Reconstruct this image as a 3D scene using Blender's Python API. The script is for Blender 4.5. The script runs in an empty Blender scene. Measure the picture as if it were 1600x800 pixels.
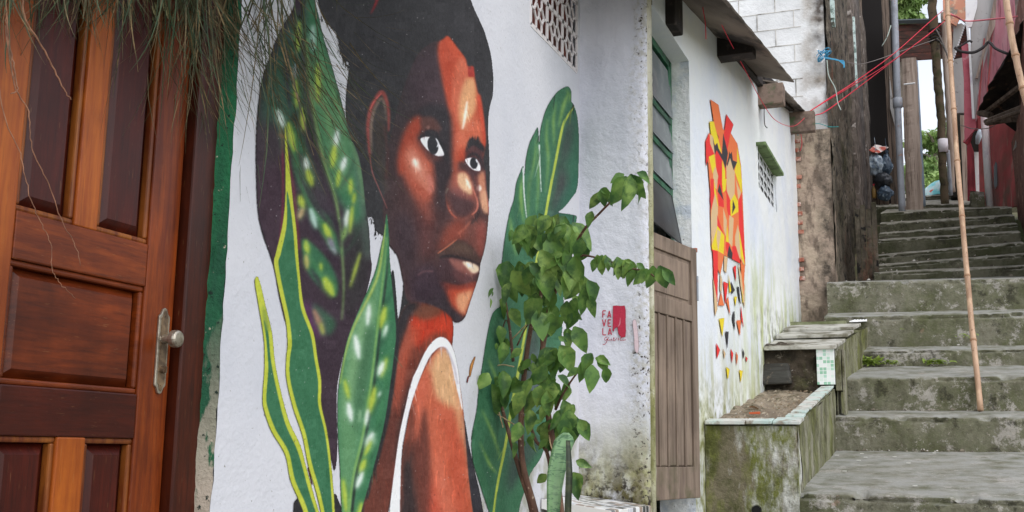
import bpy, bmesh, math, random
import numpy as np
from mathutils import Vector, noise as mn
random.seed(7); rng = np.random.default_rng(7)
C = bpy.context.scene.collection
R = math.radians

# ------------------------------------------------------------------ camera frame (world origin = eye, +Y up the alley, +Z up)
F = 1700.0; WX = 1480.0
U = np.array([930-800, 400+9100, -F]); U /= np.linalg.norm(U)
_v = 400+((WX-800)*U[0]+F*(-U[2]))/U[1]
Yd = np.array([WX-800, -(_v-400), -F]); Yd /= np.linalg.norm(Yd)
Xd = np.cross(Yd, U)
RM = np.array([Xd, Yd, U])
def pt(u, v, ax, val):
    d = RM @ np.array([u-800, -(v-400), -F]); i = 'XYZ'.index(ax)
    return Vector(d*(val/d[i]))
def pts(l, ax, val): return [pt(a, b, ax, val) for a, b in l]
def project(P):
    c = np.asarray(P) @ RM
    return 800+F*c[..., 0]/-c[..., 2], 400-F*c[..., 1]/-c[..., 2]

cam = bpy.data.cameras.new('camera'); co = bpy.data.objects.new('camera', cam); C.objects.link(co)
cam.sensor_width = 36; cam.lens = F/1600*36; cam.clip_start = .05; cam.clip_end = 3000
from mathutils import Matrix
M3 = Matrix([[RM[i][j] for j in range(3)] for i in range(3)])
co.matrix_world = M3.to_4x4(); bpy.context.scene.camera = co

sc = bpy.context.scene
w = bpy.data.worlds.new("World"); sc.world = w; w.use_nodes = True
nt = w.node_tree; bg = nt.nodes['Background']
sky = nt.nodes.new('ShaderNodeTexSky'); sky.sky_type = 'NISHITA'; sky.sun_disc = False
SUN_EL, SUN_ROT = 52, 128
sky.sun_elevation = R(SUN_EL); sky.sun_rotation = R(SUN_ROT); sky.air_density = 1.0; sky.dust_density = 1.5
hs = nt.nodes.new('ShaderNodeHueSaturation'); hs.inputs['Saturation'].default_value = 0.30
hs.inputs['Value'].default_value = 3.7
nt.links.new(sky.outputs[0], hs.inputs['Color']); nt.links.new(hs.outputs[0], bg.inputs['Color'])
bg.inputs['Strength'].default_value = 0.15
sl = bpy.data.lights.new('sun', 'SUN'); sl.energy = 0.8; sl.angle = R(35); sl.color = (1, .985, .97)
so = bpy.data.objects.new('sun', sl); C.objects.link(so)
el, az = R(SUN_EL), R(SUN_ROT)
sd = Vector((math.sin(az)*math.cos(el), math.cos(az)*math.cos(el), math.sin(el)))
so.rotation_euler = sd.to_track_quat('Z', 'Y').to_euler()
sc.view_settings.view_transform = 'Standard'; sc.view_settings.look = 'None'
sc.view_settings.exposure = -0.9; sc.view_settings.gamma = 1
try: sc.view_settings.use_curve_mapping = False
except Exception: pass

# ------------------------------------------------------------------ helpers
def lin(c):
    c = np.asarray(c, float)/255.0
    return np.where(c <= .04045, c/12.92, ((c+.055)/1.055)**2.4)
def A(r, g, b, k=1.15):
    v = np.clip(lin((r, g, b))*k, 0, .86); return (float(v[0]), float(v[1]), float(v[2]), 1)

def mat(name, base, layers=(), rough=.85, bump=(), attr=None, metallic=0, spec=.4, transl=0, coat=0):
    """base colour plus noise-masked layers; layer = dict(c, s, lo, hi, st=(x,y,z) stretch, z=(z0,z1) world height fade, y=, x=, a=amount, kind='noise'|'vor'|'wave')"""
    m = bpy.data.materials.new(name); m.use_nodes = True
    n = m.node_tree.nodes; L = m.node_tree.links; b = n['Principled BSDF']
    b.inputs['Roughness'].default_value = rough; b.inputs['Metallic'].default_value = metallic
    b.inputs['Specular IOR Level'].default_value = spec
    if coat: b.inputs['Coat Weight'].default_value = coat; b.inputs['Coat Roughness'].default_value = .25
    geo = n.new('ShaderNodeNewGeometry')
    def vec(st):
        if st is None: return geo.outputs['Position']
        mp = n.new('ShaderNodeMapping'); mp.inputs['Scale'].default_value = st
        L.new(geo.outputs['Position'], mp.inputs['Vector']); return mp.outputs[0]
    def tex(d):
        k = d.get('kind', 'noise')
        if k == 'noise':
            t = n.new('ShaderNodeTexNoise'); t.inputs['Scale'].default_value = d['s']; t.inputs['Detail'].default_value = d.get('d', 6)
            t.inputs['Roughness'].default_value = d.get('r', .6); t.inputs['Distortion'].default_value = d.get('dist', 0); o = t.outputs[0]
        elif k == 'vor':
            t = n.new('ShaderNodeTexVoronoi'); t.inputs['Scale'].default_value = d['s']; t.feature = d.get('f', 'F1'); o = t.outputs['Distance']
        else:
            t = n.new('ShaderNodeTexWave'); t.inputs['Scale'].default_value = d['s']; t.inputs['Distortion'].default_value = d.get('dist', 4)
            t.inputs['Detail'].default_value = 3; t.bands_direction = d.get('dir', 'X'); o = t.outputs['Fac']
        v = vec(d.get('st'))
        if 'off' in d:
            ad = n.new('ShaderNodeVectorMath'); ad.inputs[1].default_value = d['off']; L.new(v, ad.inputs[0]); v = ad.outputs[0]
        L.new(v, t.inputs['Vector']); return o
    def rmap(o, lo, hi, to0=0, to1=1):
        r = n.new('ShaderNodeMapRange'); r.inputs[1].default_value = lo; r.inputs[2].default_value = hi
        r.inputs[3].default_value = to0; r.inputs[4].default_value = to1; L.new(o, r.inputs[0]); return r.outputs[0]
    def mul(a, b_):
        q = n.new('ShaderNodeMath'); q.operation = 'MULTIPLY'; L.new(a, q.inputs[0])
        if isinstance(b_, (int, float)): q.inputs[1].default_value = b_
        else: L.new(b_, q.inputs[1])
        return q.outputs[0]
    if attr:
        at = n.new('ShaderNodeAttribute'); at.attribute_name = attr; cur = at.outputs['Color']
    else:
        rg = n.new('ShaderNodeRGB'); rg.outputs[0].default_value = base; cur = rg.outputs[0]
    sep = None
    for d in layers:
        if d.get('kind') == 'up':
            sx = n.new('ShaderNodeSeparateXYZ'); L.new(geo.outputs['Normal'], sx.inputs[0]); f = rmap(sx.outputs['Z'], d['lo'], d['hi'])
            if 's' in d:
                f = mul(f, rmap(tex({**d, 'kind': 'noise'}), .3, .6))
        else: f = rmap(tex(d), d['lo'], d['hi'])
        for ax in 'xyz':
            if ax in d:
                if sep is None: sep = n.new('ShaderNodeSeparateXYZ'); L.new(geo.outputs['Position'], sep.inputs[0])
                wob = n.new('ShaderNodeMath'); wob.operation = 'MULTIPLY_ADD'
                tn = n.new('ShaderNodeTexNoise'); tn.inputs['Scale'].default_value = 3.5; tn.inputs['Detail'].default_value = 5
                mp = vec((1, 1, .35)) ; L.new(mp, tn.inputs['Vector'])
                L.new(tn.outputs[0], wob.inputs[0]); wob.inputs[1].default_value = d.get('wob', .5); L.new(sep.outputs[ax.upper()], wob.inputs[2])
                f = mul(f, rmap(wob.outputs[0], d[ax][0], d[ax][1]))
        if d.get('a', 1) != 1: f = mul(f, d['a'])
        mx = n.new('ShaderNodeMix'); mx.data_type = 'RGBA'; mx.blend_type = d.get('blend', 'MIX')
        L.new(f, mx.inputs[0]); L.new(cur, mx.inputs[6]); mx.inputs[7].default_value = d['c']; cur = mx.outputs[2]
    L.new(cur, b.inputs['Base Color'])
    prev = None
    for d in bump:
        bp = n.new('ShaderNodeBump'); bp.inputs['Strength'].default_value = d.get('k', .3); bp.inputs['Distance'].default_value = d.get('dist_m', .01)
        o = tex(d)
        if 'lo' in d: o = rmap(o, d['lo'], d['hi'])
        L.new(o, bp.inputs['Height'])
        if prev: L.new(prev, bp.inputs['Normal'])
        prev = bp.outputs[0]
    if prev: L.new(prev, b.inputs['Normal'])
    if transl:
        tr = n.new('ShaderNodeBsdfTranslucent'); L.new(cur, tr.inputs['Color']); ms = n.new('ShaderNodeMixShader'); ms.inputs[0].default_value = transl
        L.new(b.outputs[0], ms.inputs[1]); L.new(tr.outputs[0], ms.inputs[2]); L.new(ms.outputs[0], n['Material Output'].inputs[0])
    return m

class MB:
    def __init__(s): s.v = []; s.f = []
    def add(s, vs, fs):
        k = len(s.v); s.v += [tuple(v) for v in vs]; s.f += [tuple(i+k for i in f) for f in fs]; return s
    def hexa(s, a, b):   # two quads (4 pts each, same order) joined
        return s.add(list(a)+list(b), [(0, 1, 2, 3), (7, 6, 5, 4), (0, 4, 5, 1), (1, 5, 6, 2), (2, 6, 7, 3), (3, 7, 4, 0)])
    def box(s, x0, x1, y0, y1, z0, z1):
        return s.hexa([(x0, y0, z0), (x1, y0, z0), (x1, y1, z0), (x0, y1, z0)], [(x0, y0, z1), (x1, y0, z1), (x1, y1, z1), (x0, y1, z1)])
    def prism(s, poly, d):
        d = Vector(d); n = len(poly); a = [Vector(p) for p in poly]; b = [p+d for p in a]
        return s.add(a+b, [tuple(range(n)), tuple(range(2*n-1, n-1, -1))]+[(i, i+n, (i+1) % n+n, (i+1) % n) for i in range(n)])
    def tube(s, P, r, sides=8, cap=True):
        P = [Vector(p) for p in P]; n = len(P)
        if not hasattr(r, '__len__'): r = [r]*n
        vs = []; ref = Vector((.31, .2, .93)).normalized()
        for i, p in enumerate(P):
            t = (P[min(i+1, n-1)]-P[max(i-1, 0)]).normalized()
            a = t.cross(ref)
            if a.length < .1: a = t.cross(Vector((1, 0, 0)))
            a.normalize(); b = t.cross(a)
            for k in range(sides):
                an = 2*math.pi*k/sides; vs.append(p+(a*math.cos(an)+b*math.sin(an))*r[i])
        fs = [(i*sides+k, i*sides+(k+1) % sides, (i+1)*sides+(k+1) % sides, (i+1)*sides+k) for i in range(n-1) for k in range(sides)]
        if cap: fs += [tuple(range(sides-1, -1, -1)), tuple((n-1)*sides+k for k in range(sides))]
        return s.add(vs, fs)
    def grid(s, G):  # G[i][j] points
        a, b = len(G), len(G[0])
        return s.add([p for r_ in G for p in r_], [(i*b+j, i*b+j+1, (i+1)*b+j+1, (i+1)*b+j) for i in range(a-1) for j in range(b-1)])
    def build(s, name, m, parent=None, bevel=0, smooth=False, fixn=True):
        me = bpy.data.meshes.new(name); me.from_pydata(s.v, [], s.f)
        if fixn:
            bm = bmesh.new(); bm.from_mesh(me); bmesh.ops.recalc_face_normals(bm, faces=bm.faces); bm.to_mesh(me); bm.free()
        me.materials.append(m)
        if smooth: me.polygons.foreach_set('use_smooth', [True]*len(me.polygons))
        o = bpy.data.objects.new(name, me); C.objects.link(o)
        if parent:
            o.parent = parent
            pw = parent.location.copy()
            o.matrix_parent_inverse = Matrix.Translation(-pw)
        if bevel:
            md = o.modifiers.new('bevel', 'BEVEL'); md.width = bevel; md.segments = 2; md.limit_method = 'ANGLE'
        return o
def tag(o, label=None, cat=None, group=None, kind=None):
    if label: o['label'] = label
    if cat: o['category'] = cat
    if group: o['group'] = group
    if kind: o['kind'] = kind
    return o
def thing(name, loc, label, cat, group=None):
    o = bpy.data.objects.new(name, None); C.objects.link(o); o.location = loc; o.empty_display_size = .1
    return tag(o, label, cat, group)
def lerp(a, b, t): return a+(b-a)*t
def nz(x, y, z, s=1): return mn.fractal(Vector((x*s, y*s, z*s)), 1, 2, 4)
def sag(a, b, n=12, d=0):
    a = Vector(a); b = Vector(b); return [a.lerp(b, i/n)-Vector((0, 0, d*4*(i/n)*(1-i/n))) for i in range(n+1)]
def spline(P, n=8):
    P = [Vector(p) for p in P]; Q = [P[0]*2-P[1]]+P+[P[-1]*2-P[-2]]; out = []
    for i in range(1, len(Q)-2):
        p0, p1, p2, p3 = Q[i-1:i+3]
        for k in range(n):
            t = k/n; out.append(.5*((2*p1)+(p2-p0)*t+(2*p0-5*p1+4*p2-p3)*t*t+(3*p1-p0-3*p2+p3)*t**3))
    return out+[P[-1]]

# rough-edged wall slab: front polygon grid with bumps (real relief)
def relief(mb, o, du, dv, nu, nv, amp, sc_, nrm):
    o, du, dv, nrm = Vector(o), Vector(du), Vector(dv), Vector(nrm)
    G = []
    for i in range(nu+1):
        r_ = []
        for j in range(nv+1):
            p = o+du*(i/nu)+dv*(j/nv); r_.append(p+nrm*amp*nz(p.x, p.y, p.z, sc_))
        G.append(r_)
    mb.grid(G)

# ------------------------------------------------------------------ materials
ST = [dict(s=55, k=.55, dist_m=.006, d=8, r=.65), dict(s=9, k=.25, dist_m=.02, d=3)]
white = mat('white_stucco', A(198, 198, 203), [
    dict(c=A(182, 184, 192), s=1.6, lo=.45, hi=.75, a=.7),
    dict(c=A(120, 116, 104), s=70, lo=.70, hi=.76, d=2),
    dict(c=A(120, 118, 70), s=6, lo=.45, hi=.62, z=(.62, .1), wob=.5, a=.6, y=(3.6, 4.6))], bump=ST)
pillar_m = mat('pillar_stucco', A(208, 208, 216), [
    dict(c=A(178, 180, 190), s=4, lo=.4, hi=.7, st=(1, 1, .3), a=.8),
    dict(c=A(150, 148, 90), s=7, lo=.38, hi=.6, st=(1, 1, .35), z=(.62, .2), wob=.55, a=.85),
    dict(c=A(88, 82, 50), s=11, lo=.40, hi=.56, z=(.42, .05), wob=.45),
    dict(c=A(46, 40, 32), s=30, lo=.52, hi=.6, z=(.3, .02), wob=.4),
    dict(c=A(160, 154, 136), s=34, lo=.45, hi=.60, x=(-1.36, -1.26), wob=.35, d=12, a=.6),
    dict(c=A(60, 52, 44), s=48, lo=.58, hi=.62, x=(-1.33, -1.27), wob=.35, d=12),
    ], bump=[dict(s=22, k=.8, dist_m=.012, d=8, r=.6), dict(s=70, k=.5, dist_m=.005)])
moss_edge = mat('mossy_edge', A(196, 192, 176), [
    dict(c=A(136, 134, 84), s=5, lo=.3, hi=.6, st=(1, 1, .3), z=(2.7, 1.4), wob=.5),
    dict(c=A(98, 98, 48), s=14, lo=.45, hi=.62, st=(1, 1, .35), a=.8, z=(2.4, 1.0), d=10), dict(c=A(190, 186, 168), s=11, lo=.57, hi=.64, st=(1, 1, .4), d=10, a=.8),
    dict(c=A(84, 78, 44), s=40, lo=.58, hi=.66, a=.6)], bump=[dict(s=40, k=.9, dist_m=.008)])
white2 = mat('white_limewash', A(222, 227, 238), [
    dict(c=A(206, 212, 226), s=1.3, lo=.42, hi=.7),
    dict(c=A(176, 184, 120), s=5, lo=.42, hi=.6, st=(1, 1, .25), z=(2.15, 1.6), y=(7.6, 9.6), wob=.6, a=.8),
    dict(c=A(160, 158, 96), s=6, lo=.42, hi=.6, st=(1, 1, .3), z=(1.15, .7), wob=.5, a=.6),
    dict(c=A(112, 114, 52), s=12, lo=.44, hi=.62, z=(.76, .45), wob=.45, d=10, a=.85),
    dict(c=A(96, 96, 54), s=9, lo=.46, hi=.64, z=(1.75, 1.3), y=(8.8, 10.2), wob=.45, d=10, a=.8),
    dict(c=A(150, 150, 152), s=60, lo=.68, hi=.73)],
    bump=[dict(s=20, k=.5, dist_m=.012, d=8), dict(s=4, k=.4, dist_m=.03)])
jamb_m = mat('jamb_plaster', A(222, 229, 240), [dict(c=A(196, 204, 214), s=9, lo=.5, hi=.65), dict(c=A(110, 104, 98), s=45, lo=.66, hi=.7)],
    bump=[dict(s=30, k=.9, dist_m=.012)])
green_paint = mat('green_paint', A(30, 98, 62), [dict(c=A(22, 70, 48), s=8, lo=.4, hi=.6, st=(1, 1, .3)), dict(c=A(168, 160, 142), s=40, lo=.66, hi=.7, d=8),
    dict(c=A(158, 146, 132), s=14, lo=.48, hi=.52, z=(.55, .05), wob=.3, st=(1, 1, .3)), dict(c=A(14, 32, 24), s=60, lo=.62, hi=.67)],
    bump=[dict(s=60, k=.9, dist_m=.01)])
green_frame = mat('green_frame', A(38, 96, 66), [dict(c=A(24, 62, 46), s=12, lo=.45, hi=.6), dict(c=A(160, 170, 160), s=60, lo=.68, hi=.72)], rough=.5)
bare_plaster = mat('bare_plaster', A(132, 122, 112), [dict(c=A(92, 84, 76), s=12, lo=.4, hi=.6, st=(1, 1, .3))], bump=[dict(s=50, k=.8)])
def wood(name, c1, c2, c3, st=(1, 3, .22), s=14, rough=.42, coat=.2):
    return mat(name, A(*c1, .8), [dict(c=A(*c2, .8), s=s, lo=.35, hi=.65, st=st, dist=.6), dict(c=A(*c3, .8), s=s*3.2, lo=.5, hi=.7, st=st, a=.55, d=8),
        dict(c=A(*c3, .7), s=2.2, lo=.42, hi=.66, a=.75), dict(c=A(196, 150, 100, .6), s=90, lo=.68, hi=.74, st=st, a=.25, d=2)], rough=rough, coat=coat, spec=.22, bump=[dict(s=s*4, st=st, k=.15, dist_m=.003)])
w_stile = wood('wood_stile', (200, 108, 36), (172, 84, 28), (132, 58, 20))
w_rail = wood('wood_rail', (158, 72, 22), (120, 50, 16), (72, 26, 9), st=(1, .3, 3))
w_low = wood('wood_low_rail', (92, 30, 12), (74, 22, 9), (48, 14, 6), st=(1, .3, 3))
w_panel = wood('wood_panel', (92, 28, 14), (74, 20, 10), (46, 12, 6))
w_panelh = wood('wood_wide_panel', (152, 66, 22), (108, 42, 14), (46, 16, 7), st=(1, .25, 2.5), s=9)
w_mold = wood('wood_moulding', (176, 104, 40), (120, 52, 24), (76, 32, 18))
w_frame = wood('wood_frame', (88, 32, 10), (66, 22, 8), (40, 14, 5))
w_right = wood('wood_right_stile', (162, 74, 20), (120, 48, 14), (78, 28, 9))
brass = mat('worn_nickel', A(172, 164, 150), [dict(c=A(120, 108, 94), s=30, lo=.45, hi=.65)], rough=.3, metallic=.75)
brass_d = mat('dark_nickel', A(140, 118, 92), [dict(c=A(90, 74, 60), s=30, lo=.4, hi=.6)], rough=.4, metallic=.5)
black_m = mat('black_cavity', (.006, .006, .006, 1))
oldwood = mat('grey_old_wood', A(128, 112, 98), [dict(c=A(98, 84, 72), s=6, lo=.40, hi=.62, st=(3, 3, .3), d=10), dict(c=A(84, 68, 64), s=30, lo=.55, hi=.7, st=(3, 3, .12), d=8),
    dict(c=A(84, 80, 58), s=5, lo=.48, hi=.62, z=(.25, -.1), wob=.3, d=8), dict(c=A(152, 132, 116), s=3, lo=.5, hi=.7, a=.5)], rough=.8,
    bump=[dict(s=40, st=(3, 3, .15), k=.4, dist_m=.004)])
glass = mat('dusty_glass', A(104, 110, 114, 1), [dict(c=A(140, 144, 146), s=6, lo=.5, hi=.7, a=.6), dict(c=A(190, 190, 190), s=80, lo=.68, hi=.72)], rough=.22)
darkpane = mat('sooty_pane', A(44, 46, 48), [dict(c=A(24, 26, 26), s=6, lo=.4, hi=.6), dict(c=A(200, 200, 200), s=55, lo=.70, hi=.73)], rough=.35)
soot_wood = mat('sooty_beam', A(34, 29, 27), [dict(c=A(70, 60, 54), s=10, lo=.55, hi=.7), dict(c=A(180, 176, 170), s=24, lo=.68, hi=.74)], bump=[dict(s=30, k=.5)])
beam_m = mat('sawn_beam', A(126, 108, 96), [dict(c=A(92, 78, 70), s=12, lo=.4, hi=.6), dict(c=A(86, 98, 70), s=6, lo=.55, hi=.65)], bump=[dict(s=40, k=.3)])
roof_m = mat('cement_sheet', A(116, 106, 96), [dict(c=A(78, 68, 60), s=2, lo=.4, hi=.6, st=(1, .4, 1)), dict(c=A(40, 36, 33), s=2.6, lo=.54, hi=.62, st=(1, .4, 1), d=10)], bump=[dict(s=8, k=.2, st=(1, .4, 1))])
conc = mat('mossy_concrete', A(122, 119, 104), [
    dict(c=A(98, 98, 78), s=1.7, lo=.35, hi=.65, d=9),
    dict(c=A(76, 80, 48), s=3.1, lo=.45, hi=.62, d=12, r=.75, a=.8),
    dict(c=A(80, 76, 60), s=22, lo=.50, hi=.58, d=12, r=.8, a=.5),
    dict(c=A(164, 159, 152), s=3.6, lo=.535, hi=.575, d=14, r=.82, a=.8),
    dict(c=A(176, 166, 154), s=14, lo=.60, hi=.64, d=12, r=.8, a=.6),
    dict(c=A(176, 120, 108), s=1.9, lo=.68, hi=.74, a=.5),
    dict(c=A(48, 46, 34), s=5, lo=.54, hi=.60, d=14, r=.8, a=.8),
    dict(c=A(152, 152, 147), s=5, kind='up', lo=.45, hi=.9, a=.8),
    dict(c=A(206, 204, 200), s=34, lo=.72, hi=.74)],
    bump=[dict(s=14, k=.8, dist_m=.02, d=10, r=.7), dict(s=60, k=.6, dist_m=.006)], rough=.9)
conc_dark = mat('dark_mossy_concrete', A(98, 96, 80), [
    dict(c=A(64, 66, 44), s=1.3, lo=.42, hi=.58, d=12, r=.7), dict(c=A(48, 46, 34), s=4, lo=.52, hi=.60, d=12, r=.78, a=.8), dict(c=A(140, 134, 122), s=5, lo=.58, hi=.63, d=12, r=.8, a=.7),
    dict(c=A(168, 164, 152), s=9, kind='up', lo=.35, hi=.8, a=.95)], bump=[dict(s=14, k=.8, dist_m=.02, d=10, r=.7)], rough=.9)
conc_floor = mat('smooth_cement', A(150, 151, 149), [dict(c=A(136, 138, 134), s=2.0, lo=.4, hi=.65, st=(.8, 1.2, 1), d=10), dict(c=A(128, 134, 104), s=2.2, lo=.48, hi=.66, x=(-.1, -.9), wob=.3, a=.7),
    dict(c=A(190, 188, 184), s=9, lo=.50, hi=.68, st=(.6, 1.4, 1), a=.35, d=10), dict(c=A(112, 108, 100), s=40, lo=.60, hi=.7, a=.6)],
    bump=[dict(s=12, k=.25, dist_m=.01), dict(s=90, k=.3, dist_m=.003)], rough=.75)
planter_m = mat('mossy_planter', A(190, 190, 184), [
    dict(c=A(112, 104, 84), s=3.5, lo=.44, hi=.54, d=12, r=.7, st=(1, 1, .3)),
    dict(c=A(104, 108, 50), s=3.0, lo=.49, hi=.58, st=(1, 1, .4), d=12, r=.72, off=(3, 1, 0)),
    dict(c=A(70, 72, 34), s=6, lo=.48, hi=.66, d=12, r=.75, st=(1, 1, .6)),
    dict(c=A(52, 46, 36), s=14, lo=.54, hi=.68, d=12, r=.8, a=.8),
    dict(c=A(206, 204, 200), s=5, lo=.6, hi=.68, st=(1, 1, .2), a=.7)],
    bump=[dict(s=16, k=.9, dist_m=.025, d=10), dict(s=60, k=.6, dist_m=.006)])
planter_side = mat('mossy_planter_side', A(140, 136, 122), [
    dict(c=A(100, 104, 48), s=3.5, lo=.38, hi=.6, st=(1, 1, .45), d=12, r=.75),
    dict(c=A(60, 58, 32), s=5, lo=.46, hi=.64, st=(1, 1, .5), d=12, r=.75),
    dict(c=A(40, 36, 28), s=14, lo=.54, hi=.68, d=12, r=.8),
    dict(c=A(196, 194, 186), s=7, lo=.58, hi=.68, st=(1, 1, .4), d=12, r=.78, a=.7)],
    bump=[dict(s=16, k=.9, dist_m=.025, d=10, st=(1, 1, .5)), dict(s=60, k=.6, dist_m=.006)])
dark_rock = mat('damp_rubble', A(84, 74, 62), [dict(c=A(46, 40, 32), s=5, lo=.42, hi=.6, d=9), dict(c=A(120, 112, 100), s=22, lo=.6, hi=.68), dict(c=A(190, 184, 176), s=50, lo=.69, hi=.72), dict(c=A(70, 72, 36), s=4, lo=.55, hi=.65, a=.6)],
    bump=[dict(s=9, k=1, dist_m=.06, d=10), dict(s=40, k=.7)])
soil_m = mat('gravelly_soil', A(146, 134, 116), [dict(c=A(112, 100, 84), s=5, lo=.4, hi=.6, d=9), dict(c=A(84, 78, 56), s=14, lo=.55, hi=.65), dict(c=A(196, 190, 180), s=40, lo=.64, hi=.68)],
    bump=[dict(s=30, k=1, dist_m=.02, d=8)])
slate_m = mat('dark_slate', A(70, 70, 66), [dict(c=A(50, 48, 44), s=3, lo=.4, hi=.6, st=(1, 1, 6)), dict(c=A(110, 100, 84), s=12, lo=.58, hi=.66)], bump=[dict(s=5, st=(1, 1, 6), k=.5, dist_m=.02)])
cap_m = mat('pale_tile_cap', A(196, 196, 190), [dict(c=A(176, 196, 190), s=3, lo=.45, hi=.6), dict(c=A(140, 132, 118), s=10, lo=.52, hi=.62, d=8), dict(c=A(150, 84, 74), s=2.2, lo=.66, hi=.7, a=.7)], bump=[dict(s=30, k=.3)], rough=.5)
def mosaic(name, cols, tile, axes, grout, thr):
    """small square tiles: snapped coordinates give every tile its own random colour, grout between"""
    m = bpy.data.materials.new(name); m.use_nodes = True; n = m.node_tree.nodes; L = m.node_tree.links; b = n['Principled BSDF']
    b.inputs['Roughness'].default_value = .3
    g = n.new('ShaderNodeNewGeometry'); s = n.new('ShaderNodeSeparateXYZ'); L.new(g.outputs['Position'], s.inputs[0])
    cmb = n.new('ShaderNodeCombineXYZ'); gm = None
    for k, (ax, sz) in enumerate(zip(axes, tile)):
        d = n.new('ShaderNodeMath'); d.operation = 'DIVIDE'; L.new(s.outputs[ax], d.inputs[0]); d.inputs[1].default_value = sz
        f = n.new('ShaderNodeMath'); f.operation = 'FLOOR'; L.new(d.outputs[0], f.inputs[0]); L.new(f.outputs[0], cmb.inputs[k])
        fr = n.new('ShaderNodeMath'); fr.operation = 'FRACT'; L.new(d.outputs[0], fr.inputs[0])
        lt = n.new('ShaderNodeMath'); lt.operation = 'LESS_THAN'; L.new(fr.outputs[0], lt.inputs[0]); lt.inputs[1].default_value = thr
        if gm is None: gm = lt.outputs[0]
        else:
            mx_ = n.new('ShaderNodeMath'); mx_.operation = 'MAXIMUM'; L.new(gm, mx_.inputs[0]); L.new(lt.outputs[0], mx_.inputs[1]); gm = mx_.outputs[0]
    wn = n.new('ShaderNodeTexWhiteNoise'); L.new(cmb.outputs[0], wn.inputs[0])
    cr = n.new('ShaderNodeValToRGB'); cr.color_ramp.interpolation = 'CONSTANT'; e = cr.color_ramp.elements
    e[0].color = cols[0][1]; e[0].position = 0; e[1].position = cols[1][0]; e[1].color = cols[1][1]
    for p, c in cols[2:]: q = e.new(p); q.color = c
    L.new(wn.outputs['Value'], cr.inputs[0])
    mx = n.new('ShaderNodeMix'); mx.data_type = 'RGBA'; L.new(gm, mx.inputs[0]); L.new(cr.outputs[0], mx.inputs[6]); mx.inputs[7].default_value = grout
    L.new(mx.outputs[2], b.inputs['Base Color']); return m
tile_bw = mosaic('black_white_mosaic', [(0, A(226, 226, 226)), (.34, A(60, 60, 62)), (.55, A(120, 120, 122)), (.72, A(196, 198, 204)), (.85, A(150, 132, 120))], (.048, .048), 'XY', A(222, 220, 216), .14)
tile_gr = mosaic('green_white_mosaic', [(0, A(218, 228, 222)), (.45, A(168, 204, 186)), (.62, A(206, 220, 212)), (.8, A(140, 186, 160))], (.03, .03), 'XZ', A(226, 232, 228), .16)

leaf_m = mat('shrub_leaf', A(92, 128, 60), [dict(c=A(140, 168, 90), s=9, lo=.48, hi=.64), dict(c=A(60, 94, 50), s=14, lo=.45, hi=.6, off=(3, 1, 2))], rough=.5, transl=.25)
leaf_y = mat('young_leaf', A(120, 150, 72), [dict(c=A(84, 118, 56), s=20, lo=.45, hi=.6)], rough=.5, transl=.3)
stem_m = mat('woody_stem', A(112, 84, 68), [dict(c=A(80, 58, 48), s=20, lo=.4, hi=.6, st=(1, 1, .3)), dict(c=A(170, 150, 128), s=50, lo=.62, hi=.68)], bump=[dict(s=60, k=.5)])
drystem_m = mat('dry_stem', A(184, 164, 128), [dict(c=A(140, 120, 92), s=30, lo=.4, hi=.6)])
grass_dry = mat('dry_blades', A(102, 88, 62), [dict(c=A(66, 68, 46), s=9, lo=.42, hi=.58), dict(c=A(140, 118, 82), s=13, lo=.54, hi=.62), dict(c=A(44, 40, 32), s=7, lo=.56, hi=.66, off=(5, 5, 5))], rough=.7, transl=.15)
grass_grn = mat('green_blades', A(58, 78, 54), [dict(c=A(84, 96, 66), s=12, lo=.45, hi=.6)], rough=.6, transl=.15)
pale_leaf = mat('pale_dry_leaf', A(176, 172, 124), [dict(c=A(140, 136, 90), s=20, lo=.4, hi=.6)], rough=.6, transl=.2)
root_m = mat('pale_root', A(160, 116, 90), [dict(c=A(120, 84, 66), s=30, lo=.4, hi=.6)])
red_root = mat('reddish_stem', A(150, 84, 70))
bamboo_m = mat('bamboo', A(176, 144, 118), [dict(c=A(140, 108, 84), s=4, lo=.45, hi=.65, st=(1, 1, .3)), dict(c=A(120, 90, 66), s=30, lo=.6, hi=.68), dict(c=A(214, 184, 150), s=9, lo=.5, hi=.7, st=(2, 2, .2), a=.6)], rough=.5)
knot_m = mat('bamboo_knot', A(150, 116, 90))
blockw = mat('sooted_white_block', A(240, 238, 234), [
    dict(c=A(150, 138, 124), s=3, lo=.38, hi=.6, x=(-1.28, -1.12), wob=.2, d=8),
    dict(c=A(80, 72, 66), s=5, lo=.4, hi=.6, x=(-1.16, -1.04), wob=.16, d=8),
    dict(c=A(206, 206, 206), s=2, lo=.4, hi=.7)], bump=[dict(s=24, k=.7, dist_m=.015)])
joint_m = mat('mortar_joint', A(196, 192, 186), [dict(c=A(120, 114, 106), s=3, lo=.5, hi=.6)])
colm = mat('bare_concrete_column', A(160, 142, 126), [dict(c=A(176, 160, 140), s=3, lo=.45, hi=.6, a=.8), dict(c=A(112, 98, 86), s=8, lo=.5, hi=.6, st=(1, 1, .4), d=8), dict(c=A(70, 62, 54), s=6, lo=.40, hi=.62, x=(-1.16, -1.06), wob=.16, d=12, r=.75),
    dict(c=A(84, 78, 60), s=10, lo=.42, hi=.66, d=12, r=.75, z=(2.1, 1.6), wob=.5, a=.9)], bump=[dict(s=20, k=.9, dist_m=.02)])
brick_m = mat('red_brick', A(176, 124, 106), [dict(c=A(200, 180, 170), s=12, lo=.5, hi=.6), dict(c=A(140, 78, 60), s=20, lo=.4, hi=.6)], bump=[dict(s=40, k=.5)])
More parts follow.
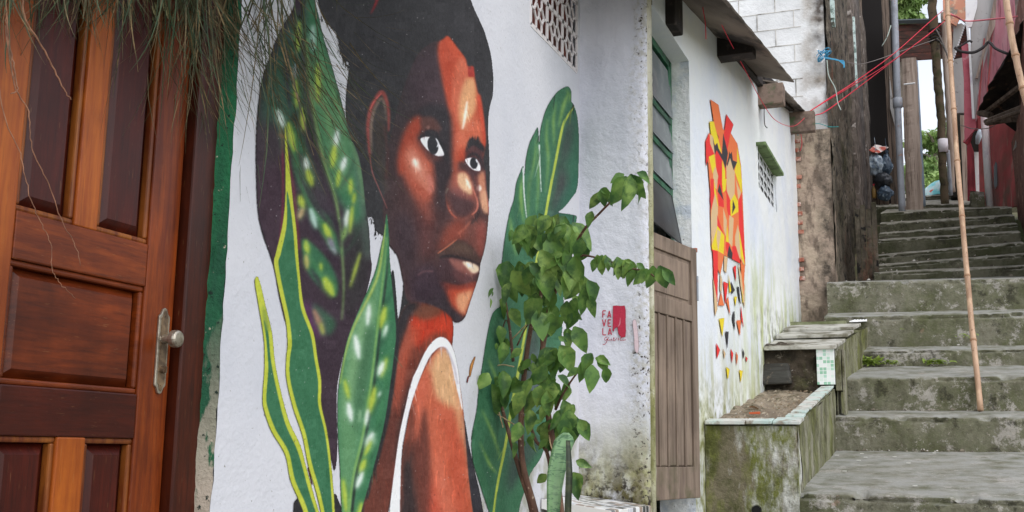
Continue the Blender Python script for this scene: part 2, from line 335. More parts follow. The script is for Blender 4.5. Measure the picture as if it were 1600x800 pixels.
sootwall = mat('blackened_wall', A(108, 99, 86), [
    dict(c=A(62, 56, 46), s=1.8, lo=.42, hi=.58, st=(1, 1, .7), d=12, r=.75),
    dict(c=A(142, 132, 118), s=5, lo=.57, hi=.64, st=(1, 1, .6), d=12, r=.78),
    dict(c=A(60, 60, 36), s=1.2, lo=.5, hi=.66, a=.7),
    dict(c=A(132, 84, 62), s=.9, lo=.62, hi=.68, d=8, st=(1, 1, .5), a=.8),
    dict(c=A(28, 26, 24), s=7, lo=.56, hi=.62, d=9)], bump=[dict(s=10, k=1, dist_m=.05, d=10)])
grime = mat('grimy_planks', A(122, 106, 94), [dict(c=A(88, 76, 66), s=4, lo=.4, hi=.6, st=(3, 3, .2)), dict(c=A(52, 44, 38), s=12, lo=.54, hi=.66, st=(3, 3, .15), d=8)], bump=[dict(s=30, st=(3, 3, .2), k=.5)])
greyplank = mat('grey_plank', A(166, 150, 138), [dict(c=A(128, 112, 100), s=5, lo=.42, hi=.62, st=(3, 3, .15)), dict(c=A(92, 78, 68), s=18, lo=.56, hi=.68, st=(3, 3, .1), d=8)], bump=[dict(s=30, st=(3, 3, .15), k=.4)])
pipe_m = mat('grey_pipe', A(150, 155, 164), [dict(c=A(130, 134, 140), s=6, lo=.5, hi=.65), dict(c=A(150, 120, 110), s=9, lo=.62, hi=.68)], rough=.5)
whitepipe = mat('white_pipe', A(226, 232, 246), [dict(c=A(196, 190, 200), s=4, lo=.55, hi=.7)], rough=.45)
redw = mat('weathered_red_wall', A(188, 98, 98), [dict(c=A(164, 80, 80), s=3, lo=.42, hi=.62, st=(1, 1, .3)), dict(c=A(176, 150, 140), s=4, lo=.58, hi=.68, st=(2, 2, .25), d=8), dict(c=A(112, 96, 84), s=3, lo=.42, hi=.58, z=(5.6, 4.6), wob=1.2, a=.8)], bump=[dict(s=20, k=.4)])
red_deep = mat('deep_red_boards', A(184, 66, 78), [dict(c=A(128, 40, 50), s=5, lo=.42, hi=.6, st=(1, 1, .3)), dict(c=A(190, 170, 164), s=5, lo=.64, hi=.7, st=(2, 2, .2))])
pinkw = mat('faded_pink_boards', A(206, 138, 148), [dict(c=A(216, 168, 174), s=3, lo=.45, hi=.62, st=(2, 2, .2)), dict(c=A(160, 150, 146), s=4, lo=.56, hi=.64, st=(2, 2, .2), d=8), dict(c=A(150, 84, 94), s=8, lo=.54, hi=.64, st=(2, 2, .12))])
greyboard = mat('grey_fibre_board', A(176, 174, 172), [dict(c=A(146, 144, 142), s=2, lo=.42, hi=.62, st=(1, 1, .3)), dict(c=A(110, 104, 100), s=8, lo=.6, hi=.68)])
rust_m = mat('rusted_tin', A(52, 44, 38), [dict(c=A(26, 24, 22), s=5, lo=.4, hi=.6), dict(c=A(96, 70, 56), s=8, lo=.58, hi=.66)], bump=[dict(s=20, k=.5)])
brownw = mat('brown_rusty_wall', A(136, 96, 84), [dict(c=A(108, 70, 58), s=3, lo=.42, hi=.6, st=(1, 1, .3)), dict(c=A(170, 140, 126), s=6, lo=.58, hi=.66), dict(c=A(70, 50, 44), s=10, lo=.58, hi=.66)], bump=[dict(s=20, k=.5)])
dark_red = mat('dark_red_boards', A(78, 48, 42), [dict(c=A(52, 40, 34), s=4, lo=.4, hi=.6, st=(1, .3, 4)), dict(c=A(104, 56, 44), s=9, lo=.55, hi=.65, st=(1, .3, 4))])
orange_b = mat('faded_orange_boards', A(214, 150, 124), [dict(c=A(150, 140, 128), s=6, lo=.5, hi=.6), dict(c=A(230, 190, 160), s=9, lo=.55, hi=.65)])
darkhouse = mat('dark_shack', A(46, 44, 38), [dict(c=A(28, 28, 24), s=3, lo=.4, hi=.6), dict(c=A(70, 72, 56), s=5, lo=.58, hi=.66)])
shutter_m = mat('pale_shutter', A(206, 226, 222), [dict(c=A(120, 140, 134), s=14, lo=.5, hi=.6)])
cream_m = mat('cream_shutter', A(206, 192, 170), [dict(c=A(160, 146, 126), s=6, lo=.5, hi=.62, st=(1, 1, .3))])
red_wire = mat('red_wire', A(206, 52, 72)); pink_wire = mat('pink_wire', A(226, 120, 130)); cable_m = mat('dark_cable', A(60, 58, 58)); grey_wire = mat('grey_wire', A(130, 124, 120))
blue_rope = mat('blue_rope', A(74, 150, 186)); pale_cord = mat('pale_cord', A(164, 176, 168)); teal_cord = mat('teal_cord', A(40, 140, 140))
bag_grey = mat('grey_plastic_bag', A(190, 204, 214), [dict(c=A(96, 112, 128), s=9, lo=.42, hi=.6)], rough=.25)
bag_blue = mat('dark_blue_bag', A(66, 82, 98), [dict(c=A(170, 190, 206), s=16, lo=.58, hi=.66)], rough=.25)
bag_dark = mat('dark_plastic_bag', A(62, 66, 72), [dict(c=A(38, 40, 44), s=9, lo=.42, hi=.6)], rough=.3)
sheet_red = mat('red_white_sheet', A(178, 90, 76), [dict(c=A(220, 206, 200), s=8, lo=.5, hi=.56)])
bottle_m = mat('amber_bottle', A(132, 104, 54), rough=.3)
tarp_m = mat('turquoise_tarp', A(120, 206, 212), [dict(c=A(204, 234, 240), s=2.5, lo=.50, hi=.58), dict(c=A(226, 96, 70), s=4.2, lo=.66, hi=.68), dict(c=A(60, 110, 120), s=4, lo=.64, hi=.68)], rough=.4)
treeleaf = mat('tree_leaf', A(176, 200, 130, 1), [dict(c=A(136, 164, 100, 1), s=.7, lo=.42, hi=.6), dict(c=A(190, 206, 140, 1), s=1.1, lo=.55, hi=.66)], rough=.6, transl=.35)
bark_m = mat('grey_bark', A(128, 118, 108), [dict(c=A(84, 74, 64), s=5, lo=.45, hi=.62, st=(1, 1, .4)), dict(c=A(170, 164, 156), s=8, lo=.58, hi=.66)], bump=[dict(s=20, k=.6)])
bark_d = mat('mossy_bark', A(96, 82, 64), [dict(c=A(70, 68, 42), s=4, lo=.45, hi=.62), dict(c=A(50, 42, 34), s=9, lo=.55, hi=.66)], bump=[dict(s=20, k=.6)])
earth_m = mat('earth_slope', A(96, 92, 66), [dict(c=A(72, 82, 44), s=.8, lo=.42, hi=.6), dict(c=A(120, 104, 84), s=2, lo=.55, hi=.65)])
snake_l = mat('banded_leaf', A(112, 146, 102), [dict(c=A(66, 100, 70), s=26, lo=.50, hi=.58, st=(1, 1, 3.2), d=4, dist=1.2, a=.85), dict(c=A(136, 166, 122), s=8, lo=.45, hi=.6, a=.4)], rough=.4)
snake_d = mat('dark_banded_leaf', A(40, 48, 34), [dict(c=A(66, 72, 48), s=18, lo=.5, hi=.6, st=(1, 1, 2.5), a=.7)], rough=.4)
weed_m = mat('weed_leaf', A(132, 152, 66), rough=.6, transl=.3)
lintel_g = mat('green_slab', A(116, 138, 92), [dict(c=A(84, 100, 66), s=9, lo=.45, hi=.6)], bump=[dict(s=30, k=.4)])

# ------------------------------------------------------------------ painting toolkit (raster of sprayed paint in wall units)
class Raster:
    def __init__(s, u0, v0, u1, v1, S=2):
        s.u0, s.v0, s.S = u0, v0, S; s.w = int((u1-u0)*S); s.h = int((v1-v0)*S)
        s.rgb = np.zeros((s.h, s.w, 3), np.float32); s.a = np.zeros((s.h, s.w), np.float32); s.clip = None
    def mask(s, P, blur=.4):
        P = np.array([((x-s.u0)*s.S, (y-s.v0)*s.S) for x, y in P]); pad = int(blur*s.S*3)+2
        x0 = max(0, int(P[:, 0].min())-pad); x1 = min(s.w, int(P[:, 0].max())+pad+1); y0 = max(0, int(P[:, 1].min())-pad); y1 = min(s.h, int(P[:, 1].max())+pad+1)
        if x1 <= x0 or y1 <= y0: return None
        W, H = x1-x0, y1-y0; xs = np.arange(W)+x0+.5; m = np.zeros((H, W), bool); n = len(P)
        ys = np.arange(H)+y0+.5
        for i in range(n):
            (ax, ay), (bx, by) = P[i], P[(i+1) % n]
            if ay == by: continue
            rows = np.nonzero((ys >= min(ay, by)) & (ys < max(ay, by)))[0]
            if not len(rows): continue
            xi = ax+(ys[rows]-ay)*(bx-ax)/(by-ay)
            m[rows] ^= xs[None, :] < xi[:, None]
        m = m.astype(np.float32); r = int(round(blur*s.S))
        for _ in range(3 if r > 1 else (1 if r == 1 else 0)):
            for ax in (0, 1):
                c = np.cumsum(np.pad(m, [(r+1, r) if k == ax else (0, 0) for k in (0, 1)]), axis=ax)
                k = 2*r+1; m = ((c[k:] - c[:-k]) if ax == 0 else (c[:, k:]-c[:, :-k]))/k
        return x0, x1, y0, y1, m
    def fill(s, P, col, blur=.4, a=1, base=False, clip=None, smooth=True):
        if smooth and len(P) > 4: P = curve(P)
        q = s.mask(P, blur)
        if q is None: return
        x0, x1, y0, y1, m = q; m = m*a
        if clip is not None: m = m*clip[y0:y1, x0:x1]
        c = np.asarray(col, np.float32)
        m3 = m[..., None]; s.rgb[y0:y1, x0:x1] = s.rgb[y0:y1, x0:x1]*(1-m3)+c*m3
        s.a[y0:y1, x0:x1] = np.maximum(s.a[y0:y1, x0:x1], m) if (base or clip is None) else s.a[y0:y1, x0:x1]
        return q
    def full(s, P, blur=.4, smooth=True):
        M = np.zeros((s.h, s.w), np.float32); q = s.mask(curve(P) if smooth else P, blur); x0, x1, y0, y1, m = q; M[y0:y1, x0:x1] = m; return M
    def line(s, P, wd, col, blur=.4, a=1, clip=None):
        P = [np.array(p, float) for p in curve(P, closed=False)]; n = len(P); L_ = []; R_ = []
        for i in range(n):
            t = P[min(i+1, n-1)]-P[max(i-1, 0)]; t /= (np.linalg.norm(t)+1e-9); nn = np.array([-t[1], t[0]])
            f = i/(n-1); ww = (np.interp(f, np.linspace(0, 1, len(wd)), wd) if hasattr(wd, '__len__') else wd)/2
            L_.append(P[i]+nn*ww); R_.append(P[i]-nn*ww)
        s.fill([tuple(p) for p in L_+R_[::-1]], col, blur, a, clip=clip, smooth=False)
    def blob(s, x, y, rx, ry, col, ang=0, blur=None, a=1, clip=None):
        ca, sa = math.cos(R(ang)), math.sin(R(ang)); P = []
        for k in range(20):
            t = 2*math.pi*k/20; p, q = rx*math.cos(t), ry*math.sin(t); P.append((x+p*ca-q*sa, y+p*sa+q*ca))
        s.fill(P, col, min(rx, ry)*.45 if blur is None else blur, a, clip=clip, smooth=False)
def curve(P, n=5, closed=True):
    P = np.array(P, float); m = len(P); out = []
    if m < 3: return [tuple(p) for p in P]
    rg = range(m) if closed else range(m-1)
    for i in rg:
        if closed: p0, p1, p2, p3 = P[(i-1) % m], P[i], P[(i+1) % m], P[(i+2) % m]
        else: p0, p1, p2, p3 = P[max(i-1, 0)], P[i], P[i+1], P[min(i+2, m-1)]
        for k in range(n):
            t = k/n; out.append(tuple(.5*((2*p1)+(p2-p0)*t+(2*p0-5*p1+4*p2-p3)*t*t+(3*p1-p0-3*p2+p3)*t**3)))
    if not closed: out.append(tuple(P[-1]))
    return out

def sheet(name, parent, ras, ax, val, u0, u1, nu, z0, z1, nzr, vmid, off, m, k=1.15):
    """paint film: a fine world-space grid on the wall, coloured per vertex, kept only where there is paint"""
    if ax == 'X': S_ = np.array([pt(u, vmid, 'X', val)[1] for u in np.linspace(u0, u1, nu)])
    else: S_ = np.array([pt(u, vmid, 'Y', val)[0] for u in np.linspace(u0, u1, nu)])
    Z_ = np.linspace(z0, z1, nzr); SS, ZZ = np.meshgrid(S_, Z_)
    P = np.stack([np.full_like(SS, val), SS, ZZ], -1) if ax == 'X' else np.stack([SS, np.full_like(SS, val), ZZ], -1)
    u, v = project(P); a_ = (u-ras.u0)*ras.S-.5; b_ = (v-ras.v0)*ras.S-.5
    ok = (a_ >= 0) & (a_ < ras.w-1.01) & (b_ >= 0) & (b_ < ras.h-1.01)
    a_ = np.clip(a_, 0, ras.w-1.01); b_ = np.clip(b_, 0, ras.h-1.01)
    ia = a_.astype(int); ib = b_.astype(int); fa = (a_-ia)[..., None]; fb = (b_-ib)[..., None]
    pre = np.concatenate([ras.rgb*1.0, ras.a[..., None]], -1)
    q = (pre[ib, ia]*(1-fa)+pre[ib, ia+1]*fa)*(1-fb)+(pre[ib+1, ia]*(1-fa)+pre[ib+1, ia+1]*fa)*fb
    al = q[..., 3]*ok
    fm = (al[:-1, :-1]+al[1:, :-1]+al[:-1, 1:]+al[1:, 1:])/4 > .5
    idx = np.arange(nzr*nu).reshape(nzr, nu)
    quads = np.stack([idx[:-1, :-1][fm], idx[:-1, 1:][fm], idx[1:, 1:][fm], idx[1:, :-1][fm]], -1)
    if ax == 'Y': pass
    used = np.unique(quads); remap = np.full(nzr*nu, -1); remap[used] = np.arange(len(used))
    PP = P.reshape(-1, 3)[used].copy(); PP[:, 0 if ax == 'X' else 1] += off
    qq = q[..., :3].reshape(-1, 3)[used]; qq = qq*.98+qq.mean(1, keepdims=True)*.02
    colr = np.clip(lin(qq)*k, 0, .85)
    me = bpy.data.meshes.new(name); me.vertices.add(len(PP)); me.vertices.foreach_set('co', PP.astype(np.float32).ravel())
    nf = len(quads); me.loops.add(nf*4); me.loops.foreach_set('vertex_index', remap[quads].astype(np.int32).ravel())
    me.polygons.add(nf); me.polygons.foreach_set('loop_start', (np.arange(nf)*4).astype(np.int32)); me.polygons.foreach_set('loop_total', np.full(nf, 4, np.int32))
    at = me.color_attributes.new('paint', 'FLOAT_COLOR', 'POINT')
    at.data.foreach_set('color', np.concatenate([colr, np.ones((len(PP), 1))], 1).astype(np.float32).ravel())
    me.update(); me.validate(); me.materials.append(m)
    o = bpy.data.objects.new(name, me); C.objects.link(o); o.parent = parent; o.matrix_parent_inverse = Matrix.Translation(-parent.location)
    return o

# ------------------------------------------------------------------ the painted figure and leaves (main mural)
def paint_main():
    r = Raster(384, -260, 915, 880)
    dk = (43, 42, 44)
    # small black shapes at the bottom
    r.fill([(452, 900), (458, 785), (466, 775), (480, 800), (490, 880)], (36, 34, 36), smooth=False)
    r.fill([(515, 770), (524, 772), (532, 792), (536, 880), (515, 880)], (36, 34, 36), smooth=False)
    # ---------------- leaf A (dark, spotted)
    LA = [(482, -120), (474, -60), (464, -15), (456, 16), (437, 47), (421, 87), (408, 126), (402, 168), (399, 216), (399, 269), (402, 334), (411, 371), (426, 415), (436, 467), (450, 520), (480, 600), (500, 660), (515, 710), (522, 735), (526, 700), (525, 617), (531, 575), (543, 527), (558, 491), (572, 455), (580, 419), (578, 400), (576, 361), (571, 321), (566, 277), (558, 237), (545, 206), (529, 144), (516, 97), (505, 60), (498, 29), (490, -10), (485, -80)]
    r.fill(LA, (50, 36, 46)); ca = r.full(LA)
    g1, g2, yg, wt = (52, 104, 70), (78, 122, 78), (168, 182, 62), (214, 220, 214)
    r.fill([(480, -40), (500, 30), (520, 100), (545, 200), (562, 260), (570, 330), (572, 400), (555, 380), (548, 340), (532, 320), (518, 290), (500, 240), (488, 190), (480, 120), (476, 40)], g1, 5, clip=ca)
    r.fill([(490, 60), (505, 90), (530, 170), (548, 240), (540, 300), (522, 280), (508, 230), (492, 170), (486, 110)], (88, 128, 86), 6, .7, clip=ca)
    r.fill([(440, 60), (470, 20), (480, 100), (476, 160), (440, 200), (412, 190), (415, 130)], (44, 84, 64), 7, .9, clip=ca)
    r.fill([(412, 130), (440, 150), (436, 240), (412, 260), (404, 200)], (46, 70, 58), 7, .7, clip=ca)
    r.fill([(452, 190), (470, 210), (492, 270), (530, 375), (536, 400), (505, 372), (478, 320), (458, 262)], (48, 96, 62), 4, .95, clip=ca)
    r.fill([(466, 236), (500, 290), (520, 330), (500, 330), (478, 300)], (60, 40, 56), 4, .8, clip=ca)
    r.fill([(470, 376), (486, 380), (512, 408), (527, 442), (522, 464), (498, 448), (478, 420)], (44, 92, 62), 2, clip=ca)
    r.fill([(486, 474), (508, 488), (524, 505), (512, 524), (494, 505)], (46, 84, 60), 3, .9, clip=ca)
    r.fill([(474, 470), (496, 490), (505, 520), (490, 525), (472, 500)], (86, 40, 84), 5, .7, clip=ca)
    r.fill([(540, 380), (575, 340), (578, 400), (572, 455), (548, 492), (538, 480)], (40, 36, 38), 6, .9, clip=ca)
    r.fill([(555, 225), (566, 280), (572, 330), (578, 400), (570, 400), (560, 330), (552, 270)], (84, 104, 92), 4, .55, clip=ca)
    r.fill([(404, 200), (440, 210), (440, 380), (420, 400), (400, 300)], (58, 40, 50), 8, .7, clip=ca)
    for x in (470, 476, 483): r.line([(x-16, 60), (x-8, 150), (x, 230)], 2, (36, 52, 40), 1, .7, clip=ca)
    r.line([(438, 195), (441, 260), (440, 340), (433, 400)], 3, (112, 28, 50), 1, .8, clip=ca)
    r.line([(447, 240), (458, 300), (466, 390)], 4, (120, 40, 56), 1.5, .7, clip=ca)
    # midrib and side veins
    r.line([(476, 60), (481, 130), (491, 195), (505, 256), (524, 316), (533, 390), (536, 450), (533, 500)], [8, 9, 8, 6, 4, 3, 2], (112, 146, 84), 1.4, .9, clip=ca)
    r.line([(472, 60), (477, 130), (487, 195), (501, 256), (520, 316), (530, 390)], [6, 7, 8, 6, 3, 1], (46, 40, 44), 1.4, .8, clip=ca)
    for P in ([(505, 250), (520, 230), (536, 190)], [(520, 300), (540, 280), (556, 240)], [(528, 350), (546, 330), (562, 290)], [(533, 400), (550, 380), (568, 340)]):
        r.line(P, [2, 5, 2], (40, 62, 48), 2.2, .6, clip=ca)
    def spot(x0, y0, x1, y1, wd, c, a=.95, bl=1.0):
        r.line([(x0, y0-3), ((x0+x1)/2, (y0+y1)/2), (x1, y1+3)], [wd*.8, wd*1.9, wd*.8], tuple(.45*p+.55*q for p, q in zip(c, g1)), 2.6, .6, clip=ca)
        r.line([(x0, y0), ((x0+x1)/2, (y0+y1)/2), (x1, y1)], [wd*.5, wd*1.1, wd*.3], c, bl*1.5, a*.92, clip=ca)
    for P in ([(545, 215), (560, 262), (568, 320)], [(510, 110), (528, 170), (540, 220)], [(500, 120), (512, 190), (526, 240)]): r.line(P, [2, 7, 2], (110, 152, 96), 2, .55, clip=ca)
    for P in ([(450, 215), (480, 300), (512, 352)], [(455, 250), (484, 318), (520, 372)], [(478, 392), (500, 428), (522, 452)], [(420, 150), (436, 190), (440, 240)]): r.line(P, [2, 8, 2], (66, 122, 76), 2.2, .6, clip=ca)
    for P in ([(462, 262), (492, 322), (524, 362)], [(470, 330), (498, 372), (526, 412)], [(484, 420), (506, 452), (524, 476)], [(450, 60), (446, 110), (452, 170)], [(500, 320), (524, 350), (532, 386)]): r.line(P, [2, 9, 3], (44, 30, 44), 2, .75, clip=ca)
    for q in [(526, 204, 523, 232, 8, wt), (522, 228, 518, 262, 9, yg), (539, 246, 532, 268, 8, wt), (529, 266, 526, 292, 6, yg), (547, 280, 547, 304, 6, yg), (553, 302, 551, 318, 5, yg),
              (543, 328, 539, 358, 8, wt), (550, 322, 545, 364, 5, yg), (540, 355, 534, 375, 6, (120, 150, 80)), (449, 192, 459, 236, 9, yg), (432, 172, 442, 198, 9, wt), (476, 246, 480, 268, 7, wt),
              (479, 266, 487, 290, 9, yg), (467, 306, 473, 326, 9, yg), (472, 326, 466, 342, 8, (176, 150, 110)), (484, 326, 493, 356, 8, (170, 196, 186)), (505, 350, 517, 376, 9, yg), (514, 378, 524, 396, 6, (150, 150, 160)), (476, 376, 481, 394, 6, yg),
              (466, 34, 464, 80, 8, (150, 160, 60)), (495, 100, 496, 160, 8, (160, 174, 66)), (488, 40, 488, 80, 8, (150, 176, 164)), (461, 125, 463, 168, 7, (156, 166, 62)), (471, 168, 473, 204, 7, (160, 170, 62)), (460, 100, 461, 122, 6, (150, 150, 160)),
              (475, 382, 480, 396, 5, yg), (477, 398, 479, 420, 7, (172, 160, 90)), (500, 411, 501, 423, 4, yg), (505, 434, 520, 462, 12, yg), (562, 396, 546, 448, 4, (170, 180, 66)), (489, 484, 505, 520, 8, (150, 110, 90)), (500, 505, 504, 522, 5, (150, 150, 70)),
              (512, 372, 520, 386, 8, (110, 106, 120)), (434, 210, 448, 216, 4, (130, 90, 60))]: spot(*q)
    r.line([(402, 170), (399, 216), (399, 269), (402, 334), (411, 371), (426, 415), (436, 467)], 2.2, (34, 30, 34), .6, clip=ca)
    # ---------------- leaf E and D (yellow edged)
    gr, ye = (48, 100, 68), (172, 178, 56)
    LE = [(400, 432), (397, 442), (403, 479), (411, 530), (412, 572), (409, 620), (411, 640), (423, 674), (444, 710), (453, 752), (471, 794), (492, 860), (530, 880), (508, 830), (492, 782), (477, 728), (468, 695), (450, 656), (435, 599), (428, 560), (424, 520), (414, 478), (405, 440)]
    r.fill(LE, ye, .5)
    r.fill([(411, 500), (415, 530), (418, 575), (415, 620), (418, 640), (430, 672), (450, 706), (460, 750), (478, 792), (498, 860), (520, 880), (486, 782), (472, 732), (462, 700), (444, 660), (430, 604), (422, 562), (418, 520)], gr, .6, clip=r.full(LE))
    r.line([(410, 478), (414, 500), (417, 518)], [2, 8, 6], (110, 130, 60), 2, .8, clip=r.full(LE))
    LD = [(444, 200), (445, 295), (441, 347), (430, 395), (427, 412), (435, 455), (445, 500), (448, 536), (446, 560), (446, 590), (456, 635), (471, 680), (480, 725), (493, 770), (502, 810), (515, 880), (524, 880), (522, 800), (517, 728), (510, 674), (501, 632), (501, 595), (495, 560), (489, 521), (474, 479), (468, 434), (465, 400), (462, 358), (456, 308), (447, 220)]
    r.fill(LD, ye, .5); cd = r.full(LD)
    r.fill([(447, 300), (447, 350), (438, 395), (434, 412), (441, 452), (451, 498), (455, 536), (452, 560), (452, 590), (462, 633), (477, 678), (486, 723), (499, 768), (508, 810), (519, 870), (518, 800), (513, 728), (506, 674), (496, 632), (496, 597), (490, 560), (484, 523), (469, 481), (464, 436), (460, 400), (457, 360), (452, 320)], gr, .6, clip=cd)
    r.line([(480, 730), (484, 745), (487, 758)], 1.6, (90, 40, 30), .3)
    # ---------------- hair / head silhouette
    HD = [(503, 24), (512, 38), (527, 55), (530, 76), (537, 95), (545, 102), (540, 150), (542, 200), (558, 240), (566, 280), (572, 334), (582, 340), (587, 360), (600, 370), (612, 384), (626, 401), (629, 415), (629, 451), (625, 484), (619, 520), (640, 540), (700, 500), (760, 340), (762, 190), (769, 150), (770, 125), (767, 90), (758, 55), (750, 35), (735, 0), (722, -60), (698, -130), (656, -185), (600, -205), (548, -180), (512, -120), (498, -60), (494, -20), (498, 10)]
    r.fill(HD, dk, .6); 
    for i in range(90):
        x, y = random.choice(HD[:7]+HD[10:15]); r.line([(x+random.uniform(-3, 8), y+random.uniform(-12, 12)), (x+random.uniform(-4, 3), y+random.uniform(-10, 18))], [1.6, .4], dk, .3)
    r.line([(594, -20), (586, 6), (578, 22)], [7, 4, 1], (132, 24, 30), 1)
    for P in ([(700, 30), (740, 60)], [(600, 30), (560, 90)], [(740, 90), (752, 160)]): r.line([P[0], P[1]], 26, (52, 50, 54), 9, .4)
    # ---------------- face
    FC = [(690, 62), (699, 57), (715, 77), (726, 92), (730, 104), (739, 104), (741, 122), (746, 145), (751, 152), (756, 190), (758, 222), (754, 246), (757, 271), (759, 301), (763, 323), (762, 345), (759, 375), (755, 395), (750, 412), (748, 429), (743, 445), (733, 475), (725, 497), (714, 504), (704, 500), (689, 489), (660, 480), (636, 470), (629, 440), (620, 400), (606, 380), (598, 340), (600, 300), (605, 240), (616, 190), (630, 140), (650, 90), (670, 70)]
    r.fill(FC, (64, 40, 40), 1.0); f = r.full(FC, 1.0); r_face = f
    r.fill([(598, 380), (600, 200), (640, 80), (680, 60), (680, 130), (660, 170), (630, 200), (614, 260), (612, 330)], (46, 40, 43), 12, .95, clip=f)
    r.fill([(640, 100), (680, 80), (700, 150), (706, 200), (680, 190), (650, 160), (636, 150)], (58, 44, 50), 8, .9, clip=f)
    r.fill([(683, 74), (698, 52), (716, 74), (735, 95), (750, 140), (758, 190), (762, 240), (742, 246), (706, 250), (703, 205), (698, 165), (689, 120)], (166, 64, 40), 2.2, clip=f)
    r.fill([(700, 52), (720, 76), (728, 95), (712, 90), (698, 72)], (176, 70, 44), 1.2, clip=f)
    r.fill([(708, 120), (716, 92), (727, 94), (731, 112), (728, 170), (718, 230), (708, 245), (704, 180)], (186, 96, 70), 2.5, .9, clip=f)
    r.fill([(704, 170), (711, 165), (716, 235), (712, 290), (702, 300), (700, 240)], (172, 74, 50), 3, .85, clip=f)
    r.fill([(729, 122), (742, 124), (744, 150), (742, 172), (732, 196), (722, 205), (716, 180), (718, 150), (724, 130)], (202, 148, 104), 2.6, .95, clip=f)
    r.fill([(722, 200), (742, 180), (752, 200), (752, 226), (726, 232), (716, 225)], (188, 96, 68), 3, .85, clip=f)
    r.line([(729, 158), (726, 180), (722, 202)], [2, 5, 2], (240, 222, 206), 1, clip=f)
    r.fill([(730, 104), (739, 104), (741, 120), (731, 120)], (150, 46, 38), .6, clip=f)
    r.line([(746, 150), (754, 190), (758, 228)], 5, (188, 66, 44), 1.3, .8, clip=f)
    # socket and brow, near eye
    r.fill([(640, 184), (660, 166), (684, 162), (702, 178), (706, 215), (704, 270), (700, 300), (688, 300), (694, 250), (680, 205), (658, 196)], (40, 36, 40), 3.5, .97, clip=f)
    r.fill([(634, 200), (646, 183), (656, 182), (660, 196), (652, 212), (644, 232), (636, 262), (624, 274), (620, 250), (626, 220)], (156, 60, 38), 3, .9, clip=f)
    r.fill([(656, 186), (672, 182), (684, 192), (688, 204), (672, 204), (660, 204)], (84, 52, 46), 2, .9, clip=f)
    r.fill([(630, 240), (645, 215), (656, 228), (668, 244), (684, 252), (676, 268), (676, 300), (668, 318), (654, 312), (640, 296), (628, 270)], (166, 76, 54), 4, .95, clip=f)
    r.fill([(636, 232), (648, 236), (660, 252), (674, 280), (672, 300), (660, 292), (644, 272), (634, 252)], (190, 116, 94), 4, .9, clip=f)
    r.line([(668, 274), (674, 290), (668, 300)], 6, (190, 112, 100), 2.5, .8, clip=f)
    r.blob(648, 254, 5, 7, (244, 222, 206), -20, 2, clip=f); r.blob(652, 262, 4, 6, (236, 200, 180), -30, 2, .7, clip=f)
    r.fill([(640, 290), (664, 306), (672, 325), (662, 340), (650, 322)], (150, 72, 54), 5, .7, clip=f)
    r.fill([(652, 217), (662, 206), (674, 203), (686, 212), (698, 238), (700, 256), (694, 252), (684, 226), (668, 214)], (34, 32, 36), 1.2, clip=f)
    r.fill([(664, 240), (676, 248), (690, 252), (700, 262), (702, 300), (692, 310), (684, 280), (676, 256)], (44, 34, 38), 3, .95, clip=f)
    r.fill([(656, 218), (664, 214), (676, 215), (684, 222), (693, 241), (686, 244), (676, 241), (664, 231)], (232, 228, 232), .5, clip=f)
    r.blob(675.5, 227, 8.6, 14.5, (36, 36, 40), -8, .5, clip=f); r.line([(680, 216), (684, 224), (682, 230)], [1, 2.6, 1], (216, 216, 220), .4, clip=f)
    r.blob(668, 199, 3, 3, (150, 110, 100), 0, 1.2, .6, clip=f)
    # nose
    r.fill([(700, 280), (712, 268), (728, 268), (738, 286), (744, 310), (742, 330), (728, 344), (712, 342), (700, 326), (695, 300)], (150, 78, 62), 2.5, clip=f)
    r.fill([(700, 300), (712, 300), (728, 308), (742, 316), (738, 332), (724, 342), (710, 338), (702, 322)], (66, 42, 44), 3, .97, clip=f)
    r.fill([(702, 296), (716, 292), (736, 304), (740, 314), (724, 310), (708, 304)], (120, 70, 66), 3, .8, clip=f)
    r.fill([(714, 274), (720, 270), (728, 272), (736, 290), (736, 304), (726, 300), (716, 290)], (206, 164, 128), 1.6, clip=f)
    r.line([(727, 279), (731, 288), (734, 295)], [2, 4, 2], (240, 226, 212), .8, clip=f)
    r.line([(699, 290), (696, 302), (698, 320), (705, 334), (713, 341)], [3, 3, 3, 2], (150, 76, 60), .7, clip=f)
    r.line([(695, 302), (699, 294)], 3, (200, 170, 140), .7, clip=f)
    r.line([(737, 292), (745, 314), (744, 328), (736, 336)], [2, 3, 2], (176, 100, 84), .7, clip=f)
    r.fill([(688, 250), (702, 250), (702, 300), (692, 330), (684, 310)], (42, 32, 36), 4, .8, clip=f)
    # far eye
    r.fill([(726, 250), (728, 234), (736, 226), (750, 226), (757, 240), (753, 262), (748, 274), (736, 272), (728, 264)], (70, 42, 44), 1.8, .97, clip=f)
    r.fill([(727, 238), (730, 222), (738, 214), (742, 219), (746, 214), (750, 222), (757, 232), (758, 242), (750, 234), (740, 228), (732, 232)], (36, 34, 38), .8, clip=f)
    for x in (732, 736, 740, 744): r.line([(x, 226), (x+2, 212)], [2, .5], (40, 36, 38), .3, clip=f)
    r.line([(728, 248), (738, 240), (748, 246), (754, 262)], [2, 4, 2], (34, 32, 36), .8, clip=f)
    r.fill([(726, 250), (731, 247), (741, 247), (748, 255), (750, 262), (749, 267), (740, 266), (731, 259)], (226, 222, 226), .5, clip=f)
    r.blob(739.5, 255, 6.2, 9, (36, 36, 40), -5, .5, clip=f); r.line([(743, 249), (745, 254)], 2, (214, 214, 218), .4, clip=f)
    r.fill([(745, 278), (756, 268), (762, 300), (764, 330), (756, 330), (748, 308)], (186, 120, 92), 2.2, .95, clip=f)
    r.fill([(752, 300), (760, 300), (763, 326), (757, 334), (751, 318)], (206, 156, 124), 2, .8, clip=f)
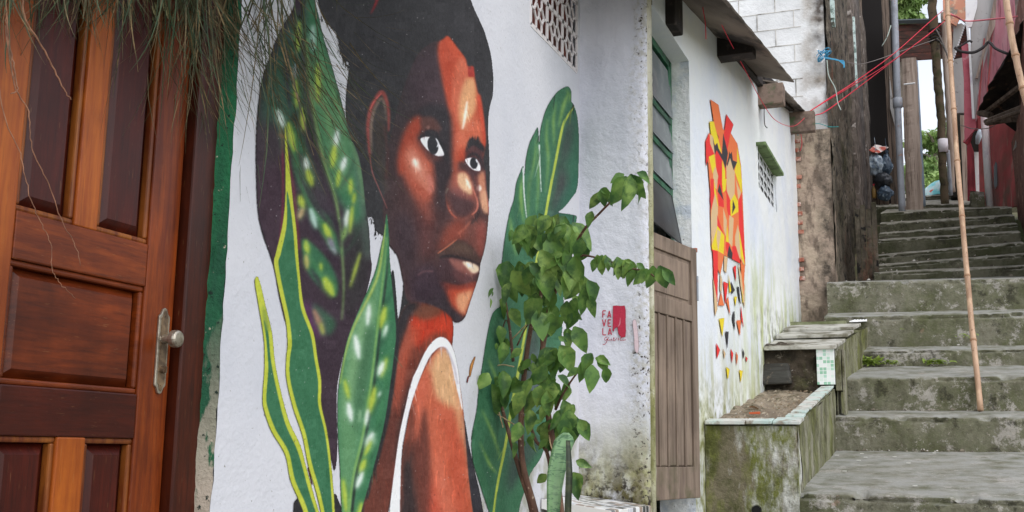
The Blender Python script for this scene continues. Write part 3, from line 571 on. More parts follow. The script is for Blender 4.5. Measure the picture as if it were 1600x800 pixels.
    r.blob(748, 294, 3.4, 5, (244, 226, 214), 0, 1, clip=f); r.line([(741, 274), (746, 290), (745, 306)], 3, (100, 50, 48), 1.2, .8, clip=f)
    r.line([(757, 266), (760, 300), (763, 330), (762, 350)], 2, (176, 70, 60), .6, .8, clip=f)
    # muzzle
    r.fill([(700, 350), (722, 345), (742, 340), (758, 345), (758, 380), (752, 404), (734, 388), (716, 372), (690, 382)], (104, 58, 50), 5, .9, clip=f)
    r.fill([(706, 346), (722, 344), (726, 366), (704, 384), (684, 394), (690, 368)], (136, 60, 44), 5, .75, clip=f)
    r.line([(748, 330), (742, 342), (734, 350)], [4, 5, 2], (50, 34, 34), 1.2, .9, clip=f); r.line([(734, 346), (726, 356), (714, 366)], 3, (158, 84, 66), 1.2, .8, clip=f)
    r.fill([(744, 350), (758, 350), (757, 384), (750, 404), (744, 380)], (140, 66, 56), 3.5, .75, clip=f)
    r.fill([(652, 330), (672, 340), (680, 370), (668, 400), (648, 390), (640, 360)], (88, 48, 46), 8, .8, clip=f)
    r.fill([(662, 322), (676, 330), (674, 352), (664, 346)], (128, 60, 48), 5, .7, clip=f)
    r.fill([(620, 330), (650, 350), (650, 400), (640, 450), (624, 420), (608, 380)], (52, 38, 44), 8, .9, clip=f)
    # mouth
    r.fill([(682, 396), (700, 384), (714, 375), (724, 378), (738, 388), (751, 410), (748, 414), (730, 407), (712, 402), (696, 403), (684, 404)], (66, 46, 42), 1.4, clip=f)
    r.fill([(700, 388), (716, 378), (730, 384), (740, 396), (722, 394)], (90, 68, 56), 3, .7, clip=f)
    r.line([(683, 396), (700, 384), (713, 374)], [2, 2.4, 1.5], (162, 90, 66), .7, .9, clip=f)
    r.fill([(686, 404), (700, 402), (716, 404), (732, 409), (748, 416), (748, 430), (740, 440), (716, 446), (696, 440), (686, 424)], (62, 40, 44), 1.8, clip=f)
    r.fill([(700, 404), (716, 406), (732, 412), (744, 418), (742, 430), (728, 430), (712, 422)], (138, 84, 76), 2, .95, clip=f)
    r.fill([(706, 420), (728, 430), (744, 430), (738, 438), (716, 440)], (96, 56, 56), 3, .8, clip=f)
    r.fill([(722, 410), (732, 409), (746, 416), (747, 424), (738, 427), (730, 420)], (222, 196, 168), 1.2, clip=f); r.fill([(726, 410), (736, 412), (740, 420), (730, 416)], (246, 238, 230), 1, clip=f)
    r.line([(686, 402), (700, 400), (716, 402), (734, 407), (750, 414)], [3, 4, 3, 2], (32, 24, 28), .8, clip=f)
    # chin
    r.fill([(690, 446), (716, 448), (742, 442), (738, 462), (728, 490), (718, 494), (706, 482), (696, 464)], (168, 66, 44), 2.6, .97, clip=f)
    r.fill([(714, 460), (726, 456), (738, 454), (732, 474), (724, 490), (716, 484), (712, 470)], (208, 146, 108), 2.4, .95, clip=f)
    r.fill([(686, 440), (716, 446), (746, 440), (742, 448), (716, 452), (692, 452)], (120, 46, 36), 1.6, .8, clip=f)
    r.fill([(650, 440), (690, 450), (704, 478), (726, 498), (714, 508), (690, 500), (656, 480)], (44, 34, 40), 3, .97, clip=f)
    r.fill([(640, 430), (670, 410), (688, 430), (694, 460), (672, 474), (640, 470)], (52, 36, 46), 6, .9, clip=f)
    r.line([(652, 430), (662, 424), (676, 424)], 2, (140, 96, 96), 1, .6, clip=f)
    # ---------------- neck, back, vest, arm
    NK = [(617, 520), (626, 490), (640, 474), (670, 476), (705, 498), (706, 540), (704, 560), (640, 640), (622, 720), (606, 800), (600, 880), (560, 880), (562, 800), (585, 722), (600, 659), (609, 599), (614, 560)]
    r.fill(NK, (92, 44, 34), .8); c = r.full(NK, .8)
    r.fill([(616, 470), (650, 470), (650, 500), (634, 520), (624, 550), (612, 600), (600, 640), (610, 560)], (38, 34, 38), 4, .95, clip=c)
    r.fill([(640, 498), (660, 488), (690, 486), (708, 500), (708, 536), (690, 524), (672, 534), (655, 545), (642, 530)], (176, 50, 26), 3, .98, clip=c)
    r.fill([(644, 490), (664, 476), (684, 480), (690, 490), (664, 500)], (98, 56, 40), 3, .9, clip=c)
    r.fill([(620, 560), (640, 512), (654, 520), (640, 560), (624, 620), (612, 640)], (160, 72, 50), 5, .9, clip=c)
    r.fill([(648, 548), (680, 520), (700, 526), (672, 548), (650, 590), (634, 600)], (106, 48, 34), 4, .9, clip=c)
    r.fill([(640, 600), (660, 556), (668, 556), (640, 630), (626, 700), (614, 720), (624, 650)], (44, 32, 32), 3.5, .9, clip=c)
    r.fill([(600, 680), (620, 640), (618, 700), (604, 760), (590, 800), (580, 780)], (84, 42, 34), 6, .7, clip=c)
    r.fill([(566, 790), (590, 730), (604, 740), (600, 880), (560, 880)], (96, 48, 36), 5, .6, clip=c)
    r.line([(640, 505), (628, 545), (614, 600), (608, 640)], 4, (176, 84, 62), 1.5, .5, clip=c)
    AR = [(650, 605), (664, 573), (681, 548), (695, 542), (708, 556), (716, 590), (722, 630), (726, 670), (729, 710), (735, 752), (740, 800), (748, 880), (622, 880), (624, 800), (625, 752), (628, 704), (633, 674), (640, 641)]
    r.fill(AR, (178, 84, 58), .8); c = r.full(AR, .8); r_arm = np.maximum(c, r.full(NK, .8))*(1-r.full([(607, 880), (608, 800), (617, 722), (632, 638), (652, 574), (673, 536), (690, 527), (708, 547), (719, 612), (709, 590), (697, 546), (681, 546), (668, 562), (650, 605), (632, 674), (625, 752), (624, 880)], .4))
    r.fill([(672, 566), (690, 544), (706, 556), (716, 600), (720, 650), (712, 640), (700, 634), (688, 628), (676, 620), (668, 590)], (198, 154, 112), 4, .97, clip=c)
    r.fill([(712, 600), (722, 650), (727, 710), (722, 690), (712, 650)], (198, 140, 100), 3, .9, clip=c)
    r.fill([(644, 640), (654, 605), (668, 578), (674, 600), (664, 640), (660, 660), (648, 690), (640, 690)], (184, 90, 66), 3.5, .9, clip=c)
    r.fill([(662, 660), (668, 600), (684, 630), (680, 700), (676, 740), (664, 700)], (178, 88, 62), 4, .8, clip=c)
    r.fill([(662, 636), (668, 668), (672, 720), (674, 800), (676, 880), (650, 880), (646, 760), (642, 700), (652, 680)], (88, 44, 36), 3, .92, clip=c)
    r.fill([(628, 700), (642, 690), (646, 740), (652, 800), (660, 880), (620, 880), (625, 760)], (40, 32, 34), 3.5, .95, clip=c)
    r.fill([(636, 650), (646, 630), (648, 680), (640, 712), (630, 720)], (96, 50, 40), 3, .85, clip=c)
    r.fill([(700, 650), (716, 690), (722, 740), (724, 800), (712, 800), (704, 730)], (176, 70, 46), 6, .6, clip=c)
    r.fill([(676, 690), (696, 740), (710, 820), (700, 880), (680, 860), (678, 760)], (192, 104, 80), 7, .5, clip=c)
    r.fill([(674, 740), (684, 790), (716, 860), (740, 880), (676, 880)], (176, 62, 44), 6, .7, clip=c)
    r.line([(722, 650), (728, 704), (736, 770), (742, 820)], 3, (150, 120, 100), 1.4, .8, clip=c)
    # black of the vest on the far side
    r.fill([(725, 655), (731, 690), (740, 732), (752, 786), (764, 880), (750, 880), (738, 800), (732, 750), (728, 704)], (44, 42, 48), .6)
    # white vest edge
    vt = (224, 222, 228)
    r.fill([(607, 880), (608, 800), (610, 776), (617, 722), (623, 680), (632, 638), (642, 596), (652, 574), (662, 552), (673, 536), (685, 527), (697, 530), (708, 547), (715, 577), (719, 612), (722, 640), (716, 620), (709, 590), (703, 562), (697, 546), (690, 542), (681, 546), (668, 562), (650, 605), (639, 641), (632, 674), (627, 704), (625, 752), (624, 800), (624, 880)], vt, .5)
    r.line([(681, 548), (690, 543), (698, 548), (708, 572), (714, 600)], [1, 3, 3, 2], (150, 140, 146), 1, .7)
    # ear
    r.line([(577, 245), (574, 200), (578, 172), (586, 155), (595, 144), (602, 155), (606, 175), (606, 205)], [3, 6, 7, 6, 7, 6, 5, 3], (132, 62, 56), .9)
    r.line([(580, 240), (579, 200), (583, 176), (590, 160), (596, 154), (601, 170), (602, 190)], [2, 5, 5, 4, 4, 4, 1], (128, 106, 92), 1, .85)
    r.line([(577, 172), (584, 158), (595, 146)], 1.5, (200, 90, 84), .4, .8)
    r.fill([(586, 180), (595, 165), (602, 190), (600, 240), (604, 300), (596, 290), (584, 230)], (58, 50, 46), 3, .9)
    r.line([(577, 245), (581, 270), (590, 292), (600, 316), (604, 326)], [2, 2, 1.4, 1], (150, 84, 78), .6, .7)
    r.line([(600, 196), (604, 240), (602, 280)], 3, (84, 44, 40), 1.4, .7)
    # ---------------- leaf B
    sh = [(612, 420), (621, 500), (622, 540), (617, 590), (608, 650), (596, 700), (592, 716), (582, 742), (576, 772), (564, 800), (556, 880), (580, 700), (600, 560)]
    r.fill(sh, (36, 36, 38), 1)
    LB = [(603, 334), (599, 365), (596, 378), (587, 418), (576, 448), (560, 484), (543, 527), (533, 572), (527, 617), (527, 680), (530, 728), (533, 800), (540, 880), (556, 880), (561, 812), (570, 776), (585, 722), (600, 659), (609, 599), (614, 560), (618, 524), (616, 490), (611, 440), (608, 400), (606, 360)]
    r.fill(LB, (50, 104, 70), .6); c = r.full(LB)
    r.fill([(600, 400), (596, 440), (588, 500), (575, 600), (560, 700), (545, 800), (532, 800), (528, 700), (528, 620), (540, 540), (560, 490), (580, 445)], (92, 136, 92), 5, .85, clip=c)
    r.fill([(560, 500), (580, 470), (585, 480), (570, 560), (556, 620), (540, 640), (545, 560)], (122, 158, 112), 5, .6, clip=c)
    r.fill([(575, 500), (584, 520), (576, 580), (566, 640), (556, 680), (552, 620), (560, 560)], (44, 84, 56), 4, .7, clip=c)
    r.line([(600, 350), (598, 378), (592, 420), (582, 450), (566, 482), (550, 515), (538, 555), (530, 600)], [3, 4, 4, 3, 2], (156, 172, 84), 1, .9, clip=c)
    r.line([(604, 370), (598, 430), (590, 500), (580, 590), (566, 680), (552, 740), (545, 800), (544, 880)], [2, 3, 4, 4, 4], (112, 152, 84), .9, clip=c)
    r.line([(606, 400), (602, 440), (595, 500), (585, 590), (571, 680), (556, 742), (549, 800)], [1, 3, 3, 3, 4], (26, 34, 30), .9, clip=c)
    for (x, y) in ((607, 455), (604, 510), (600, 560), (594, 610), (584, 665), (575, 710)): r.line([(x-18, y+44), (x-6, y+20), (x+10, y-6)], [1, 7, 2], (34, 74, 52), 2, .8, clip=c)
    def sp2(x0, y0, x1, y1, wd, cc, a=.95):
        r.line([(x0, y0-4), ((x0+x1)/2, (y0+y1)/2), (x1, y1+4)], [wd*.8, wd*1.9, wd*.8], tuple(.5*p+.5*q for p, q in zip(cc, (60, 120, 70))), 2.4, .6, clip=c)
        r.line([(x0, y0), ((x0+x1)/2, (y0+y1)/2), (x1, y1)], [wd*.4, wd*1.05, wd*.3], cc, 1.4, a*.92, clip=c)
    for q in [(576, 476, 573, 508, 7, wt), (601, 480, 594, 512, 9, yg), (604, 508, 598, 526, 6, (190, 206, 190)), (554, 524, 560, 560, 9, wt), (604, 560, 594, 588, 8, yg), (598, 566, 590, 586, 8, wt), (537, 594, 544, 622, 6, yg), (543, 630, 548, 658, 9, wt),
              (585, 606, 576, 644, 9, yg), (574, 640, 570, 664, 6, wt), (583, 676, 572, 700, 12, wt), (580, 690, 568, 712, 6, yg), (570, 718, 562, 738, 9, yg), (566, 738, 556, 762, 8, wt), (535, 750, 540, 800, 7, yg), (564, 786, 558, 820, 8, yg), (594, 612, 590, 620, 3, wt), (562, 640, 560, 660, 5, (120, 156, 120))]: sp2(*q)
    r.line([(608, 520), (606, 570), (596, 630), (580, 700), (566, 760)], [1, 5, 5, 5, 3], (60, 120, 74), 2, .5, clip=c)
    # ---------------- leaf C (banana leaf on the right)
    LC = [(887, 135), (878, 138), (868, 146), (855, 165), (847, 188), (843, 208), (842, 226), (840, 199), (834, 208), (827, 222), (821, 248), (819, 275), (817, 259), (811, 272), (806, 286), (802, 312), (795, 334), (787, 378), (783, 420), (786, 442), (790, 470), (772, 485), (766, 498), (761, 520), (756, 550), (751, 582), (747, 608), (744, 640), (736, 682), (738, 720), (748, 754), (763, 800), (790, 880), (800, 880), (810, 800), (818, 770), (828, 740), (844, 716), (852, 690), (858, 650), (866, 600), (876, 536), (880, 470), (884, 400), (900, 345), (896, 336), (872, 332), (880, 325), (892, 310), (902, 290), (904, 225), (902, 186), (896, 164), (892, 158), (892, 143)]
    r.fill(curve(LC, 3), (50, 98, 68), .5, smooth=False); c = r.full(LC)
    r.fill([(896, 166), (886, 190), (878, 230), (870, 280), (862, 330), (850, 400), (880, 420), (900, 330), (905, 280), (905, 200)], (44, 92, 68), 2.5, clip=c)
    r.fill([(894, 180), (884, 200), (876, 240), (868, 290), (862, 325), (876, 322), (888, 290), (880, 260), (890, 230)], (62, 50, 56), 6, .85, clip=c)
    r.fill([(878, 300), (900, 270), (904, 290), (892, 312), (878, 324), (866, 330)], (34, 92, 70), 4, .6, clip=c)
    r.fill([(858, 330), (864, 330), (850, 440), (836, 560), (822, 640), (806, 720), (792, 760), (820, 560), (842, 420)], (60, 52, 60), 7, .8, clip=c)
    r.fill([(836, 560), (850, 540), (850, 600), (836, 640), (828, 620)], (104, 96, 116), 7, .7, clip=c)
    r.fill([(800, 720), (830, 680), (846, 690), (830, 720), (806, 750), (794, 770)], (44, 56, 54), 4, .7, clip=c)
    for P, wd in (([(888, 145), (880, 165), (872, 200)], 6), ([(868, 160), (864, 190), (866, 230)], 4), ([(855, 185), (853, 215), (856, 250), (852, 300)], 4), ([(838, 215), (834, 250), (826, 290), (824, 340)], 4), ([(840, 230), (841, 280), (838, 330)], 3), ([(815, 275), (813, 310), (818, 350)], 6), ([(796, 340), (800, 370), (806, 400)], 6), ([(884, 140), (890, 150), (887, 160)], 4),
                  ([(762, 560), (778, 600), (790, 640)], 6), ([(752, 640), (770, 680), (782, 720)], 5), ([(748, 690), (764, 725), (776, 740)], 5)): r.line(P, [1, wd, 1], (128, 160, 76), 1.5, .8, clip=c)
    for P, wd in (([(830, 225), (828, 270), (824, 320)], 5), ([(808, 300), (806, 340), (812, 380)], 6), ([(848, 200), (846, 260), (846, 310)], 4), ([(793, 370), (792, 400), (798, 440)], 5), ([(758, 560), (764, 620), (780, 660)], 8), ([(744, 680), (760, 740), (772, 780)], 6)): r.line(P, [1, wd, 1], (40, 84, 62), 2, .8, clip=c)
    r.line([(897, 166), (886, 182), (878, 200), (868, 250), (860, 290), (852, 335), (842, 385), (830, 450), (822, 505), (811, 570), (798, 640), (788, 700), (776, 760), (768, 820)], [2, 4, 4, 4, 4, 4, 5, 4, 3], (164, 176, 66), .7, clip=c)
    r.line([(842, 226), (843, 260), (845, 300)], [2, 1], (214, 214, 214), .4, .9, clip=c); r.line([(817, 262), (818, 300), (822, 340)], [3, 1], (214, 214, 214), .4, .9, clip=c)
    for i in range(900):
        x, y = random.uniform(600, 765), random.uniform(60, 500); L = random.uniform(4, 13); an = R(random.gauss(78, 14)); j, i_ = int((y-r.v0)*2), int((x-r.u0)*2); cc = r.rgb[j, i_].copy()
        r.line([(x, y), (x+L*math.cos(an), y+L*math.sin(an))], [1.6, .4], np.clip(cc*random.uniform(.8, 1.28)+random.uniform(-3, 5), 0, 250), .3, .6, clip=r_face)
    for i in range(700):
        x, y = random.uniform(570, 745), random.uniform(480, 860); L = random.uniform(8, 26); an = R(random.gauss(88, 9)); j, i_ = int((y-r.v0)*2), int((x-r.u0)*2); cc = r.rgb[j, i_].copy()
        r.line([(x, y), (x+L*math.cos(an), y+L*math.sin(an))], [2.2, .5], np.clip(cc*random.uniform(.8, 1.25)+random.uniform(-3, 5), 0, 250), .4, .55, clip=r_arm)
    for cm, (ua, ub, va, vb) in ((c, (735, 905, 130, 860)),):
        for i in range(500):
            x, y = random.uniform(ua, ub), random.uniform(va, vb); L = random.uniform(10, 30); an = R(random.gauss(100, 10)); j, i_ = int((y-r.v0)*2), int((x-r.u0)*2); cc = r.rgb[j, i_].copy()
            r.line([(x, y), (x+L*math.cos(an), y+L*math.sin(an))], [2.4, .5], np.clip(cc*random.uniform(.84, 1.2), 0, 250), .5, .5, clip=cm)
    # small orange painted stroke on the wall, flecks of paint
    r.line([(733, 590), (736, 572), (742, 556)], [2, 5, 2], (196, 130, 60), .8); r.line([(729, 598), (731, 588)], 2.5, (110, 40, 40), .5)
    al = r.a.copy()
    for i in range(420):
        x, y = random.uniform(400, 770), random.uniform(0, 800); r.blob(x, y, random.uniform(.3, .8), random.uniform(.3, .9), (180, 176, 176) if random.random() < .6 else (30, 26, 30), 0, .2, .7, clip=al)
    # brushed mottling
    h, w_ = r.a.shape
    for s_, am in ((3, 5), (9, 4), (31, 5)):
        g = rng.standard_normal((h//s_+2, w_//s_+2)).astype(np.float32)
        g = np.kron(g, np.ones((s_, s_), np.float32))[:h, :w_]
        r.rgb += g[..., None]*am*.5
    r.rgb = np.clip(r.rgb, 8, 250)
    return r

def paint_abstract():
    r = Raster(1094, 140, 1180, 620, 4)
    O, Rd, Y, T, K = (236, 112, 62), (218, 50, 48), (240, 196, 40), (204, 172, 130), (54, 52, 56)
    def g(oy, items):
        for col, P in items:
            Q = [(1090+x/5.333, oy+y/5.333) for x, y in P]; cx = sum(p[0] for p in Q)/len(Q); cy = sum(p[1] for p in Q)/len(Q)
            r.fill([(cx+(x-cx)*1.03, cy+(y-cy)*1.02) for x, y in Q], col, .2, smooth=False)
    # solid ground of the face first
    g(140, [(O, [(80, 600), (60, 440), (90, 370), (160, 420), (200, 340), (265, 370), (320, 460), (350, 640), (362, 860), (385, 1460), (350, 1400), (290, 1400), (205, 1370), (110, 1330), (100, 1000), (105, 900), (95, 800)])])
    g(140, [(O, [(98, 85), (165, 130), (203, 340), (197, 490), (130, 300)]), (Y, [(90, 268), (125, 268), (160, 400), (192, 530), (130, 450), (100, 360)]), (Rd, [(232, 208), (290, 295), (265, 370), (242, 520), (205, 420)]),
            (K, [(205, 370), (243, 530), (225, 665), (193, 560)]), (Rd, [(85, 370), (58, 440), (62, 640), (85, 560), (130, 545), (95, 450)]), (T, [(93, 370), (122, 400), (136, 550), (95, 450)]), (O, [(265, 370), (320, 460), (320, 610), (285, 600), (250, 540), (242, 500)]),
            (Y, [(320, 480), (350, 640), (362, 860), (300, 680), (320, 600)]), (Rd, [(140, 530), (160, 500), (196, 590), (200, 830), (160, 830)]), (Y, [(85, 560), (130, 540), (142, 650), (115, 700)]), (T, [(120, 690), (140, 640), (162, 720), (150, 830), (120, 800)]),
            (Y, [(195, 590), (222, 680), (228, 830), (195, 830)]), (Rd, [(222, 660), (236, 620), (234, 860), (224, 860)]), (T, [(262, 570), (300, 690), (300, 830), (235, 830), (230, 640)]), (K, [(118, 400), (135, 470), (155, 445), (165, 490), (192, 540), (202, 595), (150, 505), (135, 545)]), (K, [(235, 620), (250, 560), (255, 515), (262, 540), (275, 520), (285, 590), (320, 605), (290, 670), (262, 570), (240, 640)])])
    g(280, [(Rd, [(100, 0), (125, 0), (137, 100), (105, 260), (95, 180)]), (Y, [(125, 0), (162, 220), (150, 250), (130, 120)]), (T, [(135, 120), (160, 240), (155, 400), (110, 560), (100, 370), (105, 260)]), (Rd, [(158, 0), (200, 60), (210, 235), (165, 220)]), (K, [(175, 40), (207, 175), (158, 100)]),
            (T, [(232, 0), (297, 0), (300, 130), (270, 185), (235, 100)]), (Y, [(195, 0), (232, 0), (225, 90), (200, 115)]), (Rd, [(230, 90), (270, 200), (270, 385), (235, 250)]), (Y, [(300, 125), (332, 200), (332, 270), (268, 310), (263, 190)]), (K, [(285, 172), (306, 235), (279, 290)]),
            (T, [(330, 60), (358, 120), (330, 170), (310, 0)]), (Y, [(330, 0), (362, 0), (358, 125)]), (Rd, [(357, 110), (372, 380), (386, 715), (340, 420), (330, 200)]), (T, [(327, 380), (350, 500), (380, 720), (308, 600), (303, 480)]), (Y, [(338, 420), (385, 718), (350, 640)]),
            (Rd, [(280, 555), (310, 560), (352, 705), (278, 665)]), (Rd, [(155, 300), (208, 465), (155, 405)]), (Y, [(155, 390), (212, 470), (206, 632), (113, 582), (108, 560), (150, 420)]), (T, [(153, 420), (186, 440), (163, 605), (148, 500)]), (T, [(255, 300), (292, 330), (280, 565), (250, 525)]),
            (T, [(205, 240), (235, 350), (228, 480), (208, 420)]), (Y, [(238, 380), (252, 525), (225, 525)]), (Rd, [(228, 520), (258, 540), (245, 640), (225, 570)]), (K, [(255, 550), (282, 620), (277, 662), (238, 640)]), (Rd, [(115, 590), (160, 600), (155, 800), (125, 760)]), (O, [(160, 600), (212, 630), (180, 795), (155, 740)]), (T, [(212, 640), (242, 650), (230, 785), (210, 760)]), (O, [(350, 700), (386, 720), (378, 860), (355, 780)])])
    g(400, [(Rd, [(120, 0), (160, 0), (156, 395), (125, 200)]), (T, [(118, 170), (150, 350), (155, 440), (135, 505), (125, 300)]), (T, [(180, 140), (196, 200), (190, 310), (175, 280)]), (O, [(186, 300), (212, 415), (163, 412)]), (Rd, [(206, 213), (245, 230), (222, 410)]), (Y, [(248, 140), (272, 290), (257, 315)]),
            (O, [(246, 335), (266, 505), (230, 380)]), (K, [(268, 208), (302, 285), (275, 318)]), (Rd, [(288, 95), (312, 78), (312, 225)]), (K, [(320, 256), (336, 260), (352, 405), (340, 380)]), (Y, [(296, 338), (320, 340), (305, 425)]), (Rd, [(352, 400), (378, 605), (353, 520)]), (T, [(328, 60), (386, 250), (382, 440), (350, 260)]),
            (O, [(352, 0), (380, 120), (376, 330), (355, 140)]), (Y, [(362, 270), (372, 380), (366, 400)]), (Y, [(170, 523), (214, 518), (197, 675)]), (K, [(223, 630), (250, 630), (240, 775)]), (K, [(290, 465), (300, 460), (303, 630), (280, 520)]), (O, [(316, 540), (354, 533), (345, 670)])])
    for col, P in [(Rd, [(180, 95), (196, 125), (182, 165)]), (T, [(208, 118), (219, 140), (213, 165)]), (Rd, [(240, 118), (251, 140), (245, 185)]), (K, [(289, 115), (298, 140), (293, 165)]), (O, [(262, 130), (271, 150), (265, 195)]), (Y, [(221, 195), (236, 205), (228, 258)]), (Y, [(276, 208), (291, 212), (282, 265)]), (Rd, [(302, 150), (311, 160), (306, 178)])]:
        r.fill([(1050+x/2.667, 500+y/2.667) for x, y in P], col, .2, smooth=False)
    return r

def paint_logo():
    r = Raster(915, 465, 1010, 590, 8); c = (178, 44, 68)
    X = lambda x, y: (920+x/8, 470+y/8)
    def st(P, wd=1.5, col=c, a=1): 
        for p, q in zip(P[:-1], P[1:]): r.line([X(*p), X(*q)], wd, col, .12, a)
    def letter(ch, x0, y0, x1, y1):
        m = (y0+y1)/2; xm = (x0+x1)/2
        D = {'F': [[(x0, y1), (x0, y0), (x1, y0)], [(x0, m), (x1-8, m)]], 'A': [[(x0, y1), (xm, y0), (x1, y1)], [(x0+10, m+20), (x1-10, m+20)]], 'V': [[(x0, y0), (xm, y1), (x1, y0)]],
             'E': [[(x1, y0), (x0, y0), (x0, y1), (x1, y1)], [(x0, m), (x1-8, m)]], 'L': [[(x0, y0), (x0, y1), (x1, y1)]]}[ch]
        for P in D: st(P, 1.7)
    for q in ([(989, 503), (994, 500), (997, 515), (999, 540), (997, 552), (992, 546), (991, 525)],): r.fill(q, (216, 192, 198), .4)
    for ch, b in zip('FAVELA', [(180, 128, 218, 212), (242, 128, 282, 212), (176, 235, 216, 322), (246, 240, 284, 322), (180, 345, 222, 428), (248, 345, 290, 428)]): letter(ch, *b)
    r.fill([X(*p) for p in [(305, 65), (350, 60), (400, 66), (455, 62), (468, 130), (466, 250), (470, 380), (462, 455), (410, 460), (375, 420), (372, 390), (360, 330), (330, 345), (318, 385), (303, 380), (305, 250)]], c, .3, smooth=False)
    r.line([X(398, 215), X(392, 290), X(365, 330)], [.6, 1.6, .6], (208, 150, 160), .3, .8)
    import itertools
    # script word "galeria"
    def cur(P, wd=1.1, dx=0): r.line([X(x+dx, y) for x, y in P], [wd, wd*.6, wd], c, .15)
    cur([(236, 460), (215, 458), (202, 480), (212, 498), (232, 480), (238, 462), (230, 510), (205, 545), (178, 548)])
    cur([(262, 464), (248, 466), (242, 488), (252, 498), (266, 482), (270, 464), (266, 490), (276, 498)])
    cur([(282, 490), (296, 455), (302, 440), (292, 470), (290, 494), (300, 496)])
    cur([(308, 484), (324, 470), (316, 462), (308, 484), (318, 498), (332, 488)])
    cur([(340, 498), (346, 468), (344, 480), (360, 464)]); cur([(372, 498), (380, 468)]); cur([(384, 452), (385, 455)])
    cur([(420, 464), (402, 468), (398, 490), (410, 498), (424, 482), (428, 464), (424, 490), (440, 494), (470, 488)])
    al = r.a.copy()
    for x, y, rx, ry, a in ((598, 400, 16, 130, .55), (400, 735, 90, 40, .3), (10, 560, 22, 130, .3)):
        pass
    return r


# ------------------------------------------------------------------ key planes
XA = -1.8
YC = pt(905, 440, 'X', XA)[1]            # inner corner mural wall / pillar
XB = pt(1012, 400, 'Y', YC)[0]           # street face of the next house
YP = 6.921; XP = -0.847                  # first planter
YCOL = 12.26

# ------------------------------------------------------------------ terrain, alley, stairs
def gz(y): return float(np.interp(y, [-60, 0, 2, 6.9, 9.4, 11.9, 13.4, 16.4, 24, 60, 300], [-9, -1.35, -1.15, -.75, -.5, .9, 1.6, 3.4, 5.2, 12, 40]))
mb = MB(); ys = [-60, -20, -6, 0, 2, 5, 6.9, 9.4, 11.9, 13.4, 16.4, 20, 24, 40, 60, 120, 300]; xs = [-300, -100, -40, -12, -4, -1, 1, 4, 12, 40, 100, 300]
mb.grid([[(x, y, gz(y)-.15+(abs(x)*.02 if abs(x) > 12 else 0)) for x in xs] for y in ys]); tag(mb.build('ground', earth_m, smooth=True), kind='structure')
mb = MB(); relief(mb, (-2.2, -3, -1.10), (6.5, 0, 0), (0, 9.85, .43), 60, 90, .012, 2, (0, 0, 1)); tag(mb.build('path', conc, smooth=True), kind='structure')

def stair_block(mb, lev, seed, noz=.012):
    """lev: (yf, zfl, zfr, yb, zbl, zbr, drop, xl, xr)"""
    for k, (yf, zfl, zfr, yb, zbl, zbr, drop, xl, xr) in enumerate(lev):
        n = 160; G = []
        prof = [(0, 1.0)]+[(0, 1-t) for t in list(np.linspace(.1, .88, 8))+[.905, .93, .94]]
        for i in range(n+1):
            t = i/n; x = lerp(xl, xr, t); zf = lerp(zfl, zfr, t); zb = lerp(zbl, zbr, t); row = []
            for (a, d) in prof:
                z = zf-drop*d; cr = .022*max(0, min(1, (nz(x, k, seed, 1.3)+.25)*3)) if d == 0 or abs(d-.07) < .02 else 0; row.append((x, yf+cr+.022*nz(x, z, seed+k, 5)+.012*nz(x, z, seed+k+9, 18), z))
            er = .007*nz(x, seed+k, 3, 2.5)+.006*nz(x, seed+k, 7, 14)
            ch = max(0, nz(x, seed+k, 11, 5)-.22)*.11+max(0, nz(x, seed+k, 17, 16)-.3)*.05; row.append((x, yf+.006+abs(er)*.5+ch*.6, zf-.012+er*.6-ch)); row.append((x, yf+.03+ch*1.2, zf+er*.5-ch*.5))
            for s in (.08, .2, .35, .5, .65, .8, .93, 1.0):
                y = lerp(yf+.03, yb, s); row.append((x, y, lerp(zf, zb, s)+.006*nz(x, y, seed+k, 4)+er*.5*(1-s)))
            G.append(row)
        mb.grid(G)
        # left cheek down
        mb.add([(xl, yf, zfl), (xl, yb, zbl), (xl, yb, zbl-drop-.3), (xl, yf, zfl-drop)], [(0, 1, 2, 3)])
def Z(u, v, y): return pt(u, v, 'Y', y)[2]
low = [  # (yf, left px, right px, yb, left px back, right px back, drop, xl, xr)
    (6.92, (1255, 769), (1590, 785), 9.42, (1312, 704), (1590, 705), .5, -.90, 2.3),
    (9.40, (1315, 650), (1590, 651), 10.05, (1315, 641), (1590, 643), .62, -.90, 2.3),
    (10.02, (1320, 589), (1590, 588), 11.2, (1345, 572), (1590, 573), .55, -.90, 2.3),
    (11.15, (1360, 547), (1590, 547), 11.55, (1360, 541), (1590, 541), .4, -.90, 2.3),
    (11.5, (1310, 494), (1590, 490), 11.95, (1310, 488), (1590, 485), .6, -1.10, 2.3),
    (11.9, (1310, 440), (1590, 438), 13.5, (1385, 437), (1590, 434), .6, -1.10, 2.3)]
lev = []
for yf, a, b, yb, c_, d_, dr, xl, xr in low:
    lev.append((yf, Z(*a, yf), Z(*b, yf), yb, Z(*c_, yb), Z(*d_, yb), dr, xl, xr))
mb = MB(); stair_block(mb, lev[1:], 3)
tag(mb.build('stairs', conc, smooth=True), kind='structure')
mb = MB(); stair_block(mb, lev[:1], 1); o = mb.build('landing', conc_floor, smooth=True); tag(o, kind='structure'); o.data.materials.append(conc)
for p in o.data.polygons:
    if p.normal.z < .7 or p.center.y < 6.99: p.material_index = 1
up = []; yy = 13.45; uv = [(425, 416), (413.5, 397), (398, 379), (374, 362), (364, 349), (348, 336), (331, 322)]
for i, (a, b) in enumerate(uv):
    yb = yy+.45; up.append((yy, Z(1390, a, yy), Z(1586, b, yy), yb, Z(1390, a-1.5, yb), Z(1586, b-1.5, yb), .45, -.70, 1.0)); yy += .43
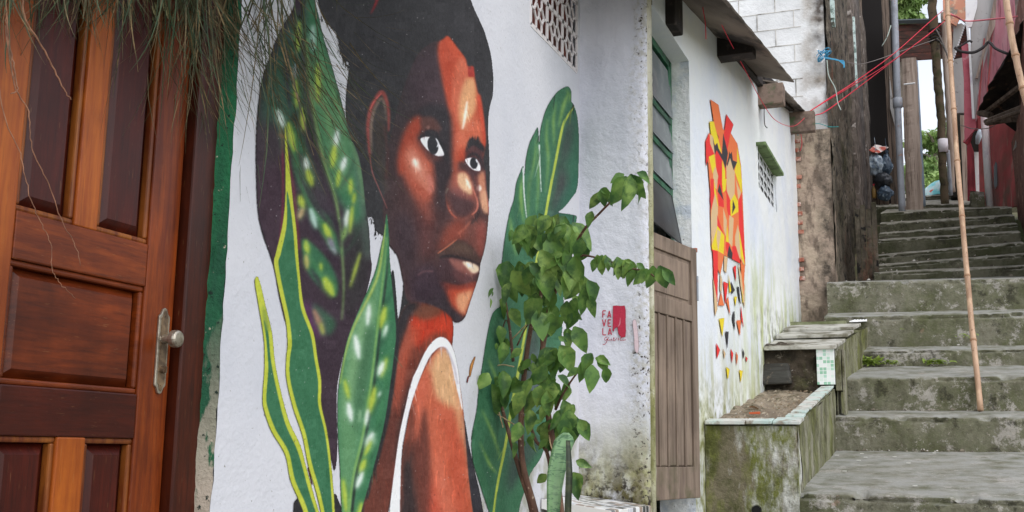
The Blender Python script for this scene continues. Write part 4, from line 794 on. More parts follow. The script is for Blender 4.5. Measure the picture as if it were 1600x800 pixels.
up[-1] = up[-1][:3]+(19.0,)+(Z(1400, 325, 19), Z(1586, 320, 19))+up[-1][6:]
up.append((18.2, Z(1420, 319, 18.2), Z(1500, 318, 18.2), 20.5, Z(1420, 312, 20.5), Z(1500, 311, 20.5), .5, -.9, .6))
up.append((20.4, Z(1430, 305, 20.4), Z(1500, 304, 20.4), 26, Z(1430, 301, 26), Z(1500, 300, 26), .6, -1.6, 1.4))
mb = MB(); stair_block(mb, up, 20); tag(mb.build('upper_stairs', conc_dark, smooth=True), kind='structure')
ZT = up[-1][1]
# pale kerb strip along the left side of the upper flight
mb = MB(); P0 = [pt(a, b, 'X', -.72) for a, b in [(1378, 440), (1384, 425), (1384, 412), (1388, 398), (1388, 376), (1391, 364), (1392, 350), (1396, 333)]]
for i in range(len(P0)-1):
    a, b = P0[i], P0[i+1]; mb.box(-.76, -.69, min(a.y, b.y)-.02, max(a.y, b.y)+.06, a.z-.35, max(a.z, b.z)+.01)
tag(mb.build('stair_kerb', mat('pale_render', A(186, 180, 170), [dict(c=A(110, 104, 90), s=12, lo=.48, hi=.6)], bump=[dict(s=30, k=.6)]), bevel=.008), kind='structure')

# ------------------------------------------------------------------ HOUSE WITH THE MURAL
hA = thing('painted_house', (XA, 3.5, 0), 'white stucco house with a huge painted portrait and leaves, varnished door at its left end', 'house')
Yd0 = pt(354, 400, 'X', XA)[1]; Y_l = 1.30; ZB = -1.25; ZTOP = 3.4
vb0 = pt(829, 42, 'X', XA); vb1 = pt(899, 106, 'X', XA); vz = (vb0.z+vb1.z)/2; vy0, vy1 = vb0.y, vb1.y+.02
mb = MB(); jag = []
n = 120
G = []
for i in range(n+1):   # wall face with ragged left edge at the door reveal
    z = lerp(ZB, ZTOP, i/n); e = Yd0+.012*nz(0, z, 1, 9)+.006*nz(0, z, 4, 40)
    G.append([(XA, e, z), (XA, Yd0+.05, z)])
mb.grid(G)
mb.add([(XA, Yd0+.05, ZB), (XA, vy0, ZB), (XA, vy0, ZTOP), (XA, Yd0+.05, ZTOP)], [(0, 1, 2, 3)])
mb.add([(XA, vy0, ZB), (XA, YC+.02, ZB), (XA, YC+.02, vz), (XA, vy0, vz)], [(0, 1, 2, 3)])
mb.add([(XA, vy0, vz+.62), (XA, YC+.02, vz+.62), (XA, YC+.02, ZTOP), (XA, vy0, ZTOP)], [(0, 1, 2, 3)])
mb.add([(XA, vy1, vz), (XA, YC+.02, vz), (XA, YC+.02, vz+.62), (XA, vy1, vz+.62)], [(0, 1, 2, 3)])
# over the door, far left wall, back body
mb.box(XA-.3, XA, -3, Y_l, ZB, ZTOP); mb.box(XA-.3, XA, Y_l, Yd0, 1.62, ZTOP)
mb.box(XA-4, XA-.45, -3, YC, ZB, ZTOP); mb.box(XA-4, XA-.3, -3, YC, ZTOP-.06, ZTOP)
mb.box(XA-.3, XA-.14, Yd0+.2, vy0-.05, ZB, ZTOP-.1)
mb.build('wall', white, hA, fixn=False)
# green reveal and bare plaster strip
XF_ = pt(327, 400, 'Y', Yd0-.03)[0]
mb = MB(); G = []
for i in range(161):
    z = lerp(ZB, 1.62, i/160); e = Yd0+.012*nz(0, z, 1, 9)+.006*nz(0, z, 4, 40)
    G.append([(XF_-.03, Yd0-.05, z) if t == 0 else (XA+(XF_-XA)*(1-t)-.001, lerp(Yd0-.03, e, t)+.01*nz(t, z, 2, 22)*(1-t), z) for t in (0, .15, .4, .7, 1)])
mb.grid(G); mb.build('door_reveal', green_paint, hA, smooth=True)
# door frame
XF = pt(327, 400, 'Y', Yd0-.03)[0]; XD = XF-.03
yd1 = pt(277, 400, 'X', XD)[1]; yf1 = Yd0-.03
mb = MB(); mb.box(XF-.12, XF, yd1+.006, yf1+.01, ZB, 1.6); mb.box(XF-.12, XF, Y_l, Y_l+.13, ZB, 1.6); mb.box(XF-.12, XF, Y_l+.13, yd1+.006, 1.42, 1.6)
mb.build('door_frame', w_frame, hA, bevel=.006)
# door leaf
dl = bpy.data.objects.new('door', None); C.objects.link(dl); dl.location = (XD, yd1, 0); dl.parent = hA; dl.matrix_parent_inverse = Matrix.Translation(-hA.location)
Yy = lambda u, v: pt(u, v, 'X', XD)[1]; Zz = lambda u, v: pt(u, v, 'X', XD)[2]
y_rs = Yy(246, 200); y_p2a, y_p2b = Yy(165, 200), y_rs; y_p1a, y_p1b = Yy(38, 200), Yy(130, 200)
y_l = Y_l+.135
z_up = 1.42; z_r1 = (Zz(112, 352)+Zz(25, 325))/2; z_m1 = (Zz(10, 407)+Zz(230, 444))/2; z_m0 = (Zz(10, 600)+Zz(215, 616))/2; z_l1 = (Zz(10, 681)+Zz(212, 685))/2
z_bot = -1.0
def slab(name, m, y0, y1, z0, z1, x1=XD, th=.035, bev=.004): 
    b = MB(); b.box(x1-th, x1, y0, y1, z0, z1); o = b.build(name, m, dl, bevel=bev); return o
slab('stile', w_right, y_rs, yd1, z_bot, z_up); slab('stile', w_stile, y_l, y_p1a, z_bot, z_up); slab('stile', w_stile, y_p1b, y_p2a, z_r1-.001, z_up)
slab('rail', w_rail, y_p1a+.001, y_rs-.001, z_m1, z_r1); slab('rail', w_low, y_p1a+.001, y_rs-.001, z_l1, z_m0); slab('rail', w_rail, y_p1a, y_rs, z_up-.1, z_up, XD-.001)
y_q0, y_q1 = Yy(85, 740), Yy(130, 740)
slab('stile', w_stile, y_q0, y_q1, z_bot, z_l1); slab('rail', w_low, y_p1a, y_q0, z_bot-.1, z_bot+.1, XD-.001); slab('rail', w_low, y_q1, y_rs, z_bot-.1, z_bot+.1, XD-.001)
def panel(m, mm, y0, y1, z0, z1, fr=.03, rise=.018, deep=.028):
    """raised and fielded panel: groove, sloping field edge, flat field; plus a lighter moulding round it"""
    b = MB(); q = lambda f, x: [(x, y0+f, z0+f), (x, y1-f, z0+f), (x, y1-f, z1-f), (x, y0+f, z1-f)]
    R_ = [q(0, XD-deep), q(.012, XD-deep-.004), q(.04 if z1-z0 > .3 else .035, XD-deep+rise)]
    vs = sum(R_, []); fs = [(k*4+i, k*4+(i+1) % 4, (k+1)*4+(i+1) % 4, (k+1)*4+i) for k in range(2) for i in range(4)]+[(8, 9, 10, 11)]
    b.add(vs, fs); b.build('panel', m, dl)
    b = MB()
    for (a0, a1, c0, c1, horiz) in ((y0, y1, z0, z0+.014, 1), (y0, y1, z1-.014, z1, 1), (y0, y0+.014, z0+.014, z1-.014, 0), (y1-.014, y1, z0+.014, z1-.014, 0)):
        b.box(XD-deep-.002, XD-.006, a0, a1, c0, c1)
    b.build('moulding', mm, dl, bevel=.005)
panel(w_panel, w_mold, y_p1a, y_p1b, z_r1, z_up-.1); panel(w_panel, w_mold, y_p2a, y_p2b, z_r1, z_up-.1)
panel(w_panelh, w_rail, y_p1a, y_rs, z_m0, z_m1); panel(w_panel, w_mold, y_p1a, y_q0, z_bot+.1, z_l1); panel(w_panel, w_mold, y_q1, y_rs, z_bot+.1, z_l1)
# handle plate, knob
mb = MB(); cx = Yy(251, 545); za, zb = Zz(255, 481), Zz(247, 616); hw = .0205
prof = [(0, 1), (.35, .985), (.5, .955), (.62, .93), (1, .90), (1, .5), (1, .10), (.62, .07), (.5, .045), (.35, .015), (0, 0)]
poly = [(XD, cx+a*hw, lerp(za, zb, 1-b_)) for a, b_ in prof]+[(XD, cx-a*hw, lerp(za, zb, 1-b_)) for a, b_ in prof[::-1][1:-1]]
mb.prism(poly, (.007, 0, 0)); mb.build('handle_plate', brass, dl, bevel=.0015)
mb = MB(); poly2 = [(XD+.0071, cx+(p[1]-cx)*.6, lerp(za, zb, .5)+(p[2]-lerp(za, zb, .5))*.93) for p in poly]; mb.prism(poly2, (.002, 0, 0)); mb.build('plate_inlay', brass_d, dl)
mb = MB(); kz = Zz(258, 531)
mb.tube([(XD+.004, cx, kz), (XD+.009, cx, kz), (XD+.032, cx, kz)], [.019, .012, .0095], 16); mb.tube([(XD+.032, cx, kz), (XD+.036, cx, kz), (XD+.040, cx, kz), (XD+.050, cx, kz), (XD+.055, cx, kz), (XD+.0575, cx, kz)], [.014, .0215, .0225, .0225, .0205, .016], 20)
mb.build('knob', brass, dl, smooth=False, bevel=.001)
mb = MB(); zc = Zz(252, 578); mb.tube([(XD+.009, cx, zc), (XD+.018, cx, zc)], [.0095, .009], 14); mb.box(XD+.018, XD+.024, cx-.002, cx+.002, zc-.008, zc+.008); mb.build('lock_cylinder', brass_d, dl)
for zc in (lerp(za, zb, .1), lerp(za, zb, .9)): mb = MB(); mb.tube([(XD+.009, cx, zc), (XD+.0105, cx, zc)], .0028, 8); mb.build('screw', brass_d, dl)
# vent block (cobogo) high in the wall: pierced pattern of bent bars
mb = MB(); T = .006
def bar(y0, z0, y1, z1, t=T):
    d = Vector((0, y1-y0, z1-z0)); l = d.length
    if l < 1e-4: return
    d /= l; nn = Vector((0, -d.z, d.y))*t; a = Vector((0, y0, z0)); b_ = Vector((0, y1, z1))
    mb.prism([Vector((XA-.005, 0, 0))+p for p in (a-nn, b_-nn, b_+nn, a+nn)], (.008, 0, 0))
sy = (vy1-vy0)/3; szz = .2
for i in range(3):
    for j in range(3):
        a, b_ = vy0+i*sy, vz+j*szz; c_ = a+sy; d_ = b_+szz
        for q in ((a, b_, a, d_), (a, b_, c_, b_)): bar(*q, t=.012)
        X_ = lambda f: a+f*sy
        Y_ = lambda f: b_+f*szz
        for q in ((.33, 0, .33, .28), (.33, .28, .5, .42), (.5, .42, .66, .28), (.66, .28, .66, 0), (.33, 1, .33, .72), (.33, .72, .5, .58), (.5, .58, .66, .72), (.66, .72, .66, 1), (.5, .42, .5, .58), (0, .5, .2, .5), (.2, .5, .33, .28), (.2, .5, .33, .72), (.8, .5, 1, .5), (.8, .5, .66, .28), (.8, .5, .66, .72)):
            bar(X_(q[0]), Y_(q[1]), X_(q[2]), Y_(q[3]))
bar(vy1, vz, vy1, vz+.62, .012); bar(vy0, vz+.6, vy1, vz+.6, .012)
mb.build('vent_block', mat('vent_white', A(206, 200, 200), bump=[dict(s=60, k=.3)]), hA)
mb = MB(); mb.box(XA-.06, XA-.045, vy0-.05, vy1+.01, vz-.05, vz+.7); mb.build('vent_backing', mat('brown_backing', A(124, 62, 50), [dict(c=A(70, 40, 34), s=6, lo=.4, hi=.6)]), hA)
# pillar (end pier) with eroded edge
mb = MB(); zb_ = -.9; nP = 150; G = []
for i in range(nP+1):
    z = lerp(zb_, 3.6, i/nP); row = []
    for t in np.linspace(0, 1, 26):
        x = lerp(XA-.02, XB, t); k = max(0, (t-.84)/.16); y = YC+.004*nz(x, z, 5, 12)
        er = max(0, nz(x*1.5, z, 3, 16)*.5+.22)*k
        y += .035*er+ (.02*k**6)
        row.append((x, y, z))
    e = .012*nz(0, z, 8, 14)
    row += [(XB+.004+e*.4, YC+.035+e*.3, z), (XB+.006, YC+.07+e, z), (XB+.002, YC+.125+abs(e)*1.5, z), (XB-.03, YC+.15+e, z), (XB-.2, YC+.16, z)]
    G.append(row)
mb.grid(G); pl = mb.build('end_pillar', pillar_m, hA, smooth=True, fixn=False)
pl.data.materials.append(moss_edge)
for p in pl.data.polygons:
    if p.center.y > YC+.028 or p.center.x > XB-.004: p.material_index = 1
# conduit strip running down the pillar edge
mb = MB(); mb.tube([(XB+.004, YC+.045, z) for z in np.linspace(-.35, 1.62, 12)], .017, 10); mb.build('edge_conduit', moss_edge, hA, smooth=True)

paintm = mat('mural_paint', (1, 1, 1, 1), attr='paint', rough=.7, bump=ST, spec=.3)
ras = paint_main(); sheet('mural', hA, ras, 'X', XA, 388, 914, 900, -.65, 3.0, 1400, 400, .0025, paintm, k=1.22); del ras
ras = paint_logo(); sheet('painted_logo', hA, ras, 'Y', YC, 926, 1003, 290, pt(950, 575, 'Y', YC)[2], pt(950, 470, 'Y', YC)[2], 420, 500, -.008, paintm); del ras

# ------------------------------------------------------------------ tiled bench in front of the pillar
bz = pt(1020, 790, 'Y', YC-.01)[2]
c0 = pt(1020, 790, 'Z', bz); 
be = thing('tiled_bench', (-1.6, 5.2, bz), 'low masonry bench topped with black and white mosaic tiles, at the foot of the pillar', 'bench')
yb_ = YC-.025
bl_ = pt(905, 773, 'Y', yb_)[2]; mb = MB(); q_ = [(XA+.003, 4.95, bl_), (XB-.03, 4.95, bz), (c0.x-.005, yb_, bz), (XA+.003, yb_, bl_)]; mb.prism(q_, (0, 0, -.05)); mb.build('tile_top', tile_bw, be, bevel=.004)
mb = MB(); mb.prism([(XA+.003, 4.97, bz-.05), (XB-.05, 4.97, bz-.05), (c0.x-.03, c0.y-.05, bz-.05), (c0.x-.03, yb_, bz-.05), (XA+.003, yb_, bz-.05)], (0, 0, -.6)); mb.build('base', planter_m, be, bevel=.01)

# ------------------------------------------------------------------ SECOND WHITE HOUSE
hB = thing('limewashed_house', (XB, 9.5, 0), 'long white limewashed house with an orange and red abstract face painted on its wall', 'house')
yw0, yw1 = YC+.17, pt(1078, 200, 'X', XB)[1]; zl = pt(1078, 98, 'X', XB)[2]
Yend = pt(1246, 330, 'X', XB)[1]
def ztop(y):  # wall top follows the roof pitch
    a, b_, c_ = pt(1078, 0, 'X', XB), pt(1178, 128, 'X', XB), pt(1252, 186, 'X', XB)
    return float(np.interp(y, [a.y, b_.y, c_.y], [a.z, b_.z, c_.z]))+.03
v0 = pt(1184, 229, 'X', XB); v1 = pt(1211, 262, 'X', XB); v0b = pt(1184, 287, 'X', XB); wz1 = v0.z; wz0 = v0b.z-.02; wy0, wy1 = v0.y, v1.y
# front face as a grid of gentle relief with openings left out
mb = MB(); ysn = sorted(set([round(float(v), 4) for v in np.linspace(yw1, Yend, 120)]+[wy0, wy1])); zs_n = sorted(set([float(v) for v in np.linspace(-.75, 4.4, 110)]+[wz0, wz1]))
grid_v = {}; vs = []; fs = []
def gv(i, j):
    if (i, j) not in grid_v:
        y, z = ysn[i], zs_n[j]; grid_v[(i, j)] = len(vs)
        abst = 0; vs.append((XB+(.012*nz(0, y, z, 1.2)+.003*nz(3, y, z, 9))*min(1, max(0, (y-8.6)/.3)), y, min(z, ztop(y))))
    return grid_v[(i, j)]
for i in range(len(ysn)-1):
    for j in range(len(zs_n)-1):
        ym, zm = (ysn[i]+ysn[i+1])/2, (zs_n[j]+zs_n[j+1])/2
        if wy0 < ym < wy1 and wz0 < zm < wz1: continue
        if zs_n[j] > ztop(ym): continue
        fs.append((gv(i, j), gv(i+1, j), gv(i+1, j+1), gv(i, j+1)))
mb.add(vs, fs)
mb.add([(XB, yw0-.02, zl), (XB, yw1, zl), (XB, yw1, ztop(yw1)), (XB, yw0-.02, ztop(yw1)-.2)], [(0, 1, 2, 3)])   # above lintel
mb.add([(XB, yw0-.02, zl), (XB, yw1, zl), (XB-.2, yw1, zl), (XB-.2, yw0-.02, zl)], [(0, 1, 2, 3)])  # soffit
mb.box(XB-4, XB-.35, yw0, Yend-.05, -.7, 2.7)
mb.add([(XB, Yend, -.7), (XB-.35, Yend, -.7), (XB-.35, Yend, 4), (XB, Yend, ztop(Yend))], [(0, 1, 2, 3)])
mb.build('wall', white2, hB, fixn=False, smooth=False)
mb = MB(); relief(mb, (XB, yw1, -.7), (-.22, 0, 0), (0, 0, zl+.7), 8, 70, .008, 14, (0, -1, 0)); mb.build('window_jamb', jamb_m, hB, smooth=True)
# louvred window above the door
XW = pt(1052, 300, 'Y', yw1)[0]
wn_ = bpy.data.objects.new('louvred_window', None); C.objects.link(wn_); wn_.location = (XW, 6.2, 1.8); wn_.parent = hB; wn_.matrix_parent_inverse = Matrix.Translation(-hB.location)
mb = MB(); zwb = pt(1050, 395, 'X', XW)[2]
mb.box(XW-.03, XW, yw1-.085, yw1-.005, zwb, zl-.002); mb.box(XW-.03, XW, yw0, yw0+.04, zwb, zl-.002); mb.box(XW-.03, XW, yw0+.04, yw1-.045, zl-.05, zl-.002)
bars = [pt(1047, 187, 'X', XW)[2], pt(1047, 240, 'X', XW)[2], pt(1047, 296, 'X', XW)[2]]
for z in bars: mb.box(XW-.028, XW+.006, yw0+.04, yw1-.045, z-.035, z)
mb.build('window_frame', green_frame, wn_, bevel=.003)
tops = [zl-.05]+bars
for k in range(3):
    mb = MB(); zt, zb2 = tops[k], tops[k+1]+.005; tl = .02
    mb.hexa([(XW-.012, yw0+.04, zt-.03), (XW-.006, yw0+.04, zt-.03), (XW-.006, yw1-.046, zt-.03), (XW-.012, yw1-.046, zt-.03)], [(XW-.012+tl, yw0+.04, zb2), (XW-.006+tl, yw0+.04, zb2), (XW-.006+tl, yw1-.046, zb2), (XW-.012+tl, yw1-.046, zb2)])
    mb.build('pane', glass, wn_)
mb = MB(); zt = bars[2]-.03; zb2 = pt(1060, 368, 'X', XW+.1)[2]
mb.hexa([(XW-.01, yw0+.04, zt), (XW, yw0+.04, zt), (XW, yw1-.05, zt), (XW-.01, yw1-.05, zt)], [(XW+.045, yw0+.04, zb2), (XW+.06, yw0+.04, zb2), (XW+.06, yw1-.05, zb2), (XW+.045, yw1-.05, zb2)])
mb.hexa([(XW-.012, yw1-.06, zt), (XW+.004, yw1-.06, zt), (XW+.004, yw1-.046, zt), (XW-.012, yw1-.046, zt)], [(XW+.043, yw1-.06, zb2-.01), (XW+.064, yw1-.06, zb2-.01), (XW+.064, yw1-.046, zb2-.01), (XW+.043, yw1-.046, zb2-.01)])
o = mb.build('open_pane', darkpane, wn_, bevel=.003); o['label'] = 'soot-black lowest pane tilted open'
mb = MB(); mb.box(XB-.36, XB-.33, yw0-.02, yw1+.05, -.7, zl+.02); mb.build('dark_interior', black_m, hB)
# old plank door, standing ajar
P1 = pt(1092, 600, 'Y', 6.56); a_d = Vector((-1.512, 5.80, 0)); b_d = Vector((P1.x, P1.y, 0)); dv = (b_d-a_d); Ld = dv.length; dv.normalize(); nv = Vector((dv.y, -dv.x, 0))
zt_d = pt(1087, 390, 'Y', P1.y)[2]; zb_d = pt(1096, 778, 'Y', P1.y)[2]
od = bpy.data.objects.new('old_door', None); C.objects.link(od); od.location = (b_d.x, b_d.y, zb_d); od.parent = hB; od.matrix_parent_inverse = Matrix.Translation(-hB.location); od['label'] = 'unpainted grey brown panelled door standing slightly ajar'
def dbox(mb, s0, s1, z0, z1, d0, d1):
    q = lambda s, d: a_d+dv*s+nv*d
    A_, B_, C_, D_ = q(s0, d0), q(s1, d0), q(s1, d1), q(s0, d1)
    mb.hexa([(p.x, p.y, z0) for p in (A_, B_, C_, D_)], [(p.x, p.y, z1) for p in (A_, B_, C_, D_)])
def dpart(name, s0, s1, z0, z1, d0=-.03, d1=0, bev=.004):
    m_ = MB(); dbox(m_, s0, s1, z0, z1, d0, d1); return m_.build(name, oldwood, od, bevel=bev)
zz = lambda v: pt(1084, v, 'Y', P1.y)[2]
dpart('stile', Ld-.085, Ld, zb_d, zt_d); dpart('stile', 0, .085, zb_d, zt_d)
dpart('rail', .086, Ld-.086, zz(412), zt_d-.002); dpart('rail', .086, Ld-.086, zz(505), zz(480)); dpart('rail', .086, Ld-.086, zb_d+.002, zz(729))
dpart('panel', .086, Ld-.086, zz(480), zz(412), -.026, -.014)
dpart('panel', .12, Ld-.12, zz(474), zz(418), -.014, -.006)
dpart('backing', .086, Ld-.086, zz(729), zz(505), -.028, -.016)
ns = 5; gap = (Ld-.172)/ns
for i in range(ns):
    s0 = .086+i*gap; dpart('slat', s0+.018, s0+gap-.018, zz(727), zz(507), -.016, -.006, .004)
    if i: dpart('mullion', s0-.009, s0+.009, zz(729)+.001, zz(505)-.001, -.016, -.001, .003)
m_ = MB(); dbox(m_, Ld-.012, Ld+.004, zz(470), zz(432), .001, .006); dbox(m_, Ld+.0, Ld+.012, zz(470), zz(432), -.012, .004); m_.build('hinge', pipe_m, od)
m_ = MB(); m_.tube([(b_d.x-.02, b_d.y+.045, z) for z in (zz(392), zz(386))], .016, 8); m_.build('hinge_stub', brick_m, od)
# little vent window with green slab over it
mb = MB(); mb.box(XB-.1, XB+.075, wy0-.03, wy1+.06, wz1, wz1+.035); mb.build('window_hood', lintel_g, hB, bevel=.006)
mb = MB(); mb.box(XB-.1, XB-.001, wy1, wy1+.01, wz0, wz1); mb.box(XB-.3, XB-.001, wy0-.01, wy0, wz0, wz1); mb.box(XB-.3, XB-.001, wy0, wy1, wz0-.01, wz0); mb.build('window_reveal', white2, hB)
mb = MB(); nc, nr = 5, 4; cw, ch = (wy1-wy0)/nc, (wz1-wz0)/nr
XV = XB-.02
for i in range(nc+1): mb.box(XV-.004, XV, wy0+i*cw-.02, wy0+i*cw+.02, wz0, wz1)
for j in range(nr+1): mb.box(XV-.004, XV+.001, wy0, wy1, wz0+j*ch-.012, wz0+j*ch+.012)
for i in range(nc):
    for j in range(nr):
        cy, cz = wy0+(i+.5)*cw, wz0+(j+.5)*ch
        mb.hexa([(XV-.003, cy-cw/2, cz), (XV-.003, cy, cz-ch/2), (XV-.003, cy, cz-ch/2+.03), (XV-.003, cy-cw/2+.03, cz)], [(XV+.002, cy-cw/2, cz), (XV+.002, cy, cz-ch/2), (XV+.002, cy, cz-ch/2+.03), (XV+.002, cy-cw/2+.03, cz)])
mb.build('vent_grille', mat('grille_white', A(206, 208, 210), [dict(c=A(120, 116, 110), s=20, lo=.55, hi=.65)]), hB)
mb = MB(); mb.box(XB-.08, XB-.06, wy0-.01, wy1+.01, wz0-.1, wz1+.1); mb.build('vent_backing', mat('dark_void', (.02, .017, .015, 1)), hB)
ras = paint_abstract(); sheet('mural', hB, ras, 'X', XB, 1098, 1168, 330, pt(1160, 600, 'X', XB)[2], pt(1108, 150, 'X', XB)[2]+.1, 700, 380, .008, mat('mural_paint_flat', (1, 1, 1, 1), attr='paint', rough=.7, bump=ST, spec=.3), k=1.22); del ras
# roof: cement sheets sloping with the wall, overhanging the alley
XE = XB+.42
def corr(mb, A0, A1, B0, B1, n=30, m=10, amp=.02, th=.012, waves=5, frac=1):
    """corrugated quad: A0-A1 eave edge, B0-B1 upper edge"""
    A0, A1, B0, B1 = map(Vector, (A0, A1, B0, B1)); nn = (A1-A0).cross(B0-A0).normalized()
    if nn.z < 0: nn = -nn
    for off in (0, -th):
        mb.grid([[A0.lerp(A1, i/n).lerp(B0.lerp(B1, i/n), j/m)+nn*(off+amp*math.sin(i/n*waves*2*math.pi)) for j in range(m+1)] for i in range(n+1)])
    for j_ in (0, m):
        mb.grid([[A0.lerp(A1, i/n).lerp(B0.lerp(B1, i/n), j_/m)+nn*(o_+amp*math.sin(i/n*waves*2*math.pi)) for o_ in (0, -th)] for i in range(n+1)])
    for i_ in (0, n):
        mb.grid([[A0.lerp(A1, i_/n).lerp(B0.lerp(B1, i_/n), j/m)+nn*(o_+amp*math.sin(i_/n*waves*2*math.pi)) for o_ in (0, -th)] for j in range(m+1)])
def roof_piece(u0, v0, u1, v1, xe, waves, lift=0):
    a = pt(u0, v0, 'X', xe); b_ = pt(u1, v1, 'X', xe); wz = lambda y: ztop(y)+.10+lift
    mb = MB(); corr(mb, a, b_, (XB-1.2, a.y-.05, max(a.z, wz(a.y))+.28), (XB-1.2, b_.y-.05, max(b_.z, wz(b_.y))+.28), n=waves*8, waves=waves, amp=.0015)
    return mb.build('roof_sheet', roof_m, hB, smooth=True)
roof_piece(1060, -80, 1141, 10, XB+.36, 7); roof_piece(1136, 0, 1241, 127, XB+.36, 8); roof_piece(1215, 128, 1268, 184, XB+.16, 7)
def beam(name, m, u0, u1, v0, v1, y, depth, parent=hB, lab=None):
    a = pt(u0, v1, 'Y', y); b_ = pt(u1, v0, 'Y', y); mb = MB(); mb.box(min(XB-.1, a.x), b_.x, y, y+depth, a.z, b_.z)
    o = mb.build(name, m, parent, bevel=.006)
    if lab: o['label'] = lab
    return o
yb1 = pt(1120, 70, 'X', XB)[1]
beam('roof_beam', soot_wood, 1120, 1175, 45, 88, yb1, .16, lab='soot-black beam end under the sheets')
yb2 = pt(1184, 145, 'X', XB)[1]; beam('roof_beam', beam_m, 1186, 1223, 128, 164, yb2, .14, lab='boxy sawn beam end with a green stained side')
yb3 = pt(1236, 190, 'X', XB)[1]; beam('roof_beam', beam_m, 1236, 1272, 172, 207, yb3-.1, .1)
mb = MB()
for y0, y1 in ((yw1+.3, yb1), (yb1+.16, yb2), (yb2+.14, yb3-.1)):
    mb.hexa([(XB-.12, y0, ztop(y0)-.05), (XB+.05, y0, ztop(y0)-.05), (XB+.05, y0, ztop(y0)+.1), (XB-.12, y0, ztop(y0)+.1)], [(XB-.12, y1, ztop(y1)-.05), (XB+.05, y1, ztop(y1)-.05), (XB+.05, y1, ztop(y1)+.1), (XB-.12, y1, ztop(y1)+.1)])
mb.build('wall_plate', soot_wood, hB, bevel=.004)
a = pt(1021, 40, 'Y', 6.0); b_ = pt(1054, -30, 'Y', 6.0); mb = MB(); mb.box(XB-.1, b_.x, 6.0, 6.22, a.z, b_.z+.2); mb.build('roof_beam', soot_wood, hB, bevel=.01)['label'] = 'short charred beam end beside the pillar'

# ------------------------------------------------------------------ BLOCK HOUSE (white blocks above, bare column, sooty side)
hC = thing('block_house', (XB, YCOL, 0), 'tall blackened house with whitewashed block gable and soot dark side wall along the stairs', 'house')
xc = pt(1300, 300, 'Y', YCOL)[0]; yq = YCOL+.05
zcap = pt(1270, 205, 'Y', YCOL)[2]
mb = MB(); mb.box(XB-3, xc-.02, yq, yq+.2, 3.2, 6.4); mb.build('gable', blockw, hC)
mb = MB(); bw, bh = .42, .21
j = 0; z = 3.2
while z < 6.3:
    mb.box(XB-2.5, xc-.28, yq-.006+.001, yq+.001, z, z+.008)
    x = XB-2.5+(j % 2)*bw/2
    while x < xc-.25: mb.box(x, x+.009, yq-.007, yq+.002, z+.008, z+bh); x += bw
    z += bh; j += 1
mb.build('block_joints', joint_m, hC)
# column
mb = MB(); relief(mb, (pt(1245, 300, 'Y', YCOL)[0]-.01, YCOL, 1.0), (xc-pt(1245, 300, 'Y', YCOL)[0]+.0, 0, 0), (0, 0, zcap-1.0), 20, 120, .012, 9, (0, -1, 0))
mb.box(XB+.02, xc, YCOL+.01, YCOL+.4, 1.0, zcap+.02); mb.build('column', colm, hC)
for i in range(16):
    z = 1.9+i*.105
    if i in (3, 4, 9, 12): continue
    mb = MB(); mb.box(XB+.0, XB+.04+random.uniform(-.015, .025), YCOL-.02, YCOL+.05, z, z+.045); mb.build('brick', brick_m, hC, bevel=.004)
# long sooty side wall with relief
xe1 = -1.0; ye1 = pt(1357, 300, 'X', xe1)[1]
mb = MB(); nn_, mm_ = 110, 110; G = []
for i in range(nn_+1):
    y = lerp(YCOL+.02, ye1, i/nn_); row = []
    for jx in range(mm_+1):
        z = lerp(1.2, 7.6, jx/mm_); x = lerp(xc, xe1, i/nn_)+.035*nz(0, y, z, 1.4)+.018*nz(4, y, z, 6)
        if i > nn_-6: x -= .02*(i-nn_+6)**1.2*abs(nz(2, 0, z, 2))
        row.append((x, y, z))
    G.append(row)
mb.grid(G); mb.box(xc-.35, xc-.12, YCOL+.4, ye1, 1.2, 7.5); mb.build('side_wall', sootwall, hC, smooth=True)
# ragged concrete pier edge on that wall
mb = MB()
for (u0, u1, xx) in ((1334, 1347, -1.0), (1350, 1359, -.985)):
    y0, y1 = pt(u0, 200, 'X', xx)[1], pt(u1, 200, 'X', xx)[1]; G = []
    for i in range(60):
        z = lerp(1.5, 7.4, i/59); e = .04*nz(1, z, u0, 3); G.append([(xx-.12, y0+e, z), (xx+.03+e*.4, y0+e*1.2, z), (xx+.035+e*.4, y1+e, z), (xx-.12, y1+e, z)])
    mb.grid(G)
mb.build('rough_pier', mat('pier_concrete', A(110, 100, 92), [dict(c=A(66, 58, 52), s=5, lo=.42, hi=.6, d=9), dict(c=A(160, 152, 146), s=7, lo=.6, hi=.66)], bump=[dict(s=14, k=1, dist_m=.04)]), hC, smooth=True)
# pale louvre shutters high on the side wall: two narrow frames with slats each
def shutter(u0, v0, u1, v1, x, m, parent, lab):
    e = bpy.data.objects.new('louvre_shutter', None); C.objects.link(e); p = pt(u0, v0, 'X', x); q = pt(u1, v1, 'X', x); e.location = p; e.parent = parent; e.matrix_parent_inverse = Matrix.Translation(-parent.location)
    e['label'] = lab; y0, y1 = p.y, q.y; z1, z0 = max(p.z, 7.0) if v0 < 5 else p.z, q.z
    b = MB(); b.box(x-.02, x+.02, y1-.045, y1, z0, z1); b.box(x-.02, x+.02, y0, y0+.03, z0+.06, z1); b.box(x-.018, x+.018, y0+.03, y1-.045, z0+.02, z0+.07); b.build('frame', m, e)
    z = z0+.08
    while z < z1:
        b = MB(); b.hexa([(x-.02, y0+.03, z), (x-.014, y0+.03, z), (x-.014, y1-.045, z), (x-.02, y1-.045, z)], [(x+.014, y0+.03, z+.06), (x+.02, y0+.03, z+.06), (x+.02, y1-.045, z+.06), (x+.014, y1-.045, z+.06)]); b.build('slat', m, e); z += .13
